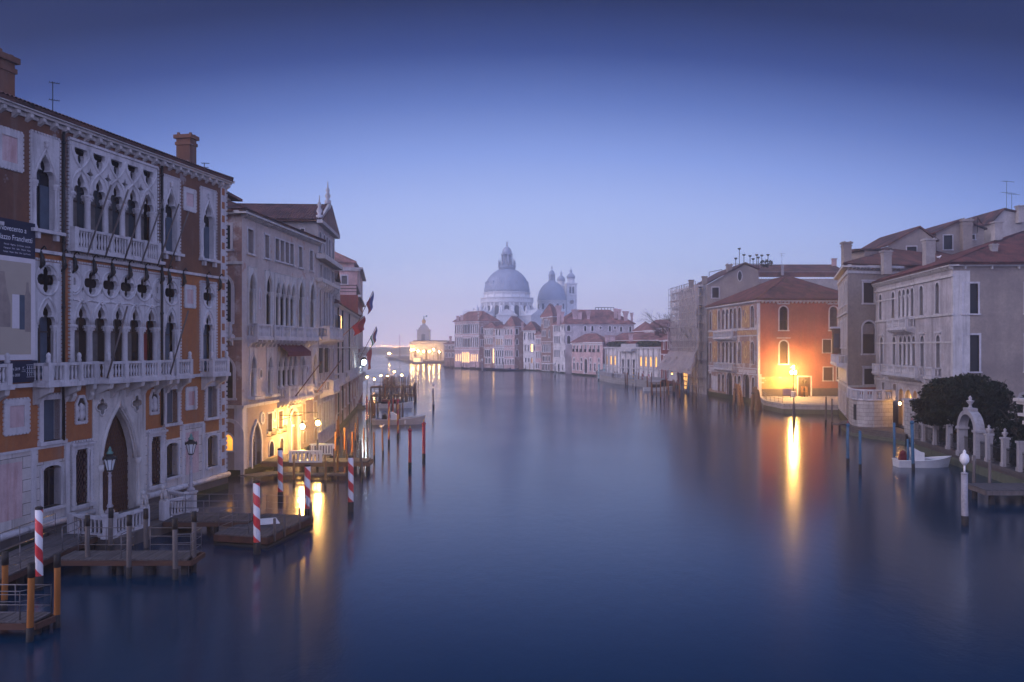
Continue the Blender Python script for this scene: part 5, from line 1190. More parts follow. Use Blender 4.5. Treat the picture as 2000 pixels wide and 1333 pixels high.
def far_row():
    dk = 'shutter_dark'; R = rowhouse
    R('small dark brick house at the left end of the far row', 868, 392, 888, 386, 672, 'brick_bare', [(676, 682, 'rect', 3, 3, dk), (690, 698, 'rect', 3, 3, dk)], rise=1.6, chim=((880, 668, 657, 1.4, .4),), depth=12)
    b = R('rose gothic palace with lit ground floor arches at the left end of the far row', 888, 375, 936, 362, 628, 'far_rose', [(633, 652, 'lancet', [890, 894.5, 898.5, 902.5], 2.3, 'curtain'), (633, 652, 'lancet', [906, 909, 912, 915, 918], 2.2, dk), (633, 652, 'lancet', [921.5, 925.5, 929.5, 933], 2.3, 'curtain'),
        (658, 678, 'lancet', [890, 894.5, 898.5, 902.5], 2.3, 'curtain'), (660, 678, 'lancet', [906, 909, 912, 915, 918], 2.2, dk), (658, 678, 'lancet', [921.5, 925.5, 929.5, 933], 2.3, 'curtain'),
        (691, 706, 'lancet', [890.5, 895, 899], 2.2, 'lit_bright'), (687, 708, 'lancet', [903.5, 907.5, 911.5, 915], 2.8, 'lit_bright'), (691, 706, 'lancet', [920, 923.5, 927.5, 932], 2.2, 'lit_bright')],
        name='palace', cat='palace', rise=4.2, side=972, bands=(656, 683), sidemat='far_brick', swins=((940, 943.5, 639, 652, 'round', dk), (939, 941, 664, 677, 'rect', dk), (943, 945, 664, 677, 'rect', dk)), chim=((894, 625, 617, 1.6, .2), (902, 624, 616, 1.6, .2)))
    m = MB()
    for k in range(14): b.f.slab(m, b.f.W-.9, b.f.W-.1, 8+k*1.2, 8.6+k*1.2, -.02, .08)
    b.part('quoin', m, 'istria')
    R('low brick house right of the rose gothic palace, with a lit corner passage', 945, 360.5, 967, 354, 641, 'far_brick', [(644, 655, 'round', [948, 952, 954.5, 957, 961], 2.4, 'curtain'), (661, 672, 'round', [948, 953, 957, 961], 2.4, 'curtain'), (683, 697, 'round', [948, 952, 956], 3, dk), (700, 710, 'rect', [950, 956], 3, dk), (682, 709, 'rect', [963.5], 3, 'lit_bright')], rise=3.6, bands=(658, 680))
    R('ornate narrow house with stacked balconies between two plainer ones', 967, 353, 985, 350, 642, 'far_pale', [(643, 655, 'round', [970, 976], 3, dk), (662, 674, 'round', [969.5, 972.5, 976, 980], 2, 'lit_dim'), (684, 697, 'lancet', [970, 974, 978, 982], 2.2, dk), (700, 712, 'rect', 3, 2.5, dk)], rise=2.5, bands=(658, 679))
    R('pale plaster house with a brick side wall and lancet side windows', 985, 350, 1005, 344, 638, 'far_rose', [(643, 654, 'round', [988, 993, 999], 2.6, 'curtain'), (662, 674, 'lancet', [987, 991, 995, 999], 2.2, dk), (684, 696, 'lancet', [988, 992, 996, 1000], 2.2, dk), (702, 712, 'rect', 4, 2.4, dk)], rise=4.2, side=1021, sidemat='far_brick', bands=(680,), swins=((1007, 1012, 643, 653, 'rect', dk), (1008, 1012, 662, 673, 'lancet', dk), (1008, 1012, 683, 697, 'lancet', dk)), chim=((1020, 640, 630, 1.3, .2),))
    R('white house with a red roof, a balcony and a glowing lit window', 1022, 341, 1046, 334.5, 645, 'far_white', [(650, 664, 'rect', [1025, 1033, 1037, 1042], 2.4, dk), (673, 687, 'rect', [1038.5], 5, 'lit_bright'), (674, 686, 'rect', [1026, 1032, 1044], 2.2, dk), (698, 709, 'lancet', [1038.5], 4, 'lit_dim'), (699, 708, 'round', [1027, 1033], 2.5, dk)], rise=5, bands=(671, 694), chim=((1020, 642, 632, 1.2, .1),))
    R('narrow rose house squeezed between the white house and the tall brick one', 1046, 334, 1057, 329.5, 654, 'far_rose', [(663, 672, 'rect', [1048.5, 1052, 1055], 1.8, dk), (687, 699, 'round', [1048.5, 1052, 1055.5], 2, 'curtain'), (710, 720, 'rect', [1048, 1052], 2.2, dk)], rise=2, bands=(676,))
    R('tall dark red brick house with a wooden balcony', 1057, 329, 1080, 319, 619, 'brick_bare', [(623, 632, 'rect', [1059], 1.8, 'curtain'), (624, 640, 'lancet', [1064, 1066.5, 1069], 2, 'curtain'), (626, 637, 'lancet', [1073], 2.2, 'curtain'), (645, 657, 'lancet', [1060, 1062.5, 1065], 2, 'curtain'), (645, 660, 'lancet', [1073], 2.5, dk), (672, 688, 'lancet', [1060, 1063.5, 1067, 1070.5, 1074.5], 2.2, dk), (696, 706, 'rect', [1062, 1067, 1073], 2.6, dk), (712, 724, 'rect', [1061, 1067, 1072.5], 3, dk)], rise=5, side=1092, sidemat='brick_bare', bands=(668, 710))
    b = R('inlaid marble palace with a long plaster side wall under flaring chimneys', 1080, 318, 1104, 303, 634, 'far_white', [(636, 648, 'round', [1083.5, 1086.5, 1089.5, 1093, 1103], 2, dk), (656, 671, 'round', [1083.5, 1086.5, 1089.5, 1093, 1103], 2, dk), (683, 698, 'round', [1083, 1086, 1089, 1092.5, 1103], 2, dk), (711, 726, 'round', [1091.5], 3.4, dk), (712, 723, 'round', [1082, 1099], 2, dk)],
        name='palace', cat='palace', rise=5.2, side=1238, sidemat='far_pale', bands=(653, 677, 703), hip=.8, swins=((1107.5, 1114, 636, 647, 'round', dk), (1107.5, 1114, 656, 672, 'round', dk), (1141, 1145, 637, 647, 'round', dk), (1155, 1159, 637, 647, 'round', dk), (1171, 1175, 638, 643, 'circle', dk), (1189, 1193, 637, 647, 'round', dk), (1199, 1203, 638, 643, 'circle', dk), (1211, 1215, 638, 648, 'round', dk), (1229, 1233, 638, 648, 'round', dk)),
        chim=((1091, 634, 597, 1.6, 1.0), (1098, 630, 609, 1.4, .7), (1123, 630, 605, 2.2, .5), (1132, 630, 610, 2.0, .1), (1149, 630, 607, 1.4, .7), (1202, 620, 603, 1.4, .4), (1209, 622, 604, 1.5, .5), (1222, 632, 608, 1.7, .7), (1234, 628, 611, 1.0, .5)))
    for c in (1098,):
        for y in (642, 664, 690): u = b.f.U(c); m = MB(); b.f.ring(m, shp('circle', u-.35, u+.35, b.zz(y)-.35, b.zz(y)+.35), shp('circle', u-.8, u+.8, b.zz(y)-.8, b.zz(y)+.8), .02, .08, -.02); b.part('roundel', m, 'istria')
    al = thing('roof_terrace', P(1180, 614, 312), 'black iron roof terrace standing on the long roof among the flaring chimneys', 'terrace'); mb = MB(); q = lambda px, y, d: P(px, y, 312+d)
    for px in range(1163, 1200, 6):
        for d in (0, 6): mb.tube([q(px, 618, d), q(px, 601, d)], .11, 4)
    for y in (601, 610, 614): 
        for d in (0, 6): mb.tube([q(1163, y, d), q(1199, y, d)], .11, 4)
    mb.build('railing', 'iron', al)
    # houses behind
    R('low red roofed house seen over the museum hedge', 1238, 300, 1280, 285, 646, 'dark_red', [(650, 656, 'rect', [1262, 1268, 1275], 4, 'curtain')], rise=4.5, depth=16)
    R('farther red house with dark windows and a chimney under the bare tree', 1262, 330, 1324, 310, 640, 'dark_red', [(643, 650, 'rect', [1280, 1290, 1300], 4, dk)], rise=4.5, depth=16, chim=((1302, 650, 634, 1.6, .3),))
    b = R('red roofed hall rising behind the museum terrace', 1190, 285, 1294, 262, 664, 'dark_red', [], rise=3.2, depth=16, chim=((1232, 664, 653, 1.6, 0), (1195, 664, 655, 2.6, 0)))
    # pink house
    b = R('pink plaster house with seven upper windows and an arched water door', 1117, 292, 1177, 268, 669, 'far_rose', [(675, 686, 'rect', [1121.5, 1128.5, 1136, 1144.5, 1153.5, 1161, 1170], 2.4, 'glass_blue'), (700, 706, 'rect', [1121.5, 1136, 1153.5, 1170], 2.4, dk), (710, 724, 'rect', [1121.5, 1128.5, 1136, 1153.5, 1162, 1170.5], 2.8, dk), (701, 729, 'round', [1144.5], 5.5, dk)], rise=4.2, depth=22, bands=(673,), chim=((1188, 669, 655, 2.6, 0),))
    for c in (1121.5, 1128.5, 1136, 1144.5, 1153.5, 1161, 1170): u = b.f.U(c); b.f.balcony(u-.45, u+.45, b.zz(686.5), .7, .5, mat='iron', brk=False, nb=4, name='balcony')
    # museum: long single storey of white stone
    A, B = P(1183, 0, 262), P(1293, 0, 224); b = Bld('museum', (A.x, A.y, 0), 'long white single storey stone museum with glowing windows and a hedge on its roof', 'museum'); f = b.face((A.x, A.y), (B.x, B.y), -1, 9.4, 'far_white'); z = lambda px, y: f.Z(px, y)
    for c, pn in ((1185.5, 'lit_dim'), (1193.5, 'lit_warm'), (1201.5, 'lit_warm'), (1252, 'lit_warm'), (1261.5, 'lit_warm'), (1271, 'lit_warm'), (1281.5, 'lit_warm')):
        u = f.U(c); f.win('round', u-.62, u+.62, 4.2, 6.9, fr=.2, pj=.06, rc=.15, pane=pn, sill=.12)
    for c in (1217, 1227.5, 1238): u = f.U(c); f.win('rect', u-.6, u+.6, 1.4, 5.9, fr=.25, rc=.35, pane='glass', sill=0, bars=(0, 4), barmat='sash_white')
    mb = MB(); f.band(mb, 9.0, 9.5, .5, back=-.4); f.band(mb, 3.3, 3.6, .25); f.band(mb, -1, .9, .2)
    for px in (1184, 1189.5, 1197.5, 1205.5, 1212, 1222, 1233, 1243.5, 1248, 1257, 1266, 1276, 1287): u = f.U(px); f.slab(mb, u-.35, u+.35, .9, 9.0, -.02, .22)
    f.slab(mb, f.U(1214), f.U(1243), 9.5, 10.4, -.6, .2); f.slab(mb, f.U(1214), f.U(1243), 8.2, 9.0, -.02, 1.6); b.part('cornice', mb, 'istria'); b.walls(); mb = MB(); mb.face([Vector((q[0], q[1], 9.4)) for q in ((A.x, A.y), (B.x, B.y), (B.x+12, B.y+14), (A.x+12, A.y+14))]); b.part('roof', mb, 'kerbstone')
    b.plainwall([(B.x, B.y), (B.x+12, B.y+14)], 0, 9.4, 'istria'); b.plainwall([(A.x+12, A.y+14), (A.x, A.y)], 0, 9.4, 'istria')
    hd = MB()
    for k in range(44):
        u = f.W*k/43
        if f.U(1215) < u < f.U(1240): continue
        leafblob(hd, f.pt(u, 10.3, -1.2), (.9, .9, .8), 60, .28)
    tag(hd.build('roof_hedge', 'foliage_mid', origin=f.pt(0, 9.4, -1)), 'clipped green hedge along the roof edge of the white museum', 'hedge')
    # museum water terrace with balustrade
    T = [WP(1166, 742), WP(1198, 749.5), WP(1262, 757), WP(1291, 757)]; tr = thing('water_terrace', T[0], 'stone water terrace with balustrade in front of the white museum', 'terrace'); mb = MB()
    up = [Vector((q.x, q.y, 1.6)) for q in T]; bk = [Vector((q.x+6, q.y+22, 1.6)) for q in T]
    for k in range(3): mb.face([T[k]+Vector((0, 0, -1)), T[k+1]+Vector((0, 0, -1)), up[k+1], up[k]], [(0, 0), (9, 0), (9, 2.6), (0, 2.6)]); mb.face([up[k], up[k+1], bk[k+1], bk[k]])
    mb.face([bk[0]+Vector((0, 0, -2.6)), T[0]+Vector((0, 0, -1)), up[0], bk[0]], [(0, 0), (20, 0), (20, 2.6), (0, 2.6)])
    mb.build('platform', 'kerbstone', tr); m = MB()
    for a, e in ((up[0], up[1]), (bk[0], up[0]), (up[1], up[1]+(up[2]-up[1])*.45)):
        m.tube([a+Vector((0, 0, 1.0)), e+Vector((0, 0, 1.0))], .16, 4); m.tube([a+Vector((0, 0, .1)), e+Vector((0, 0, .1))], .16, 4); n = int((e-a).length/.8)
        for k in range(n+1): q = a+(e-a)*k/max(n, 1); m.box((q.x, q.y, q.z+.5), (.28, .28, 1.0) if k % 4 else (.5, .5, 1.2))
    m.build('balustrade', 'istria', tr)
    R('dark red house with pale tall windows between the museum and the scaffolding', 1291, 216, 1327, 196, 664, 'dark_red', [(668, 682, 'rect', [1297.5, 1306, 1312.5, 1320], 2.6, 'curtain'), (696, 712, 'rect', [1297.5, 1306.5, 1313, 1321], 2.4, 'curtain'), (722, 742, 'rect', [1297, 1305, 1314, 1321], 3, dk)], rise=2.0, bands=(693, 718), depth=12, chim=((1308, 662, 648, 1.2, .5),))
far_row()
def salute():
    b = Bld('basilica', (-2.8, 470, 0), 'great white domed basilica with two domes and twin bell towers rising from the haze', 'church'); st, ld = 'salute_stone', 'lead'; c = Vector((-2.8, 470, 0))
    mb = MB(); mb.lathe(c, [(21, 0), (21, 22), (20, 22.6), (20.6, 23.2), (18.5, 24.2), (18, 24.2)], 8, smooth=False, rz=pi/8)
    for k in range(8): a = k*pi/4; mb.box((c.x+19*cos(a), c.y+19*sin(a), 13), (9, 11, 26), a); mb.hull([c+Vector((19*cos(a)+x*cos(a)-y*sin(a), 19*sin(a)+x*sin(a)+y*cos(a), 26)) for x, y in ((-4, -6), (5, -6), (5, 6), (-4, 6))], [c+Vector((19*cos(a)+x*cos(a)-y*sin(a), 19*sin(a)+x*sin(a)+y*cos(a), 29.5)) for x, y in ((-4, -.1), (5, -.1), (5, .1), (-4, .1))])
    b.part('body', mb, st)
    mb = MB(); mb.lathe(c, [(13.5, 22), (13.5, 33.2), (14.3, 33.5), (14.6, 34), (14.4, 34.1), (14.4, 36.0), (14.7, 36.1), (14.7, 36.4), (12.6, 36.4), (12.4, 38.6), (13.1, 38.9), (13.2, 39.3), (12.5, 39.4)], 48)
    for k in range(16):
        a = k*pi/8+pi/16
        for d in (-.075, .075): mb.box((c.x+13.6*cos(a+d), c.y+13.6*sin(a+d), 28.5), (.9, .8, 9.6), a+d)
        mb.box((c.x+12.6*cos(a), c.y+12.6*sin(a), 37.6), (.5, .7, 2.2), a)
    for k in range(64): a = k*pi/32; mb.box((c.x+14.45*cos(a), c.y+14.45*sin(a), 34.9), (.3, .25, 1.6), a)
    drum = b.part('drum', mb, st)
    for k in range(16):
        a = k*pi/8; t = Vector((-sin(a), cos(a), 0)); r = Vector((cos(a), sin(a), 0)); l = shp('round', -1.45, 1.45, 25.5, 31.8); m = MB()
        m.face([c+r*13.9+t*u+Vector((0, 0, z)) for u, z in l]); m.build('window', 'glass_blue', drum)
    for k in range(16):      # great scroll buttresses
        a = k*pi/8+pi/16; r = Vector((cos(a), sin(a), 0)); t = Vector((-sin(a), cos(a), 0)); mb = MB()
        pr = [(13.6, 24), (13.6, 32), (14.6, 31.5), (15.2, 29.8), (16.4, 28.4), (18.6, 27.6)]+[(18.6+1.9*sin(q), 25.7+1.9*cos(q)) for q in [pi*j/8 for j in range(9)]]+[(16, 23)]
        mb.hull([c+r*x+t*-.6+Vector((0, 0, z)) for x, z in pr], [c+r*x+t*.6+Vector((0, 0, z)) for x, z in pr])
        mb.lathe(c+r*18.6+Vector((0, 0, 27.6)), [(.6, 0), (.7, .6), (.45, 1.6), (.5, 2.4), (.3, 2.8), (.35, 3.2), (.05, 3.5)], 6); b.part('scroll_buttress', mb, st)
    def dome(c, r, z0, h, ribs, zb=.0, name='dome'):
        mb = MB(); pr = [(r*cos(t)*1.0, z0+h*sin(t)) for t in [pi/2*k/14*.93 for k in range(15)]]; mb.lathe(c, pr, 64)
        for k in range(ribs):
            a = 2*pi*k/ribs; mb.tube([c+Vector((x*1.003*cos(a), x*1.003*sin(a), z)) for x, z in pr], r*.009, 4)
        return b.part(name, mb, ld)
    d1 = dome(c, 12.45, 39.4, 13.4, 48)
    for k in range(16):
        a = k*pi/8+.1; m = MB(); x = 11.6; m.box((c.x+x*cos(a), c.y+x*sin(a), 44.6), (.9, .5, 1.4), a); m.build('dormer', 'lead', d1)
    mb = MB(); mb.lathe(c, [(4.6, 51.6), (4.7, 53.2), (5.0, 53.3), (5.0, 53.7), (3.3, 53.8), (3.3, 54.6), (1.5, 54.7), (1.5, 60.0), (3.3, 60.1), (3.5, 60.7), (2.6, 60.8)], 16)
    for k in range(8):
        a = k*pi/4+.2; mb.lathe(c+Vector((4.5*cos(a), 4.5*sin(a), 53.5)), [(.42, 0), (.36, 1.6), (.5, 1.7), (.1, 4.4), (.02, 4.8)], 6); mb.lathe(c+Vector((2.8*cos(a), 2.8*sin(a), 54.5)), [(.42, 0), (.38, 5.6)], 6)
    mb.lathe(c, [(2.65, 60.7), (2.7, 61.8), (2.4, 63), (1.7, 64), (.7, 64.6), (.4, 65)], 20); lan = b.part('lantern', mb, ld)
    mb = MB(); mb.lathe(c, [(.45, 64.8), (.62, 65.6), (.4, 66.4), (.5, 66.9), (.22, 67.2), (.25, 67.6), (.02, 67.9)], 8); mb.tube([c+Vector((.4, 0, 66.6)), c+Vector((.9, 0, 67.5)), c+Vector((.8, 0, 68.2))], .1, 5); mb.build('statue', ld, lan)
    c2 = Vector((22.9, 490, 0)); mb = MB(); mb.lathe(c2, [(9.6, 10), (9.6, 28), (8.2, 28.2), (8.2, 35.6), (8.8, 35.8), (8.8, 36.1), (8.2, 36.1)], 40); dr = b.part('drum', mb, st)
    for k in range(12): a = k*pi/6+.35; r = Vector((cos(a), sin(a), 0)); t = Vector((-sin(a), cos(a), 0)); m = MB(); m.face([c2+r*8.26+t*u+Vector((0, 0, z)) for u, z in shp('rect', -.7, .7, 31, 34)]); m.build('window', 'glass_blue', dr)
    dome(c2, 8.15, 36.1, 11.0, 36)
    mb = MB(); mb.lathe(c2, [(2.9, 46), (2.9, 46.6), (2.3, 46.7), (2.2, 47.4), (1.0, 47.5), (1.0, 50.6), (2.0, 50.7), (2.0, 51.1), (1.7, 51.2), (1.6, 52.2), (1.0, 53.1), (.3, 53.5), (.3, 54.3), (.5, 55), (.2, 56), (.02, 56.4)], 16)
    for k in range(8): a = k*pi/4+.3; mb.box((c2.x+1.6*cos(a), c2.y+1.6*sin(a), 49.1), (.5, .5, 3.3), a)
    b.part('lantern', mb, ld)
    mb = MB(); pr = [(-14.5, 20), (14.5, 20), (14.5, 27.5), (0, 32.6), (-14.5, 27.5)]
    mb.hull([Vector((22+x*.55, 474, z)) for x, z in pr], [Vector((24+x*.55, 500, z)) for x, z in pr]); b.part('nave_roof', mb, ld)
    mb = MB(); mb.box((24, 480, 13), (34, 24, 26)); b.part('nave', mb, st)
    for (px, D, rr, z1) in ((1115, 497, 2.95, 1.0), (1096, 507, 2.85, .97)):
        q = P(px, 0, D); q.z = 0; zf = lambda y: HC+(HY-y)/F*D*1.0; dy = 0 if px > 1100 else 5
        mb = MB(); s2 = rr*1.42
        mb.lathe(q, [(s2, 0), (s2, zf(579+dy)), (s2*1.08, zf(578+dy)), (s2*1.08, zf(577+dy)), (s2*.98, zf(576.5+dy)), (s2*.98, zf(557+dy)), (s2*1.12, zf(556+dy)), (s2*1.12, zf(554+dy)), (s2*.8, zf(553+dy))], 4, smooth=False, rz=pi/4+.1)
        mb.lathe(q, [(rr*1.0, zf(553.5+dy)), (rr*.72, zf(552+dy)), (rr*.72, zf(545+dy)), (rr*.82, zf(544.5+dy))], 16); tw = b.part('bell_tower', mb, st)
        mb = MB(); mb.lathe(q, [(rr*.82, zf(544.5+dy)), (rr*.86, zf(541+dy)), (rr*.7, zf(537.5+dy)), (rr*.35, zf(534.5+dy)), (rr*.22, zf(533+dy)), (rr*.3, zf(530+dy)), (rr*.12, zf(526.5+dy)), (.05, zf(524+dy))], 16); mb.tube([q+Vector((0, 0, zf(527+dy))), q+Vector((0, 0, zf(521+dy)))], .09, 4); mb.box((q.x, q.y, zf(523+dy)), (.9, .15, .15)); mb.build('onion_dome', ld, tw)
        for sx in (-.85, .85):
            m = MB(); rot = .1; l = shp('round', sx-.5, sx+.5, zf(574+dy), zf(561+dy)); yf = -rr*.98-.06
            m.face([q+Vector((u*cos(rot)-yf*sin(rot), u*sin(rot)+yf*cos(rot), z)) for u, z in l]); m.build('belfry_opening', 'glass_blue', tw)
        if px > 1100:
            m = MB(); l = shp('circle', -1.3, 1.3, zf(595), zf(586.5)); yf = -rr-.07
            m.face([q+Vector((u-yf*.1, u*.1+yf, z)) for u, z in l]); ck = m.build('clock_face', 'plaster_white', tw); m = MB(); z = zf(590.7)
            for dx, dz in ((.75, 1.0), (-.25, -.6)): m.tube([q+Vector((.3, yf-.05, z)), q+Vector((.3+dx, yf-.05, z+dz))], .1, 4)
            m.build('clock_hand', 'iron', ck)
    for px, D, y0, y1 in ((932, 452, 613, 597), (939, 452, 613, 596), (913, 440, 616, 605)):
        q = P(px, y0+6, D); k = (y0-y1)/F*D/3; mb = MB(); mb.lathe(q, [(.9*k, -1*k), (.9*k, .5*k), (.5*k, .6*k), (.55*k, 1.8*k), (.65*k, 2.6*k), (.5*k, 3.3*k), (.2*k, 3.5*k), (.3*k, 4.0*k), (.05, 4.3*k)], 8); mb.box((q.x, q.y+1.4, q.z-4), (2.2, 2.2, 6)); b.part('statue', mb, st)
salute()
def dogana():
    D = 528; X = lambda px: (px-1000)/F*D; z = lambda y: HC+(HY-y)/F*D
    b = Bld('customs_house', (X(802), D, 0), 'low floodlit customs house with a small tower carrying a globe at the point', 'building')
    f = b.face((X(801), D-2), (X(872), D+2), 0, 12.0, 'istria'); s = b.face((X(792), D+34), (X(801), D-2), 0, 12.0, 'istria')
    for c in (812, 832, 858): u = f.U(c); f.win('round', u-1.3, u+1.3, 1.5, 7.8, fr=.5, rc=.6, pane='door_wood', sill=0, name='gate')
    mb = MB(); f.band(mb, 11.0, 11.4, .5); f.band(mb, 12.0, 12.8, .3, back=-.6); s.band(mb, 11.0, 11.4, .5); s.band(mb, 12.0, 12.8, .3, back=-.6); f.band(mb, 0, 1.2, .3)
    for k in range(11): u = f.W*k/10; f.slab(mb, max(0, u-.5), min(f.W, u+.5), 1.2, 11.0, -.02, .35)
    b.part('cornice', mb, 'istria'); b.walls(); mb = MB(); mb.hull([Vector((X(803), D, 12.3)), Vector((X(872), D+4, 12.3)), Vector((X(872), D+40, 12.3)), Vector((X(795), D+36, 12.3))], [Vector((X(806), D+5, 13.6)), Vector((X(870), D+9, 13.6)), Vector((X(870), D+34, 13.6)), Vector((X(800), D+31, 13.6))]); b.part('roof', mb, 'tiles_red')
    cx = X(824.5); cy = D+10; c = Vector((cx, cy, 0)); mb = MB(); mb.box((cx, cy, 15.5), (7.6, 7.6, 9)); mb.box((cx, cy, 20.1), (8.8, 8.8, .5))
    for a in (-1, 1):
        for e in (-1, 1): mb.box((cx+a*3.3, cy+e*3.3, 15.8), (1.2, 1.2, 8))
    mb.box((cx, cy, 21), (6, 6, 1.4)); mb.box((cx, cy, 22.3), (4.4, 4.4, 1.4)); mb.lathe(c, [(1.6, 22.9), (1.2, 23.4), (.9, 24.2), (1.3, 24.4)], 10); tw = b.part('tower', mb, 'istria')
    m = MB(); m.box((cx, cy-3.83, 15.5), (2.2, .1, 4)); m.build('window', 'glass_blue', tw)
    m = MB(); m.lathe(c+Vector((0, 0, 25.6)), [(1.35*cos(t), 1.35*sin(t)) for t in [-pi/2+pi*k/10 for k in range(11)]], 16); m.build('globe', 'gold', tw); m = MB(); m.lathe(c, [(.25, 26.8), (.4, 27.5), (.2, 28.6), (.25, 29), (.02, 29.3)], 6); m.tube([c+Vector((0, 0, 28.2)), c+Vector((1.6, 0, 28.9))], .12, 4); m.box((cx+1.7, cy, 28.9), (1.0, .1, 1.2)); m.build('statue', 'copper_green', tw)
    for px, y in ((803.5, 684), (808, 684), (816.5, 686), (827.5, 687), (838.5, 687), (847, 683), (857.5, 688)):
        t = thing('street_lamp', P(px, 0, D-6).to_2d().to_3d(), 'bright lamp in the lit row before the customs house', 'lamp', 'bright lamps before the customs house'); m = MB(); q = P(px, y, D-6); m.tube([Vector((q.x, q.y, 1.2)), q], .1, 5); m.build('post', 'iron', t); m = MB(); m.lathe(q, [(.02, -.55), (.5, 0), (.02, .55)], 6); m.build('bulb', 'bulb_arcade', t)
    # quay and point
    q = MB(); pts = [WP(752, 699), WP(800, 710.5), WP(872, 711), WP(892, 717)]; up = [p+Vector((0, 0, 1.3)) for p in pts]
    for k in range(3): q.face([pts[k]-Vector((0, 0, 1)), pts[k+1]-Vector((0, 0, 1)), up[k+1], up[k]]); q.face([up[k], up[k+1], up[k+1]+Vector((20, 60, 0)), up[k]+Vector((30, 60, 0))])
    tag(q.build('quay', 'kerbstone'), kind='structure')
    t = thing('street_lamp', WP(760, 699.5), 'single starry lamp at the far tip of the quay left of the customs house', 'lamp'); p = WP(760, 699.5); D2 = p.y; m = MB(); qq = P(760, 691, D2); m.tube([p, qq], .15, 5); m.build('post', 'iron', t); m = MB(); m.lathe(qq, [(.02, -1), (.95, 0), (.02, 1)], 8); m.build('bulb', 'bulb_arcade', t)
    # moored sailing barge, hut, dinghies along the point
    sb = thing('sailing_boat', WP(781, 704), 'moored sailing boat with a tall bare mast beside the customs house', 'boat'); p = WP(781, 704); m = MB(); m.hull([p+Vector(v) for v in ((-8, 0, -.5), (5, -2, -.5), (8, 0, -.5), (5, 2, -.5))], [p+Vector(v) for v in ((-9, 0, 1.8), (6, -2.6, 1.5), (10, 0, 2.2), (6, 2.6, 1.5))]); m.build('hull', 'hull_black', sb); m = MB(); m.tube([p+Vector((0, 0, 1)), p+Vector((0, 0, 18.5))], [.3, .15], 5); m.tube([p+Vector((0, 0, 17.5)), p+Vector((9, 0, 2.2))], .05, 3); m.tube([p+Vector((0, 0, 17.5)), p+Vector((-9, 0, 2))], .05, 3); m.build('mast', 'wood_brown', sb)
    # lit landing stage
    p = WP(816, 711); ls = thing('landing_stage', p, 'floating boat stop with brightly lit cabin windows before the customs house', 'landing stage'); k = p.y/F; m = MB(); m.box((p.x, p.y+2, .3), (30*k, 6, .9)); m.build('pontoon', 'hull_black', ls)
    m = MB(); 
    for dx in (-8, -4, 0, 4, 8): m.box((p.x+dx*k, p.y-.6, 2), (.25, .25, 3))
    m.box((p.x, p.y+1.5, 3.6), (18*k, 5, .35)); m.box((p.x, p.y+3.6, 2), (17*k, .2, 2.8)); cb = m.build('cabin', 'white_paint', ls); m = MB(); m.box((p.x-.5, p.y+.2, 2.2), (13*k, .1, 1.9)); m.build('window', 'lit_bright', cb)
    # far shore with its lights
    g = MB(); rnd = random.Random(5); n = 60; x0, x1 = -330, 420; prev = None; pts = []
    for k in range(n+1): pts.append((x0+(x1-x0)*k/n, 8.2+2.2*rnd.random()+(2 if k > 30 else 0)))
    for (xa, za), (xb, zb) in zip(pts, pts[1:]): g.hull([Vector((xa, 1150, -1)), Vector((xb, 1150, -1)), Vector((xb, 1180, -1)), Vector((xa, 1180, -1))], [Vector((xa, 1150, za-3)), Vector((xb, 1150, zb-3)), Vector((xb, 1180, zb)), Vector((xa, 1180, za))])
    tag(g.build('far_shore', 'foliage_dark'), kind='structure')
    for k, px in enumerate((723, 736, 745, 749.5, 753, 757.5, 764, 768, 771.5, 774.5, 777, 782.5, 788, 797)):
        y = (676.5, 676.5, 676.5, 676, 676, 676, 676, 678, 679, 677, 678, 677.5, 676, 676)[k]; t = thing('shore_lamp', P(px, 0, 1140).to_2d().to_3d(), 'tiny orange lamp in the row on the far shore', 'lamp', 'tiny lamps on the far shore'); q = P(px, y, 1140); m = MB(); m.tube([Vector((q.x, q.y, 3)), q], .12, 4); m.build('post', 'iron', t); m = MB(); m.lathe(q, [(.02, -.9), (.85, 0), (.02, .9)], 6); m.build('bulb', 'bulb_shore', t)
dogana()
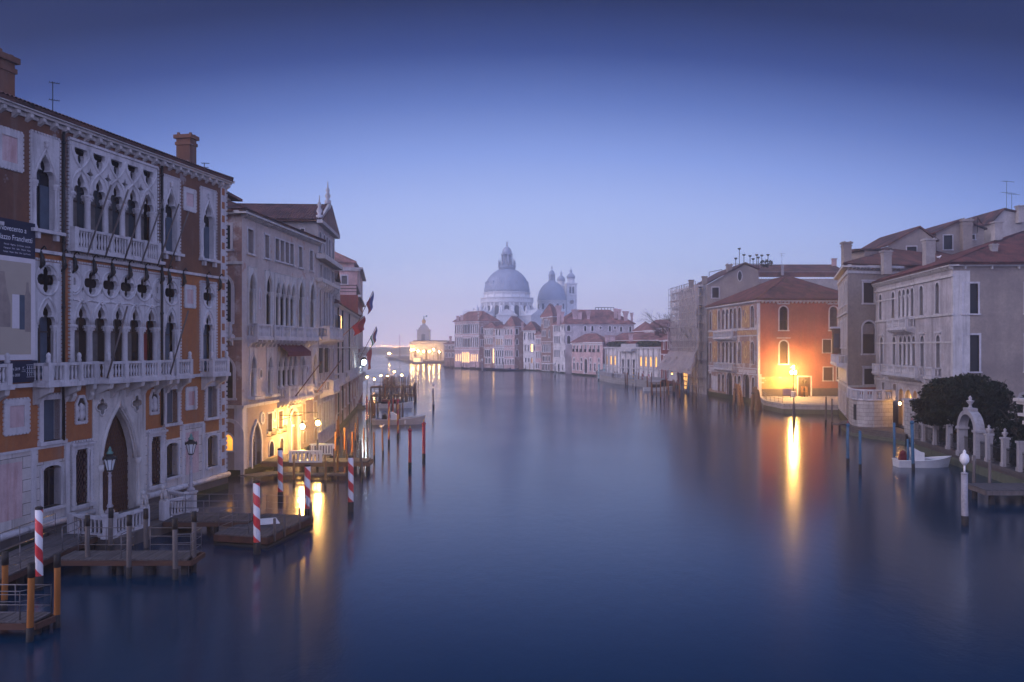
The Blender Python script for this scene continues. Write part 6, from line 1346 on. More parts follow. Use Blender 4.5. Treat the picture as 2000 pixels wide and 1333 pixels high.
# ================================================================ mooring poles
def taper(base, h, r, lean=(0, 0), below=1.2, n=10, top=.92, dz=0.0):
    mb = MB(); a = Vector((-lean[0]*below/h, -lean[1]*below/h, -below)); t = Vector((lean[0], lean[1], h))
    mb.tube([a, Vector((0, 0, 0)), t*.5+Vector((random.uniform(-.02, .02), random.uniform(-.02, .02), 0)), t], [r*1.02, r, r*.97, r*top], n); return mb
def pole(px, yb, yt, w, kind, label, group, lean=0.0, name='mooring_pole'):
    """px, yb: where it meets the water; yt: its top; w: width in photo pixels"""
    b = WP(px, yb); D = b.y; h = (yb-yt)/F*D; r = max(.05, w/2/F*D); ln = (lean/F*D, random.uniform(-.03, .03)*h)
    mats = {'stripe': 'spiral_red', 'gold': 'spiral_gold', 'aqua': 'spiral_aqua', 'yellow': 'spiral_yellow', 'red': 'pole_red', 'verm': 'pole_vermilion', 'blue': 'pole_blue', 'orange': 'wood_orange', 'brown': 'wood_brown', 'grey': 'wood_grey', 'capped': 'wood_grey', 'orangecap': 'wood_orange', 'bluecap': 'pole_blue', 'white': 'pole_white', 'bluered': 'pole_blue', 'lamp': 'pole_white'}
    t = thing(name, b, label, 'mooring pole', group)
    loc = lambda mb: setattr(mb, 'v', [Vector(q)+b for q in mb.v])
    m = taper(b, h, r, ln, top=.8 if kind in ('orange', 'brown', 'grey') else .97); loc(m); m.build('shaft', mats[kind], t)
    m = MB(); q = min(.55, h*.18); m.tube([b-Vector((0, 0, .4)), b+Vector((ln[0]*q/h, ln[1]*q/h, q))], r*1.06, 10); m.build('tar_base', 'tar', t)
    top = b+Vector((ln[0], ln[1], h))
    if kind in ('red', 'gold', 'verm'):
        m = MB(); m.lathe(top, [(r*1.0, -.05), (r*1.35, 0), (r*1.35, r*.4), (r*1.15, r*.7), (r*.5, r*1.3), (.02, r*1.6)], 10); m.build('cap', 'pole_red' if kind != 'verm' else 'gold', t)
        m = MB(); m.lathe(top, [(.02, r*1.5), (r*.35, r*1.7), (r*.5, r*2.1), (r*.3, r*2.6), (.01, r*3.3)], 8); m.build('finial', 'gold', t)
    elif kind in ('bluecap', 'bluered'):
        m = MB(); m.lathe(top, [(r, -.05), (r*1.4, 0), (r*1.4, r*.6), (r*.6, r*1.6), (.02, r*1.8)], 10); m.build('cap', 'pole_blue', t); m = MB(); m.lathe(top, [(r*.4, r*1.5), (r*.35, r*2.4), (.02, r*3.4)], 8); m.build('finial', 'pole_red', t)
    elif kind in ('capped', 'orangecap'):
        m = MB(); m.tube([top-Vector((0, 0, r*4)), top+Vector((0, 0, .03))], [r*1.08, r*1.02], 10); m.build('cap', 'tar', t)
    elif kind in ('stripe', 'white', 'lamp', 'aqua'):
        m = MB(); m.lathe(top, [(r*1.02, -.06), (r*1.02, .02), (r*.6, .05), (.01, .06)], 12); m.build('cap', 'tar' if kind == 'stripe' else 'pole_white', t)
    if kind == 'lamp':
        m = MB(); m.tube([top, top+Vector((0, 0, r*2.5))], r*.3, 6); m.lathe(top+Vector((0, 0, r*2.5)), [(r*.5, 0), (r*1.3, r*1.2), (r*1.4, r*2.2), (r*1.1, r*3.2), (r*.4, r*3.8), (r*.5, r*4.3), (.02, r*4.8)], 12); m.build('lamp_globe', 'white_paint', t)
    return t
SR = 'red and white striped poles by the left bank docks'
for a in ((77, 1152, 992, 14.5, 'red and white striped pole rising behind the orange posts at the near left corner'), (502, 1082, 940, 13.4, 'bright red and white striped pole at the front corner of the railed pontoon'), (548, 978, 877, 10.2, 'faded red and white striped pole standing before the brick water steps'), (601, 1012, 909, 12, 'red and white striped pole at the far corner of the railed pontoon'), (685, 999, 892, 11, 'red and white striped pole farthest right, beside the end of the timber jetty')): pole(*a[:4], 'stripe', a[4], SR)
for a in ((8, 1192, 1079, 12, 'orange mooring post cut by the left picture edge'), (58, 1253, 1102, 13, 'front orange post with black cap at the near left landing'), (111, 1226, 1083, 12, 'orange post with black cap at the right end of the near left landing')): pole(*a[:4], 'orangecap', a[4], 'orange posts of the near left landing', lean=3)
for k, a in enumerate(((172, 1120, 1008, 9.5), (216, 1082, 994, 9), (252, 1130, 1008, 9.5), (286, 1086, 995, 9), (343, 1132, 1014, 10), (379, 1117, 1001, 9.3))):
    pole(*a, 'capped', ('grey post with black cap left of the stone balustrade lamp', 'grey post with black cap right before the stone lamp pedestal', 'grey post with black cap at the front of the railed jetty below the portal', 'grey post with black cap behind the railed jetty below the portal', 'leaning grey post with black cap at the right end of the railed jetty', 'grey post with black cap standing alone right of the railed jetty')[k], 'grey black capped posts before the orange palace', lean=-2 if k == 4 else 0)
pole(800.6, 917, 842, 6.6, 'red', 'nearer dark red pole with a gold finial, left of its twin', 'dark red poles with gold finials'); pole(827.8, 899, 829, 6.4, 'red', 'farther dark red pole with a gold finial, right of its twin', 'dark red poles with gold finials')
pole(759.6, 870, 788, 4.3, 'gold', 'maroon and yellow spiral pole before the stern of the cream motorboat', 'maroon and yellow spiral poles'); pole(777.4, 857, 783, 4.3, 'gold', 'maroon and yellow spiral pole beside the middle of the cream motorboat', 'maroon and yellow spiral poles')
pole(716.8, 828, 775, 3.4, 'verm', 'bright vermilion pole with gold head close to the worn brick house', None); pole(767.6, 812, 777, 2.4, 'verm', 'thin vermilion pole between the two spiral poles', None)
G1 = 'plain wooden posts at the pale palace jetty'
for px, yb, yt, w, kd, ln in ((573.8, 948, 889, 4.4, 'brown', 0), (599.4, 910, 875, 4.2, 'grey', 0), (604.8, 921, 870, 4.4, 'brown', 0), (620, 913, 859, 4.4, 'grey', 0), (635.2, 949, 889, 4.4, 'brown', 0), (654, 933, 877, 4, 'brown', -2), (660, 931, 870, 4.2, 'orange', 0), (655.5, 888, 844, 3.6, 'orange', 0), (658.8, 864, 820, 2.6, 'orange', 0), (663, 861, 813, 2.8, 'orange', -2), (673, 888, 836, 3.8, 'orange', 0), (677.7, 917, 860, 3.6, 'brown', 0), (688, 892, 844, 3.4, 'orange', 0), (704, 921, 860, 4, 'grey', 0), (708, 934, 869, 3.6, 'grey', -3), (711.6, 894, 836, 3.4, 'orange', -1), (718, 911, 855, 3.6, 'brown', 0), (731, 899, 845, 3.9, 'orange', -1), (748.2, 890, 837, 3.9, 'brown', -1.5)):
    pole(px, yb, yt, w, kd, 'bare wooden mooring post in the cluster around the pale palace jetty', G1, ln)
G2 = 'wooden posts around the moored boats by the worn brick house'
for px, yb, yt, w, kd in ((721, 822, 782, 2.4, 'orange'), (725.2, 836, 780, 2.2, 'brown'), (729, 822, 783, 2, 'orange'), (732, 818, 787, 2.4, 'orange'), (733, 792, 769, 1.8, 'brown'), (736, 792, 768, 1.8, 'grey'), (739.5, 792, 770, 2, 'grey'), (744.4, 789, 762, 1.8, 'brown'), (747, 789, 762, 1.7, 'brown'), (751.7, 790, 758, 2.2, 'orange'), (757, 772, 733, 1.6, 'brown'), (764, 770, 735, 1.7, 'brown'), (774, 826, 782, 1.6, 'brown'), (781, 829, 790, 2.4, 'brown'), (786.4, 815, 787, 2.3, 'brown'), (778.5, 790, 762, 1.6, 'brown'), (783.8, 790, 759, 1.8, 'brown'), (786.5, 786, 752, 2, 'brown'), (792.6, 791, 761, 1.8, 'brown'), (795.5, 791, 760, 1.9, 'brown'), (809.7, 788, 749, 2.1, 'brown'), (812.6, 780, 748, 2, 'brown'), (761, 797, 768, 2.2, 'grey'), (765.5, 798, 766, 2.4, 'grey'), (694, 868, 826, 2.6, 'orange'), (699, 858, 815, 2.4, 'brown'), (742, 776, 752, 1.7, 'brown'), (749, 775, 750, 1.7, 'grey'), (770, 778, 752, 1.7, 'brown'), (800, 777, 752, 1.8, 'brown'), (804, 781, 755, 1.8, 'grey'), (788, 779, 754, 1.6, 'brown'), (727, 805, 772, 2, 'orange'), (738, 812, 784, 2, 'brown'), (753, 779, 751, 1.8, 'orange')):
    pole(px, yb, yt, w*1.35, kd, 'weathered wooden mooring post crowded among the jetties past the worn brick house', G2)
G3 = 'far mooring posts along the lit jetty on the left bank'
for k, x in enumerate((695, 718, 735, 752, 770, 786, 800, 820, 845, 865, 885, 905, 925, 945, 975, 1000, 1030, 1065, 1100, 1125, 1150, 1185, 1215, 1250, 1300, 1335)):
    px = 680+x/10.256; random.seed(k); pole(px, 756+random.uniform(-2, 3), 735+random.uniform(-3, 3), 2.1, random.choice(('brown', 'grey', 'brown')), 'dark mooring post in the dense row along the far left jetty', G3)
random.seed(9)
pole(816.7, 761, 735, 1.8, 'grey', 'lone dark channel post right of the left bank jetties', None); pole(846.7, 797, 760, 4, 'lamp', 'grey channel pole with a white lamp globe, alone in open water', None, -1)
pole(1885, 1026, 925, 12.6, 'lamp', 'big peeling white pole with a white lamp globe at the near right', None)
for a in ((1656, 909, 832, 5.6, 'bluecap', 'blue pole with a red tipped cap nearest the round terrace wall', 0), (1680, 921, 842, 5.4, 'blue', 'plain blue pole with a white band, right of the first capped one', 0), (1747.5, 907, 826, 5, 'blue', 'leaning blue pole at the stern of the little white boat', -2), (1773, 913, 858, 4.2, 'blue', 'short blue pole beside the little white boat', 0), (1784, 920, 827, 6, 'bluecap', 'tall blue pole with a red tipped cap beside the little white boat', -2)): pole(*a[:6], 'blue poles by the right bank steps', a[6])
for a in ((1613, 829, 775, 4, 'grey', 'grey pole off the campo quay, left of a pair'), (1625, 834, 779, 4, 'grey', 'grey pole off the campo quay, right of a pair'), (1902, 964, 890, 6, 'grey', 'grey pole by the garden fence beside the white lamp pole'), (1934, 972, 899, 6, 'grey', 'grey pole at the corner of the right timber dock')): pole(*a, None)
pole(1549, 832, 790, 4, 'grey', 'grey pole in front of the campo street lamp', None, 1); pole(1553, 826, 777, 3.2, 'grey', 'thin leaning pole just behind the campo lamp pole', None, -3)
for px, yb, yt, lab in ((1440, 791, 751, 'bundled timber dolphin before the mosaic palace arches, left one'), (1475.5, 801, 758, 'bundled timber dolphin before the mosaic palace corner, right one')):
    b = WP(px, yb); k = b.y/F; t = thing('timber_dolphin', b, lab, 'mooring post', 'bundled timber dolphins by the mosaic palace'); tp = b+Vector((0, 0, (yb-yt)*k))
    for dx, dy in ((-9, -1), (-3, -9), (4, 2), (9, -4)):
        m = MB(); m.tube([b+Vector((dx*k, dy*k*3, -1)), tp+Vector((dx*k*.35, dy*k*.5, random.uniform(-.3, .2)))], [.3, .24], 8); m.build('pile', 'wood_brown', t)
    m = MB(); m.lathe(tp-Vector((0, 0, .9)), [(.62, 0), (.66, .12), (.6, .25)], 10); m.build('band', 'iron', t)
G4 = 'wooden posts before the museum and the scaffolding'
for px, yb, yt in ((1201.8, 749, 726), (1204.5, 750, 726), (1217.6, 751, 727), (1221.7, 753, 728), (1224.8, 756, 728), (1246.4, 754, 728), (1253.6, 755, 729), (1265, 763, 735), (1271.6, 767, 728), (1274.6, 778, 748), (1282.4, 781, 748), (1290, 783, 745), (1297, 784, 742), (1302.8, 766, 740), (1306.4, 778, 745), (1315, 770, 741), (1317.8, 771, 742), (1328, 784, 750), (1335.8, 775, 742), (1341.8, 770, 745), (1352, 781, 747), (1359.8, 780, 749)):
    pole(px, yb, yt, 2.3, random.choice(('brown', 'orange', 'grey')), 'weathered mooring post in the loose rows before the white museum and scaffolding', G4, random.uniform(-1.5, 1))
for px, yb, yt, kd, lab in ((1256, 754, 726, 'stripe', 'small far red and white pole before the museum, left one'), (1267.6, 754, 728, 'stripe', 'small far red and white pole before the museum, right one'), (1169.4, 744, 712, 'aqua', 'pale aqua striped pole at the museum terrace corner, left one'), (1180, 745, 711, 'aqua', 'pale aqua striped pole at the museum terrace corner, right one'), (1236.8, 754, 728, 'yellow', 'yellow and blue striped pole before the museum'), (1241.5, 760, 733, 'lamp', 'white lamp pole in the water before the museum'), (1344.8, 774, 737, 'bluered', 'blue pole with a red tip before the site board'), (1084, 736, 716, 'lamp', 'thin pale lamp pole before the inlaid marble palace'), (942, 728, 709, 'lamp', 'thin pale lamp pole before the rose gothic palace')): pole(px, yb, yt, 2.6 if kd != 'lamp' else 2.4, kd, lab, None)
G5 = 'tiny far poles among the moored gondolas'
for k in range(44):
    px = 876+k*4.3+random.uniform(-1.5, 1.5); yb = 719+max(0, (px-900)*.035)+random.uniform(-1.5, 2.5); pole(px, yb, yb-random.uniform(12, 19), 1.3, random.choice(('brown', 'grey')), 'tiny dark pole in the far row before the gondola moorings', G5)
# ================================================================ timber docks, railings
def decking(parent, a, b, wv, z, mat='deck', plank=.2, th=.06):
    """planks laid across from a to b; wv = width vector"""
    a, b, wv = Vector((a[0], a[1], z)), Vector((b[0], b[1], z)), Vector((wv[0], wv[1], 0)); L_ = (b-a).length; d = (b-a)/L_; n = int(L_/plank); mb = MB()
    for k in range(n):
        p, q = a+d*(plank*k+.008), a+d*(plank*(k+1)-.008); j = Vector((0, 0, random.uniform(-.008, .008))); e = wv.normalized()*random.uniform(-.02, .03)
        top = [p+j, q+j, q+wv+e+j, p+wv+e+j]; mb.hull([v-Vector((0, 0, th)) for v in top], top)
    return mb.build('decking', mat, parent)
def railing(parent, pts, z, h=1.0, rails=3, step=1.4, r=.017, loop=False):
    mb = MB(); P3 = [Vector((p[0], p[1], z)) for p in pts]
    for k in range(rails): mb.tube([p+Vector((0, 0, h*(1-.36*k))) for p in P3], r*1.15 if k == 0 else r*.8, 6)
    for a, b in zip(P3[:-1], P3[1:]):
        n = max(1, round((b-a).length/step))
        for k in range(n+1): q = a+(b-a)*k/n; mb.tube([q, q+Vector((0, 0, h))], r, 6)
    return mb.build('railing', 'steel_rail', parent)
def beams(parent, quad, z, h=.28, mat='deck_edge'):
    mb = MB(); q = [Vector((p[0], p[1], z-.07)) for p in quad]; c = sum(q, Vector())/4
    for a, b in zip(q, q[1:]+q[:1]):
        n = ((a+b)/2-c); n.z = 0; n = n.normalized()*.05; mb.hull([a-Vector((0, 0, h))-n, b-Vector((0, 0, h))-n, b-Vector((0, 0, h))+n, a-Vector((0, 0, h))+n], [a-n, b-n, b+n, a+n])
    return mb.build('fascia', mat, parent)
def piles(parent, pts, z, r=.14):
    for p in pts: mb = MB(); mb.tube([Vector((p[0], p[1], -1)), Vector((p[0], p[1], z-.1))], [r, r*.9], 8); mb.build('pile', 'tar', parent)
def docks():
    t = thing('timber_jetty', (-15.5, 34.8, 1), 'grey timber jetty with broken steel railings below the gothic portal', 'jetty')
    decking(t, (-18.9, 35.4), (-13.3, 35.4), (0, 1.5), .7); beams(t, [(-18.9, 35.4), (-13.3, 35.4), (-13.3, 36.9), (-18.9, 36.9)], .7, .2); piles(t, [(-17.8, 35.7), (-16.4, 35.7), (-15.1, 35.7), (-13.7, 35.7), (-13.7, 36.6), (-15.4, 36.6), (-17, 36.6)], .7, .17)
    railing(t, [(-18.7, 36.8), (-16.3, 36.8), (-16.3, 35.6)], .7); railing(t, [(-15.6, 36.8), (-13.4, 36.8), (-13.4, 35.6), (-14.1, 35.5)], .7)
    t = thing('timber_walkway', (-20, 34, 1), 'long timber walkway with steel railings running under the orange palace wall', 'walkway')
    decking(t, (-21.6, 27), (-21.6, 40.2), (2.2, 0), .7); beams(t, [(-21.6, 27), (-19.4, 27), (-19.4, 40.2), (-21.6, 40.2)], .7, .2); piles(t, [(-19.6, y) for y in (28, 31, 34, 37, 39.8)], .7, .16)
    railing(t, [(-21.4, 27), (-21.4, 40)], .7); railing(t, [(-19.5, 27), (-19.5, 35.2)], .7); railing(t, [(-19.5, 37), (-19.5, 38.6), (-20.1, 39.2)], .7)
    t = thing('timber_landing', (-14.9, 27, .9), 'small timber landing with orange posts at the near left corner', 'landing')
    decking(t, (-20.5, 28.0), (-15.55, 28.0), (.1, 1.0), .5); beams(t, [(-20.5, 28.0), (-15.6, 28.0), (-15.4, 29.0), (-20.5, 29.0)], .5, .2); piles(t, [(-15.8, 28.3), (-15.8, 28.8), (-17.4, 28.3), (-19, 28.3)], .5, .2); railing(t, [(-20.5, 28.1), (-16.2, 28.1), (-15.6, 28.9), (-20.5, 28.95)], .5, .95)
    # stone landing with two lamps
    t = thing('stone_landing', (-19.5, 44, .6), 'stone landing with balustrades before the gothic portal', 'landing'); mb = MB(); q = [(-22.3, 41.0), (-18.4, 39.5), (-17.1, 46.2), (-20.6, 49.0)]
    mb.hull([Vector((x, y, -1)) for x, y in q], [Vector((x, y, .6)) for x, y in q]); mb.build('platform', 'kerbstone', t)
    decking(t, (-21.6, 41.4), (-20.2, 48.0), (2.6, -.6), .68, th=.05)
    def bal(a, b, z=.6, h=.95):
        a, b = Vector((*a, z)), Vector((*b, z)); mb = MB(); d = (b-a).normalized(); n = Vector((-d.y, d.x, 0))*.12; hv = lambda z0, z1, w: mb.hull([a+n*w+Vector((0, 0, z0)), b+n*w+Vector((0, 0, z0)), b-n*w+Vector((0, 0, z0)), a-n*w+Vector((0, 0, z0))], [a+n*w+Vector((0, 0, z1)), b+n*w+Vector((0, 0, z1)), b-n*w+Vector((0, 0, z1)), a-n*w+Vector((0, 0, z1))])
        hv(0, .14, 1.2); hv(h-.13, h, 1.2); k = int((b-a).length/.24)
        for i in range(k): mb.lathe(a+d*(.12+(b-a).length*i/k), [(.07, .14), (.05, .25), (.045, h-.35), (.07, h-.22), (.09, h-.13)], 6)
        for e in (a, b): mb.box((e.x, e.y, e.z+h/2+.02), (.34, .34, h+.04), atan2(d.y, d.x))
        mb.build('balustrade', 'istria', t)
    bal((-20.9, 40.6), (-18.75, 39.8)); bal((-18.75, 39.8), (-18.2, 42.3)); bal((-17.9, 43.9), (-17.3, 46.0)); bal((-17.3, 46.0), (-19.0, 47.3))
    for x, y in ((-18.2, 42.3), (-17.9, 43.9)):
        l = thing('lion_statue', (x, y, 1.55), 'small seated stone lion on the landing balustrade, '+('nearer one' if y < 43 else 'farther one'), 'statue', 'stone lions on the landing'); m = MB(); c = Vector((x, y, 1.57)); m.box((x, y, 1.62), (.3, .36, .1)); m.tube([c+Vector((0, .14, .1)), c+Vector((0, .05, .35)), c+Vector((0, -.06, .52)), c+Vector((0, -.1, .66))], [.14, .15, .13, .1], 8); m.lathe(c+Vector((0, -.13, .7)), [(.02, -.12), (.12, -.05), (.13, .04), (.08, .12), (.01, .15)], 8)
        for s in (-.08, .08): m.tube([c+Vector((s, -.12, .05)), c+Vector((s, -.12, .4))], .045, 6)
        m.build('body', 'istria_dirty', l)
    def lamp(x, y, label):
        l = thing('street_lamp', (x, y, .6), label, 'lamp', 'unlit iron lamps on the stone landing'); c = Vector((x, y, 0)); m = MB(); m.box((x, y, 1.1), (.46, .46, 1.1)); m.box((x, y, 1.68), (.56, .56, .1)); m.box((x, y, .66), (.6, .6, .14)); m.build('pedestal', 'istria', l)
        m = MB(); m.lathe(c, [(.2, 1.73), (.22, 1.85), (.1, 1.98), (.16, 2.08), (.085, 2.2), (.075, 3.3), (.06, 3.42), (.11, 3.5), (.05, 3.6), (.1, 3.66), (.05, 3.72)], 10); m.build('column', 'pole_white', l)
        m = MB(); m.lathe(c, [(.13, 3.74), (.27, 4.28)], 8, smooth=False); m.build('glass', 'lamp_glass', l)
        m = MB(); m.lathe(c, [(.05, 3.66), (.16, 3.72), (.16, 3.76), (.05, 3.77)], 8)
        for k in range(8):
            a = k*pi/4; m.tube([c+Vector((cos(a)*.14, sin(a)*.14, 3.75)), c+Vector((cos(a)*.28, sin(a)*.28, 4.28))], .016, 4); m.lathe(c+Vector((cos(a)*.31, sin(a)*.31, 4.28)), [(.02, -.05), (.03, .03), (.005, .14)], 5)
        m.lathe(c, [(.33, 4.28), (.33, 4.32), (.22, 4.4), (.16, 4.42), (.13, 4.52), (.02, 4.53)], 8); m.build('cage', 'iron', l); m = MB(); m.lathe(c, [(.13, 4.5), (.17, 4.56), (.07, 4.66), (.09, 4.7), (.015, 4.86)], 8); m.build('crown', 'copper_green', l)
    lamp(-18.75, 39.8, 'unlit iron lamp on a stone pedestal left of the portal'); lamp(-17.3, 46.0, 'unlit iron lamp on a stone pedestal right of the portal')
    t = thing('timber_gangway', (-15, 43, .9), 'timber gangway with steel railings leading from the stone landing to the pontoon', 'gangway')
    decking(t, (-17.6, 43.1), (-13.4, 43.1), (0, 2.2), .7); beams(t, [(-17.6, 43.1), (-13.4, 43.1), (-13.4, 45.3), (-17.6, 45.3)], .7, .2); piles(t, [(-17, 43.3), (-15, 43.3), (-13.8, 43.3), (-16, 45.1)], .7); railing(t, [(-17.3, 43.2), (-13.9, 43.2)], .7); railing(t, [(-17.3, 45.2), (-13.5, 45.2)], .7)
    t = thing('pontoon', (-12, 42, .75), 'square timber pontoon with steel railings and a loose white board', 'pontoon'); q = [(-14.3, 41.0), (-11.55, 40.3), (-10.55, 45.3), (-13.25, 46.0)]
    decking(t, q[0], q[3], (2.72, -.7), .55, plank=.22); beams(t, q, .55, .3, 'rust_red'); mb = MB(); mb.hull([Vector((x, y, -.6)) for x, y in q], [Vector((x, y, .1)) for x, y in q]); mb.build('float', 'rubber', t)
    railing(t, [(-13.9, 42.4), (-14.15, 41.2), (-12.6, 40.8), (-12.3, 41.5)], .55); railing(t, [(-13.5, 44.2), (-13.15, 45.8), (-10.85, 45.2)], .55)
    for x, y in ((-11.35, 40.8), (-11.15, 41.8), (-10.85, 43.6), (-10.6, 45)): m = MB(); m.tube([Vector((x, y, .2)), Vector((x, y, 1.3))], .07, 6); m.build('bollard', 'wood_grey', t)
    m = MB(); m.box((-12.5, 43.5, .61), (1.1, 1.4, .05), .4); tag(m.build('loose_board', 'white_paint', origin=(-12.2, 42.6, .8)), 'pale board lying flat on the pontoon planks', 'board')
    # pale palace jetty
    t = thing('timber_jetty', (-14, 64.5, 1), 'lit timber jetty with white balustrades at the pale palace door', 'jetty')
    decking(t, (-19.0, 64.7), (-10.9, 64.7), (0, 2.1), .8); decking(t, (-18.8, 66.82), (-14.4, 66.82), (0, 2.6), .8); beams(t, [(-19.0, 64.7), (-10.9, 64.7), (-10.9, 66.8), (-19.0, 66.8)], .8, .3, 'wood_brown'); piles(t, [(-18, 65), (-16, 65), (-14, 65), (-12, 65), (-11.2, 66.3), (-14.6, 69)], .8, .2)
    for a, e in (((-16.8, 64.75), (-14.5, 64.75)), ((-16.3, 69.2), (-14.5, 69.2))):
        mb = MB(); a, e = Vector((*a, .65)), Vector((*e, .65)); d = e-a
        for z0, z1 in ((.08, .2), (.85, 1.0)): mb.box(((a.x+e.x)/2, a.y, .65+(z0+z1)/2), (d.length, .14, z1-z0))
        for k in range(9): mb.box((a.x+d.x*k/8, a.y, 1.13), (.11 if k % 8 else .2, .11, 1.0))
        mb.build('balustrade', 'white_paint', t)
    t = thing('floating_stage', (-16, 61.6, .3), 'long low pale floating plank stage before the lit jetty', 'pontoon'); decking(t, (-17.6, 61.2), (-12.0, 61.2), (0, .9), .35, plank=.4, th=.12); piles(t, [(-17, 61.6), (-15, 61.6), (-13, 61.6)], .3, .25)
    t = thing('water_steps', (-18.4, 61.5, .3), 'pale timber water steps below the gothic water door', 'steps'); decking(t, (-19.4, 60.4), (-17.5, 62.6), (1.5, -.6), .42); 
    # far jetties
    for y0, D, x0, x1, lab in ((771, 152, 724, 809, 'rough timber jetty with posts past the red canopied boat'), (755, 184, 724, 808, 'farther long timber jetty under the bright lamps')):
        a, e = (x0-1000)/F*D, (x1-1000)/F*D; t = thing('timber_jetty', (a, D, 1), lab, 'jetty'); decking(t, (a, D), (e, D), (0, 2.6), 1.0, plank=.5, mat='wood_brown'); beams(t, [(a, D), (e, D), (e, D+2.6), (a, D+2.6)], 1.0, .35, 'wood_brown'); piles(t, [(a+(e-a)*k/5, D+.3) for k in range(6)], 1.0, .18); mb = MB(); mb.tube([Vector((a, D+2.4, 1.8)), Vector((e, D+2.4, 1.8))], .05, 5); mb.build('rail', 'wood_brown', t)
    for px, y, D, lab in ((770, 727, 188, 'brightest lamp on the far left jetty'), (785, 733, 190, 'lamp at the outer end of the far left jetty'), (744, 734, 195, 'twin lit lamp in the middle of the far left jetty'), (731, 741, 186, 'low lamp at the landward end of the far left jetty'), (717, 737, 172, 'small lamp on the red house corner past the worn brick row'), (757, 735, 196, 'lamp between the brightest and the twin lamp on the jetty')):
        q = P(px, y, D); t = thing('jetty_lamp', (q.x, q.y, 1), lab, 'lamp'); m = MB(); m.tube([Vector((q.x, q.y, -.5)), q+Vector((0, 0, .3))], .07, 5); m.lathe(q, [(.3, .3), (.05, .55)], 6); m.build('post', 'iron', t); m = MB(); m.lathe(q, [(.02, -.22), (.22, 0), (.02, .22)], 6); m.build('bulb', 'bulb_far', t)
    # right dock
    t = thing('timber_dock', (32, 52.5, .9), 'small grey timber dock at the right edge below the garden fence', 'dock'); decking(t, (28.5, 51.3), (36, 51.3), (.2, 2.6), .9); beams(t, [(28.5, 51.3), (36, 51.3), (36, 53.9), (28.7, 53.9)], .9, .25, 'wood_grey'); piles(t, [(29, 51.6), (31, 51.6), (33, 51.6), (29, 53.5)], .9, .18)
docks()
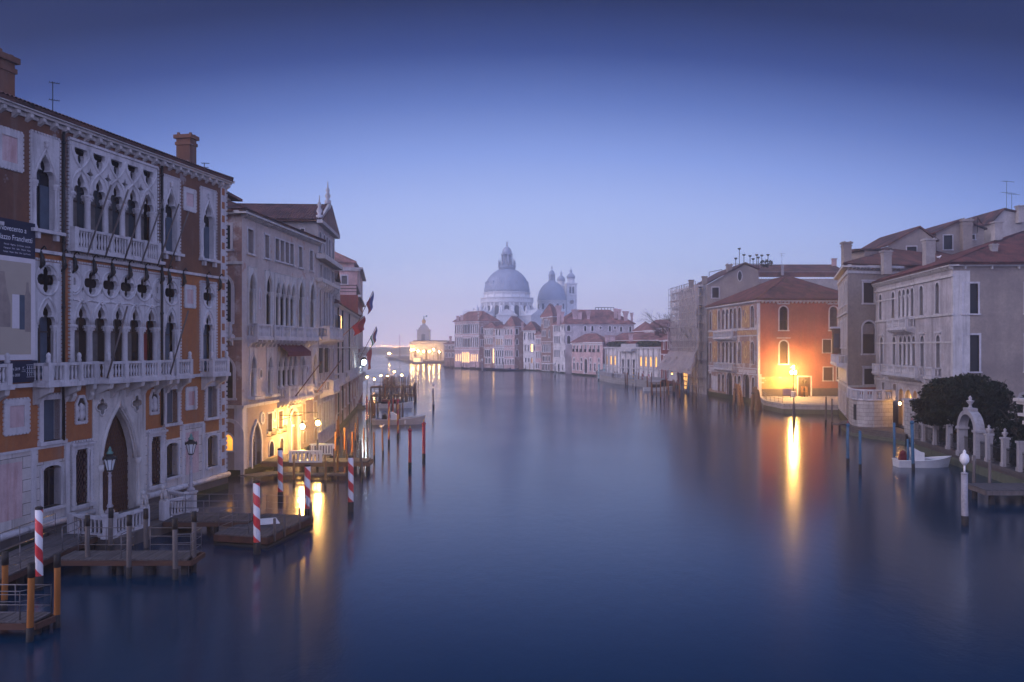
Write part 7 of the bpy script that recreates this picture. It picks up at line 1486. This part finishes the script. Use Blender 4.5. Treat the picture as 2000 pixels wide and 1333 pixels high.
# ================================================================ campo, terrace, garden on the right bank
def right_ground():
    # paved campo with its quay edge
    q = [(40.9, 140.9), (38.4, 130), (38.7, 121.6), (46.7, 119.6), (62, 123), (62, 142)]; z = 1.35; mb = MB()
    mb.face([Vector((x, y, z)) for x, y in q], [(x, y) for x, y in q]); tag(mb.build('campo_paving', 'paving_slabs'), kind='structure')
    mb = MB()
    for a, b in ((q[0], q[1]), (q[1], q[2]), (q[2], q[3])):
        w = (Vector(b)-Vector(a)).length; mb.face([Vector((*a, -1)), Vector((*b, -1)), Vector((*b, z-.006)), Vector((*a, z-.006))], [(0, 0), (w, 0), (w, 2.3), (0, 2.3)])
        d = (Vector(b)-Vector(a)).normalized(); n = Vector((d.y, -d.x)); c = (Vector(a)+Vector(b))/2; mb.box((c.x-n.x*.2, c.y-n.y*.2, z-.08), (w, .5, .2), atan2(d.y, d.x))
    tag(mb.build('campo_quay', 'kerbstone'), kind='structure'); mb = MB()
    for a, b in ((q[0], q[1]), (q[1], q[2]), (q[2], q[3])):
        w = (Vector(b)-Vector(a)).length; d = (Vector(b)-Vector(a)).normalized(); n = Vector((d.y, -d.x)); c = (Vector(a)+Vector(b))/2; mb.box((c.x+n.x*.02, c.y+n.y*.02, -.1), (w, .12, 1.5), atan2(d.y, d.x))
    tag(mb.build('campo_quay_tideline', 'weed_stone'), kind='structure')
    # street lamp with a double lantern
    L0 = Vector(((1549.5-1000)/F*138.2, 138.2, z)); t = thing('street_lamp', L0, 'blazing double street lamp on the campo before the red palace', 'lamp'); m = MB(); m.lathe(L0, [(.42, 0), (.42, .9), (.36, 1.0), (.2, 1.02)], 8, smooth=False); m.build('base', 'istria', t)
    m = MB(); m.lathe(L0, [(.14, 1.0), (.16, 1.4), (.07, 1.6), (.06, 3.6), (.09, 3.65), (.05, 3.8), (.045, 5.0)], 10)
    for dx, h in ((-.02, 4.7), (.0, 3.75)): pass
    for dx, zz in ((-.32, 4.0), (.32, 4.0), (0, 4.85)):
        m.tube([L0+Vector((0, 0, zz-.45)), L0+Vector((dx*.7, 0, zz-.4)), L0+Vector((dx, 0, zz-.28))], .03, 5); m.lathe(L0+Vector((dx, 0, zz)), [(.2, .26), (.22, .3), (.03, .5)], 6)
        for k in range(4): a = k*pi/2+.5; m.tube([L0+Vector((dx+cos(a)*.12, sin(a)*.12, zz-.28)), L0+Vector((dx+cos(a)*.2, sin(a)*.2, zz+.28))], .012, 4)
    m.build('post', 'iron', t)
    for dx, zz in ((-.32, 4.0), (.32, 4.0), (0, 4.85)): m = MB(); m.lathe(L0+Vector((dx, 0, zz)), [(.02, -.24), (.13, -.16), (.17, .14), (.02, .24)], 8); m.build('bulb', 'bulb_street', t)
    # staked young tree
    b = Vector(((1571-1000)/F*138.9, 138.9, z)); t = thing('young_tree', b, 'small pollarded young tree with wooden stakes before the campo door', 'tree'); m = MB(); m.tube([b, b+Vector((0, 0, 1.6)), b+Vector((.05, 0, 2.3))], [.09, .07, .06], 6); m.build('trunk', 'bark', t); m = MB(); rnd = random.Random(4)
    for k in range(22):
        a = rnd.uniform(0, 2*pi); e = rnd.uniform(.35, 1.2); l = rnd.uniform(.8, 1.5); p1 = b+Vector((cos(a)*l*.5*cos(e), sin(a)*l*.5*cos(e), 2.2+l*.55*sin(e))); p2 = b+Vector((cos(a)*l*cos(e), sin(a)*l*cos(e), 2.2+l*sin(e)+.2)); m.tube([b+Vector((0, 0, 2.2)), p1, p2], [.035, .022, .01], 4)
    m.build('crown', 'bark', t); m = MB()
    for dx, dy in ((-.4, -.3), (.4, -.3), (.4, .35), (-.4, .35)): m.tube([b+Vector((dx, dy, 0)), b+Vector((dx*.9, dy*.9, 1.7))], .05, 5)
    for za in (.9, 1.6): m.tube([b+Vector((-.4, -.3, za)), b+Vector((.4, -.3, za)), b+Vector((.4, .35, za)), b+Vector((-.4, .35, za)), b+Vector((-.4, -.3, za))], .035, 4)
    m.build('stake', 'wood_orange', t)
    c = P(1537, 765, 136.5); t = thing('notice_board', (c.x, c.y, z), 'plain mauve notice board standing on the campo left of the lamp', 'board'); m = MB(); m.box((c.x, c.y, z+.95), (1.3, .06, 1.05)); m.build('panel', 'panel_mauve', t); m = MB()
    for dx in (-.6, .6): m.tube([Vector((c.x+dx, c.y+.06, z)), Vector((c.x+dx, c.y+.06, z+1.5))], .03, 5)
    m.build('frame', 'iron', t)
    t = thing('barrier_railing', (39.2, 131, z), 'low steel barrier along the campo quay edge left of the lamp', 'railing'); railing(t, [(41.0, 139.5), (38.9, 130.5), (39.0, 123)], z, .95, 2, 2.0, .03)
    # curved rusticated terrace
    arc = [P(1657, 0, 101), P(1659, 0, 97.5), P(1665, 0, 95), P(1675, 0, 93.6), P(1690, 0, 92.9), P(1707, 0, 92.6), P(1724, 0, 92.7), P(1744, 0, 93.2)]; t = thing('round_terrace', (arc[4].x, arc[4].y, 0), 'curved rusticated stone terrace wall with a balustrade at the foot of the beige palace', 'terrace'); mb = MB(); s = 0
    for a, b in zip(arc[:-1], arc[1:]):
        w = (b-a).length; mb.face([Vector((a.x, a.y, -1)), Vector((b.x, b.y, -1)), Vector((b.x, b.y, 3.7)), Vector((a.x, a.y, 3.7))], [(s, 0), (s+w, 0), (s+w, 4.7), (s, 4.7)]); s += w
    e0, e1 = arc[-1], Vector((42.75, 93.2)); d0 = arc[-1]
    mb.face([Vector((a.x, a.y, 3.7)) for a in arc]+[Vector((45, 104, 3.7)), Vector((41, 103.5, 3.7))]); mb.build('wall', 'rustic', t); mb = MB(); mb.tube([Vector((a.x, a.y, .3)) for a in arc], .28, 6); mb.build('waterline', 'weed', t)
    mb = MB(); mb.tube([Vector((a.x, a.y, 3.72)) for a in arc], .16, 6); mb.tube([Vector((a.x, a.y, 4.75)) for a in arc], .14, 6)
    for a, b in zip(arc[:-1], arc[1:]):
        mb.box((a.x, a.y, 4.25), (.36, .36, 1.1)); k = int((b-a).length/.32)
        for i in range(1, k): q_ = a+(b-a)*i/k; mb.lathe((q_.x, q_.y, 0), [(.07, 3.85), (.13, 4.1), (.06, 4.4), (.1, 4.62)], 6)
    mb.box((arc[-1].x, arc[-1].y, 4.25), (.4, .4, 1.15)); mb.build('balustrade', 'istria', t); mb = MB(); a = arc[2]; b = arc[3]; mb.box(((a.x+b.x)/2, (a.y+b.y)/2-.03, 2.3), (.7, .1, 1.7), atan2(b.y-a.y, b.x-a.x)); mb.build('window', 'shutter_dark', t)
    # gate block beside the lit doorway, with an inner lamp
    t = thing('gate_pier', P(1775, 0, 85).to_2d().to_3d(), 'rusticated stone block beside the lit yellow doorway', 'wall'); A, B = P(1766, 0, 86.5), P(1786, 0, 83.5); fb = Face(None, (A.x, A.y), (B.x, B.y), 0, 4, 'rustic'); mb = MB(); fb.plate(mb, [(0, -1), (fb.W, -1), (fb.W, 3.9), (0, 3.9)], [shp('rect', fb.W*.55, fb.W*.8, .9, 2.9)], 0, -.4); q2 = [fb.pt(0, 0), fb.pt(fb.W, 0), fb.pt(fb.W, 0, -2.5), fb.pt(0, 0, -2.5)]
    for i, j in ((3, 0), (1, 2)): a, b = q2[i], q2[j]; mb.face([Vector((a.x, a.y, -1)), Vector((b.x, b.y, -1)), Vector((b.x, b.y, 3.9)), Vector((a.x, a.y, 3.9))], [(0, 0), (2.5, 0), (2.5, 4.9), (0, 4.9)])
    mb.build('wall', 'rustic', t); mb = MB(); mb.hull([Vector((v.x, v.y, 3.9)) for v in q2], [Vector((v.x, v.y, 4.15)) for v in q2]); fb.slab(mb, -.15, fb.W+.15, 4.1, 4.3, -2.6, .2); mb.build('coping', 'istria', t); mb = MB(); fb.slab(mb, fb.W*.55, fb.W*.8, .9, 2.9, -.38, -.34); mb.build('window', 'shutter_dark', t)
    w = P(1757, 752, 90.5); lantern(Face(None, (44.3, 104), (41, 79.4), 0, 1, ''), 12.3, 3.4, .9, 'glowing lantern hung in the archway of the grey white palace', None, 'bulb_far', .17, .5)
    # steps down to the water
    t = thing('water_steps', (39.5, 89, .3), 'worn mossy stone water steps curving below the round terrace', 'steps'); 
    for k in range(5):
        o = 2.6-.55*k; zt = .1+.17*k; mb = MB(); c = [(1640, 101), (1664, 93.6-o), (1700, 90.8-o), (1738, 88.2-o), (1768, 84.5-o*.8)]; fr = [P(px, 0, D) for px, D in c]; bk = [P(1657, 0, 101.5), P(1675, 0, 95), P(1705, 0, 94), P(1745, 0, 94), P(1780, 0, 88)]
        lo = fr+bk[::-1]; mb.hull([Vector((v.x, v.y, -1)) for v in lo], [Vector((v.x, v.y, zt)) for v in lo]); mb.build('step', 'kerbstone' if k > 1 else 'weed_stone', t)
    mb = MB(); c = P(1645, 0, 99); mb.box((c.x-.6, c.y-2, .75), (2.8, 1.0, .16), .5); t = tag(mb.build('water_shelf', 'wood_grey', origin=c), 'short timber shelf jutting from the foot of the round terrace', 'shelf'); mb = MB(); mb.tube([Vector((c.x-1.2, c.y-2.3, -.5)), Vector((c.x-1.2, c.y-2.3, .7))], .12, 6); mb.build('pile', 'tar', t)
    # garden quay with plinth, posts, iron fence, arch
    G = lambda s: Vector((36.65-.13*s, 77-s, 0)); fg = Face(None, (G(0).x, G(0).y), (G(21).x, G(21).y), 0, 4, ''); mb = MB(); fg.slab(mb, -1, 21.2, -1.2, .85, -2, 0); 0; fg.slab(mb, -1, 21.2, .85, 1.1, -.45, .12); mb.face([fg.pt(-1, .852, -.4), fg.pt(21.2, .852, -.4), Vector((58, 55, .852)), Vector((58, 82, .852))])
    tag(mb.build('garden_quay', 'kerbstone'), kind='structure'); mb = MB(); fg.slab(mb, -1, 21.2, -1.2, .62, -.02, .1); tag(mb.build('garden_quay_tideline', 'weed_stone'), kind='structure')
    fe = thing('garden_fence', fg.pt(10, 1.1), 'white stone posts and iron fence along the garden quay', 'fence')
    Sx = lambda px: (lambda k: (k*77-36.65)/(-.13+k))((px-1000)/F)
    W_ = fg.W/21
    for px, urn in ((1801, 0), (1823, 0), (1849, 1), (1926, 1), (1957, 1), (1988, 0)):
        u = Sx(px)*W_; m = MB(); fg.slab(m, u-.2, u+.2, 1.1, 3.0, -.4, 0); fg.slab(m, u-.27, u+.27, 3.0, 3.14, -.47, .07); fg.slab(m, u-.25, u+.25, 1.1, 1.35, -.45, .05)
        if urn: m.lathe(fg.pt(u, 0, -.2), [(.12, 3.14), (.07, 3.22), (.2, 3.42), (.21, 3.48), (.07, 3.56), (.11, 3.68), (.01, 3.8)], 10)
        m.build('post', 'garden_stone', fe)
    m = MB(); ua, ub = Sx(1876)*W_, Sx(1904)*W_; n = 130
    for k in range(n): 
        u = -.5+21.2*k/n
        if ua-.4 < u < ub+.4: continue
        m.tube([fg.pt(u, 1.1, -.2), fg.pt(u, 2.45, -.2)], .018, 4, cap=False)
    for z0 in (1.3, 2.3):
        for a, e in ((-.5, ua-.4), (ub+.4, 20.8)): m.tube([fg.pt(a, z0, -.2), fg.pt(e, z0, -.2)], .025, 4)
    m.build('iron_rail', 'iron', fe)
    hm = MB(); rnd = random.Random(21)  # hedge added to darken the ground seen between the fence posts
    for k in range(50): leafblob(hm, fg.pt(-.3+21*k/49, 1.7+rnd.uniform(-.3, .5), -1.6), (.5, .6, .75), 70, .13, rnd, .1)
    tag(hm.build('added_hedge', 'foliage_dark', origin=fg.pt(0, .85, -1.6)), 'low dark hedge added behind the iron garden fence to darken its background', 'hedge')
    ar = thing('garden_arch', fg.pt((ua+ub)/2, 1), 'white stone garden arch with an urn on top in the fence', 'arch'); m = MB(); z1 = 3.15; R = (ub-ua)/2; c = (ua+ub)/2
    lp = [(ua, .9), (ub, .9)]+[(c+R*cos(t_), z1+R*.82*sin(t_)) for t_ in [pi*k/16 for k in range(17)]]; ou = [(ua-.42, .9), (ub+.42, .9)]+[(c+(R+.42)*cos(t_), z1+(R*.82+.34)*sin(t_)) for t_ in [pi*k/16 for k in range(17)]]
    ot = [lp[0]]+lp[2:][::-1]; fg.plate(m, [ou[0], lp[0]]+lp[2:][::-1]+[lp[1], ou[1]]+ou[2:], [], .12, -.55)
    for u in (ua-.21, ub+.21): fg.slab(m, u-.32, u+.32, z1-.12, z1+.05, -.62, .2); fg.slab(m, u-.3, u+.3, .9, 1.3, -.6, .18)
    fg.slab(m, c-.5, c+.5, z1+R*.82+.3, z1+R*.82+.5, -.55, .15); m.build('arch_ring', 'garden_stone', ar); m = MB(); m.lathe(fg.pt(c, z1+R*.82+.5, -.2), [(.22, 0), (.12, .1), (.1, .25), (.28, .5), (.3, .56), (.1, .62), (.14, .78), (.02, .95)], 10); m.build('urn', 'garden_stone', ar); m = MB()
    for k in range(1, 14): u = ua+(ub-ua)*k/14; m.tube([fg.pt(u, .9, -.25), fg.pt(u, 2.5, -.25)], .02, 4, cap=False)
    for z0 in (1.2, 2.4): m.tube([fg.pt(ua, z0, -.25), fg.pt(ub, z0, -.25)], .025, 4)
    m.build('gate', 'iron', ar)
    # white pavilion at the picture edge
    pv = thing('garden_pavilion', (36, 55, 0), 'white stone pavilion corner with a heavy cornice cut by the right picture edge', 'pavilion'); m = MB(); x0, y1 = 34.35, 57.2
    for y in (57.0, 53.5): m.lathe((x0+.4, y, 0), [(.5, -1), (.5, .9), (.38, 1.0), (.32, 1.2), (.27, 3.9), (.4, 4.05), (.48, 4.3)], 14)
    m.box((37.6, 55.2, 2), (5.4, 3.2, 6)); m.build('wall', 'garden_stone', pv); m = MB()
    for zc, h, o in ((4.42, .24, .05), (4.7, .3, -.02), (4.95, .2, .25), (5.35, .6, .02), (5.75, .2, .3), (5.95, .2, .45)): m.box((37.6, 54.2, zc), (6.4+2*o, 6.4+2*o, h))
    m.build('cornice', 'istria_dirty', pv); m = MB(); m.box((36.6, 55.6, 6.25), (3.6, 3.0, .4)); pl = m.build('planter', 'rust_red', pv); m = MB(); leafblob(m, Vector((36.6, 55.6, 6.6)), (2, 1.6, .4), 140, .12, shell=0); m.build('planting', 'foliage_mid', pl)
    # dark clipped tree leaning over the fence
    def tree(c, r, label, n, seed, lobes):
        rnd = random.Random(seed); t = thing('garden_tree', (c.x, c.y, .85), label, 'tree'); m = MB(); base = Vector((c.x, c.y, .85))
        for k in range(6):
            a = 2*pi*k/6+rnd.random(); e = Vector((c.x+cos(a)*r[0]*.62, c.y+sin(a)*r[1]*.62, c.z+rnd.uniform(-.3, .3)*r[2])); mid = (base+e)/2+Vector((0, 0, .5)); m.tube([base, mid, e], [.22, .13, .05], 6)
            for j in range(3): q = e+Vector((rnd.uniform(-1, 1)*r[0]*.3, rnd.uniform(-1, 1)*r[1]*.3, rnd.uniform(0, .7)*r[2])); m.tube([mid, (mid+q)/2, q], [.07, .05, .02], 4)
        m.build('trunk', 'bark', t); m = MB()
        for _ in range(lobes):
            while True:
                v = Vector((rnd.uniform(-1, 1), rnd.uniform(-1, 1), rnd.uniform(-.55, 1)))
                if .25 < v.length < 1.0: break
            lc = c+Vector((v.x*r[0]*.85, v.y*r[1]*.85, v.z*r[2]*.85)); k = rnd.uniform(.16, .27); leafblob(m, lc, (r[0]*k, r[1]*k, r[2]*k*.6), n, .125, rnd, .2)
        m.build('crown', 'foliage_dark', t)
    tree(Vector((38.1, 72.0, 4.5)), (4.15, 3.8, 2.95), 'big dark dome shaped garden tree spilling over the iron fence', 170, 3, 300); tree(Vector((38.9, 63.5, 3.0)), (2.5, 3.0, 3.2), 'second dark garden shrub beside the white pavilion', 110, 8, 80)
def extra_mats():
    stone('paving_slabs', (.34, .31, .29), amt=.4, blocks=(.9, .55)); plain('panel_mauve', (.30, .20, .26), .6, var=.1); stone('weed_stone', (.10, .11, .07), grime=(.03, .045, .02), amt=.9)
extra_mats(); right_ground()
# ================================================================ bare tree behind the museum
def bare_tree(base, h, label, seed, lean):
    rnd = random.Random(seed); t = thing('bare_tree', base, label, 'tree'); m = MB(); tr = MB()
    def grow(p, d, l, r, k):
        q = p+d*l; (tr if k == 0 else m).tube([p, (p+q)/2+Vector((rnd.uniform(-.1, .1), rnd.uniform(-.1, .1), 0))*l, q], [r, r*.85, r*.7], 5 if k < 2 else 3, cap=False)
        if k > 5: return
        for _ in range(3 if k else 4):
            n = (d+Vector((rnd.gauss(0, .5)+lean*.12, rnd.gauss(0, .5), rnd.gauss(.06, .3)))).normalized(); grow(p+d*l*rnd.uniform(.55, 1), n, l*rnd.uniform(.6, .8), r*.54, k+1)
    grow(Vector(base), Vector((lean*.15, 0, 1)).normalized(), h*.34, h*.018, 0); tr.build('trunk', 'bark', t); m.build('crown', 'bark', t)
bare_tree((43.6, 222, 3), 23, 'leafless tree with fine branches between the dark red house and the scaffolding', 5, -1.0)
# ================================================================ boats
def hull(mb, p, L_, Bm, H, ang, bow=.5, sheer=.35, n=14, flat=True, draft=.25):
    """open boat shell: stern at -L/2, bow at +L/2"""
    M = Matrix.Rotation(ang, 3, 'Z'); rows = []
    for i in range(n+1):
        x = -L_/2+L_*i/n; f = i/n; w = Bm/2*(1-max(0, (f-bow)/(1-bow))**2.2)*(.86+.14*min(1, f*4)); z = H+sheer*max(0, f-.3)**2*2
        rows.append([(x+ (.35*H*f*f*1.6), s*w, z) for s in (-1,)]+[(x, -w*.72, -draft), (x, 0, -draft-.05), (x, w*.72, -draft), (x+(.35*H*f*f*1.6), w, z)])
    g = lambda q: Vector(p)+M @ Vector(q)
    for a, b in zip(rows[:-1], rows[1:]):
        for k in range(4): mb.face([g(a[k]), g(a[k+1]), g(b[k+1]), g(b[k])], smooth=True)
    mb.face([g(q) for q in rows[0]]); return rows, g
def boat(name, px, yb, px1, Bm, H, mat, label, ang, parts=(), sheer=.35, floor='wood_grey', rim='white_paint'):
    a, b = WP(px, yb), WP(px1, yb); L_ = (b-a).length/max(.3, abs(cos(ang))); c = (a+b)/2; t = thing(name, c, label, 'boat'); m = MB(); rows, g = hull(m, c, L_, Bm, H, ang, sheer=sheer); m.build('hull', mat, t)
    m = MB()
    for k in (0, 4): m.tube([g(r[k]) for r in rows], .05, 5)
    m.tube([g(rows[0][0]), g(rows[0][4])], .05, 5); m.build('gunwale', rim, t)
    m = MB(); lo = [(r[0][0], r[0][1]*.86, H*.45) for r in rows[:-1]]+[(r[4][0], r[4][1]*.86, H*.45) for r in rows[:-1]][::-1]; m.face([g(q) for q in lo]); f0 = int(len(rows)*.66); fd = [(r[0][0], r[0][1]*.97, r[0][2]-.04) for r in rows[f0:]]+[(r[4][0], r[4][1]*.97, r[4][2]-.04) for r in rows[f0:]][::-1]; m.face([g(q) for q in fd]); m.build('deck', floor, t)
    for nm, mt, (x, y, z), sz in parts:
        m = MB(); q = g((x, y, z)); m.box(q, sz, ang)
        if nm == 'outboard_motor': m.lathe(q+Vector((0, 0, sz[2]/2)), [(sz[0]*.5, 0), (sz[0]*.45, .15), (.02, .28)], 8)
        if nm == 'console': m.hull([q+Vector((sz[0]/2*a_, sz[1]/2*b_, sz[2]/2)) for a_, b_ in ((-1, -1), (.6, -1), (.6, 1), (-1, 1))], [q+Vector((sz[0]/2*a_-.15, sz[1]/2*b_, sz[2]/2+.35)) for a_, b_ in ((-.9, -.9), (-.5, -.9), (-.5, .9), (-.9, .9))])
        m.build(nm, mt, t)
    return t
boat('motorboat', 727, 829, 826, 2.1, .62, 'hull_cream', 'long cream open motorboat moored at the spiral poles', 0.05, (('console', 'white_paint', (-.3, 0, .75), (.9, .8, .8)), ('outboard_motor', 'rubber', (-1.6, .1, .7), (.6, .5, .6)), ('seat', 'cover_blue', (-2.3, 0, .55), (.7, 1.2, .3)), ('fender', 'white_paint', (1.0, -1.0, .35), (.18, .18, .4))), sheer=.5)
boat('water_taxi', 735, 797, 804, 2.2, .6, 'hull_white', 'white boat with a dark red canopy beyond the cream motorboat', 0.03, (('canopy', 'cover_red', (-.4, 0, 1.05), (2.8, 1.6, .5)), ('window_band', 'glass', (-.4, 0, .85), (3.0, 1.72, .3)), ('windscreen', 'glass', (1.5, 0, 1.0), (.1, 1.5, .5))), sheer=.4)
boat('skiff', 703, 797, 724, 1.4, .45, 'hull_white', 'small pale boat end poking out beside the worn brick house', 0.0, (('seat', 'wood_grey', (0, 0, .4), (.3, 1.1, .08)),))
boat('dinghy', 1751, 912, 1849, 1.75, .55, 'hull_white', 'little white open boat with a red motor by the garden steps', -0.06, (('console', 'white_paint', (-.35, 0, .75), (.85, .75, .8)), ('outboard_motor', 'cover_red', (-1.45, 0, .75), (.55, .5, .55)), ('seat', 'white_paint', (.7, 0, .45), (.35, 1.3, .12))), sheer=.3, floor='white_paint')
boat('motorboat', 1257, 764, 1312, 2.2, .7, 'hull_white', 'white moored boat with a white awning before the dark red house', 0.02, (('awning', 'canvas_pale', (-.6, 0, 2.1), (2.4, 1.9, .18)), ('cabin', 'glass', (-.4, 0, 1.1), (2.0, 1.5, .7)), ('awning_pole', 'steel_rail', (.4, .8, 1.4), (.06, .06, 1.4))))
def gondola(c, ang, label, cover):
    t = thing('gondola', c, label, 'boat', 'black gondolas moored under the far palaces'); m = MB(); M = Matrix.Rotation(ang, 3, 'Z'); g = lambda x, y, z: Vector(c)+M @ Vector((x, y, z)); n = 12; rows = []
    for i in range(n+1): f = i/n*2-1; w = .72*(1-abs(f)**2.4)+.03; z = .45+.75*abs(f)**3; rows.append([g(5.5*f, -w, z), g(5.5*f, 0, -.25+.55*abs(f)**3), g(5.5*f, w, z)])
    for a, b in zip(rows[:-1], rows[1:]):
        for k in range(2): m.face([a[k], a[k+1], b[k+1], b[k]], smooth=True)
        m.face([a[2], a[0], b[0], b[2]])
    m.build('hull', 'hull_black', t); m = MB(); m.tube([g(5.4, 0, 1.1), g(5.75, 0, 1.5), g(5.8, 0, 1.9), g(5.5, 0, 2.0)], .05, 4); m.build('prow_iron', 'steel_rail', t); m = MB(); m.hull([g(-2, -.6, .5), g(2, -.6, .5), g(2, .6, .5), g(-2, .6, .5)], [g(-1.7, -.35, .85), g(1.7, -.35, .85), g(1.7, .35, .85), g(-1.7, .35, .85)]); m.build('cover', cover, t)
for k, (px, yb) in enumerate(((888, 719), (906, 720), (926, 721.5), (944, 722.5), (958, 723), (972, 724), (986, 724.5), (1000, 725.5))): gondola(WP(px, yb), pi+.12+.05*(k % 3), 'black gondola with '+('blue' if k % 2 else 'dark')+' cover in the far mooring row', 'cover_blue' if k % 2 else 'navy_cloth')
# ================================================================ flags
def flag(f, u, z, out, rise, mats, w, h, label, droop=.3):
    w, h = w*.8, h*.8
    a = f.pt(u, z, .1); b = f.pt(u, z+rise, out); t = thing('flag', a, label, 'flag'); m = MB(); m.tube([a, b], .05, 6); m.build('flagpole', 'wood_brown', t); d = (a-b).normalized(); n = 6
    for i, mt in enumerate(mats):
        m = MB(); s0, s1 = i/len(mats), (i+1)/len(mats); g = lambda s, v: b+d*(w*s)+Vector((.12*sin(6*v+4*s), .15*sin(5*s+3*v), -h*v*(1-.25*s)))+f.u.to_3d()*(droop*v)
        for j in range(n):
            for q in range(3): sa, sb = s0+(s1-s0)*q/3, s0+(s1-s0)*(q+1)/3; va, vb = j/n, (j+1)/n; m.face([g(sa, va), g(sb, va), g(sb, vb), g(sa, vb)], smooth=True)
        m.build('cloth', mt, t)
f4 = L4F
flag(f4, f4.U(694), 12.6, 2.6, 5.2, ('flag_blue', 'flag_red'), 2.4, 3.0, 'drooping blue and red flag highest above the worn brick house')
flag(f4, f4.U(661), 10.4, 2.9, 2.6, ('flag_red', 'pole_red'), 2.1, 1.9, 'large ragged dark red and gold banner flag on a long pole beside the lit window')
flag(f4, f4.U(696), 7.0, 3.0, 5.6, ('flag_blue', 'flag_red', 'flag_white', 'flag_green'), 2.2, 2.6, 'green white red and blue flag pair hanging past the red house')
flag(f4, f4.U(696), 5.4, 2.2, 4.2, ('flag_red',), 1.5, 4.2, 'narrow limp dark red flag hanging below the tricolour one')
# gulls resting on posts and roofs
def gull(q, label):
    t = thing('gull', q, label, 'bird', 'resting gulls'); m = MB(); c = Vector(q)+Vector((0, 0, .16)); m.tube([c+Vector((-.22, 0, .02)), c+Vector((-.08, 0, 0)), c+Vector((.08, 0, .02)), c+Vector((.14, 0, .1)), c+Vector((.17, 0, .16)), c+Vector((.25, 0, .15))], [.02, .08, .085, .05, .05, .012], 8)
    for s in (-.03, .03): m.tube([c+Vector((.02, s, -.05)), c+Vector((.02, s, -.16))], .008, 4)
    m.build('body', 'white_paint', t); m = MB(); m.tube([c+Vector((-.26, 0, .04)), c+Vector((-.1, 0, .05)), c+Vector((.05, 0, .05))], [.01, .07, .05], 6); m.build('wing', 'plaster_grey', t)
b = WP(748.2, 890); gull((b.x-.1, b.y, 53/F*b.y), 'gull perched on a leaning brown post in open water'); gull(P(1651, 478.5, 108), 'gull standing on the tall chimney of the beige palace'); gull(P(1834, 506, 79.6), 'gull on the tiled eave of the grey white palace')
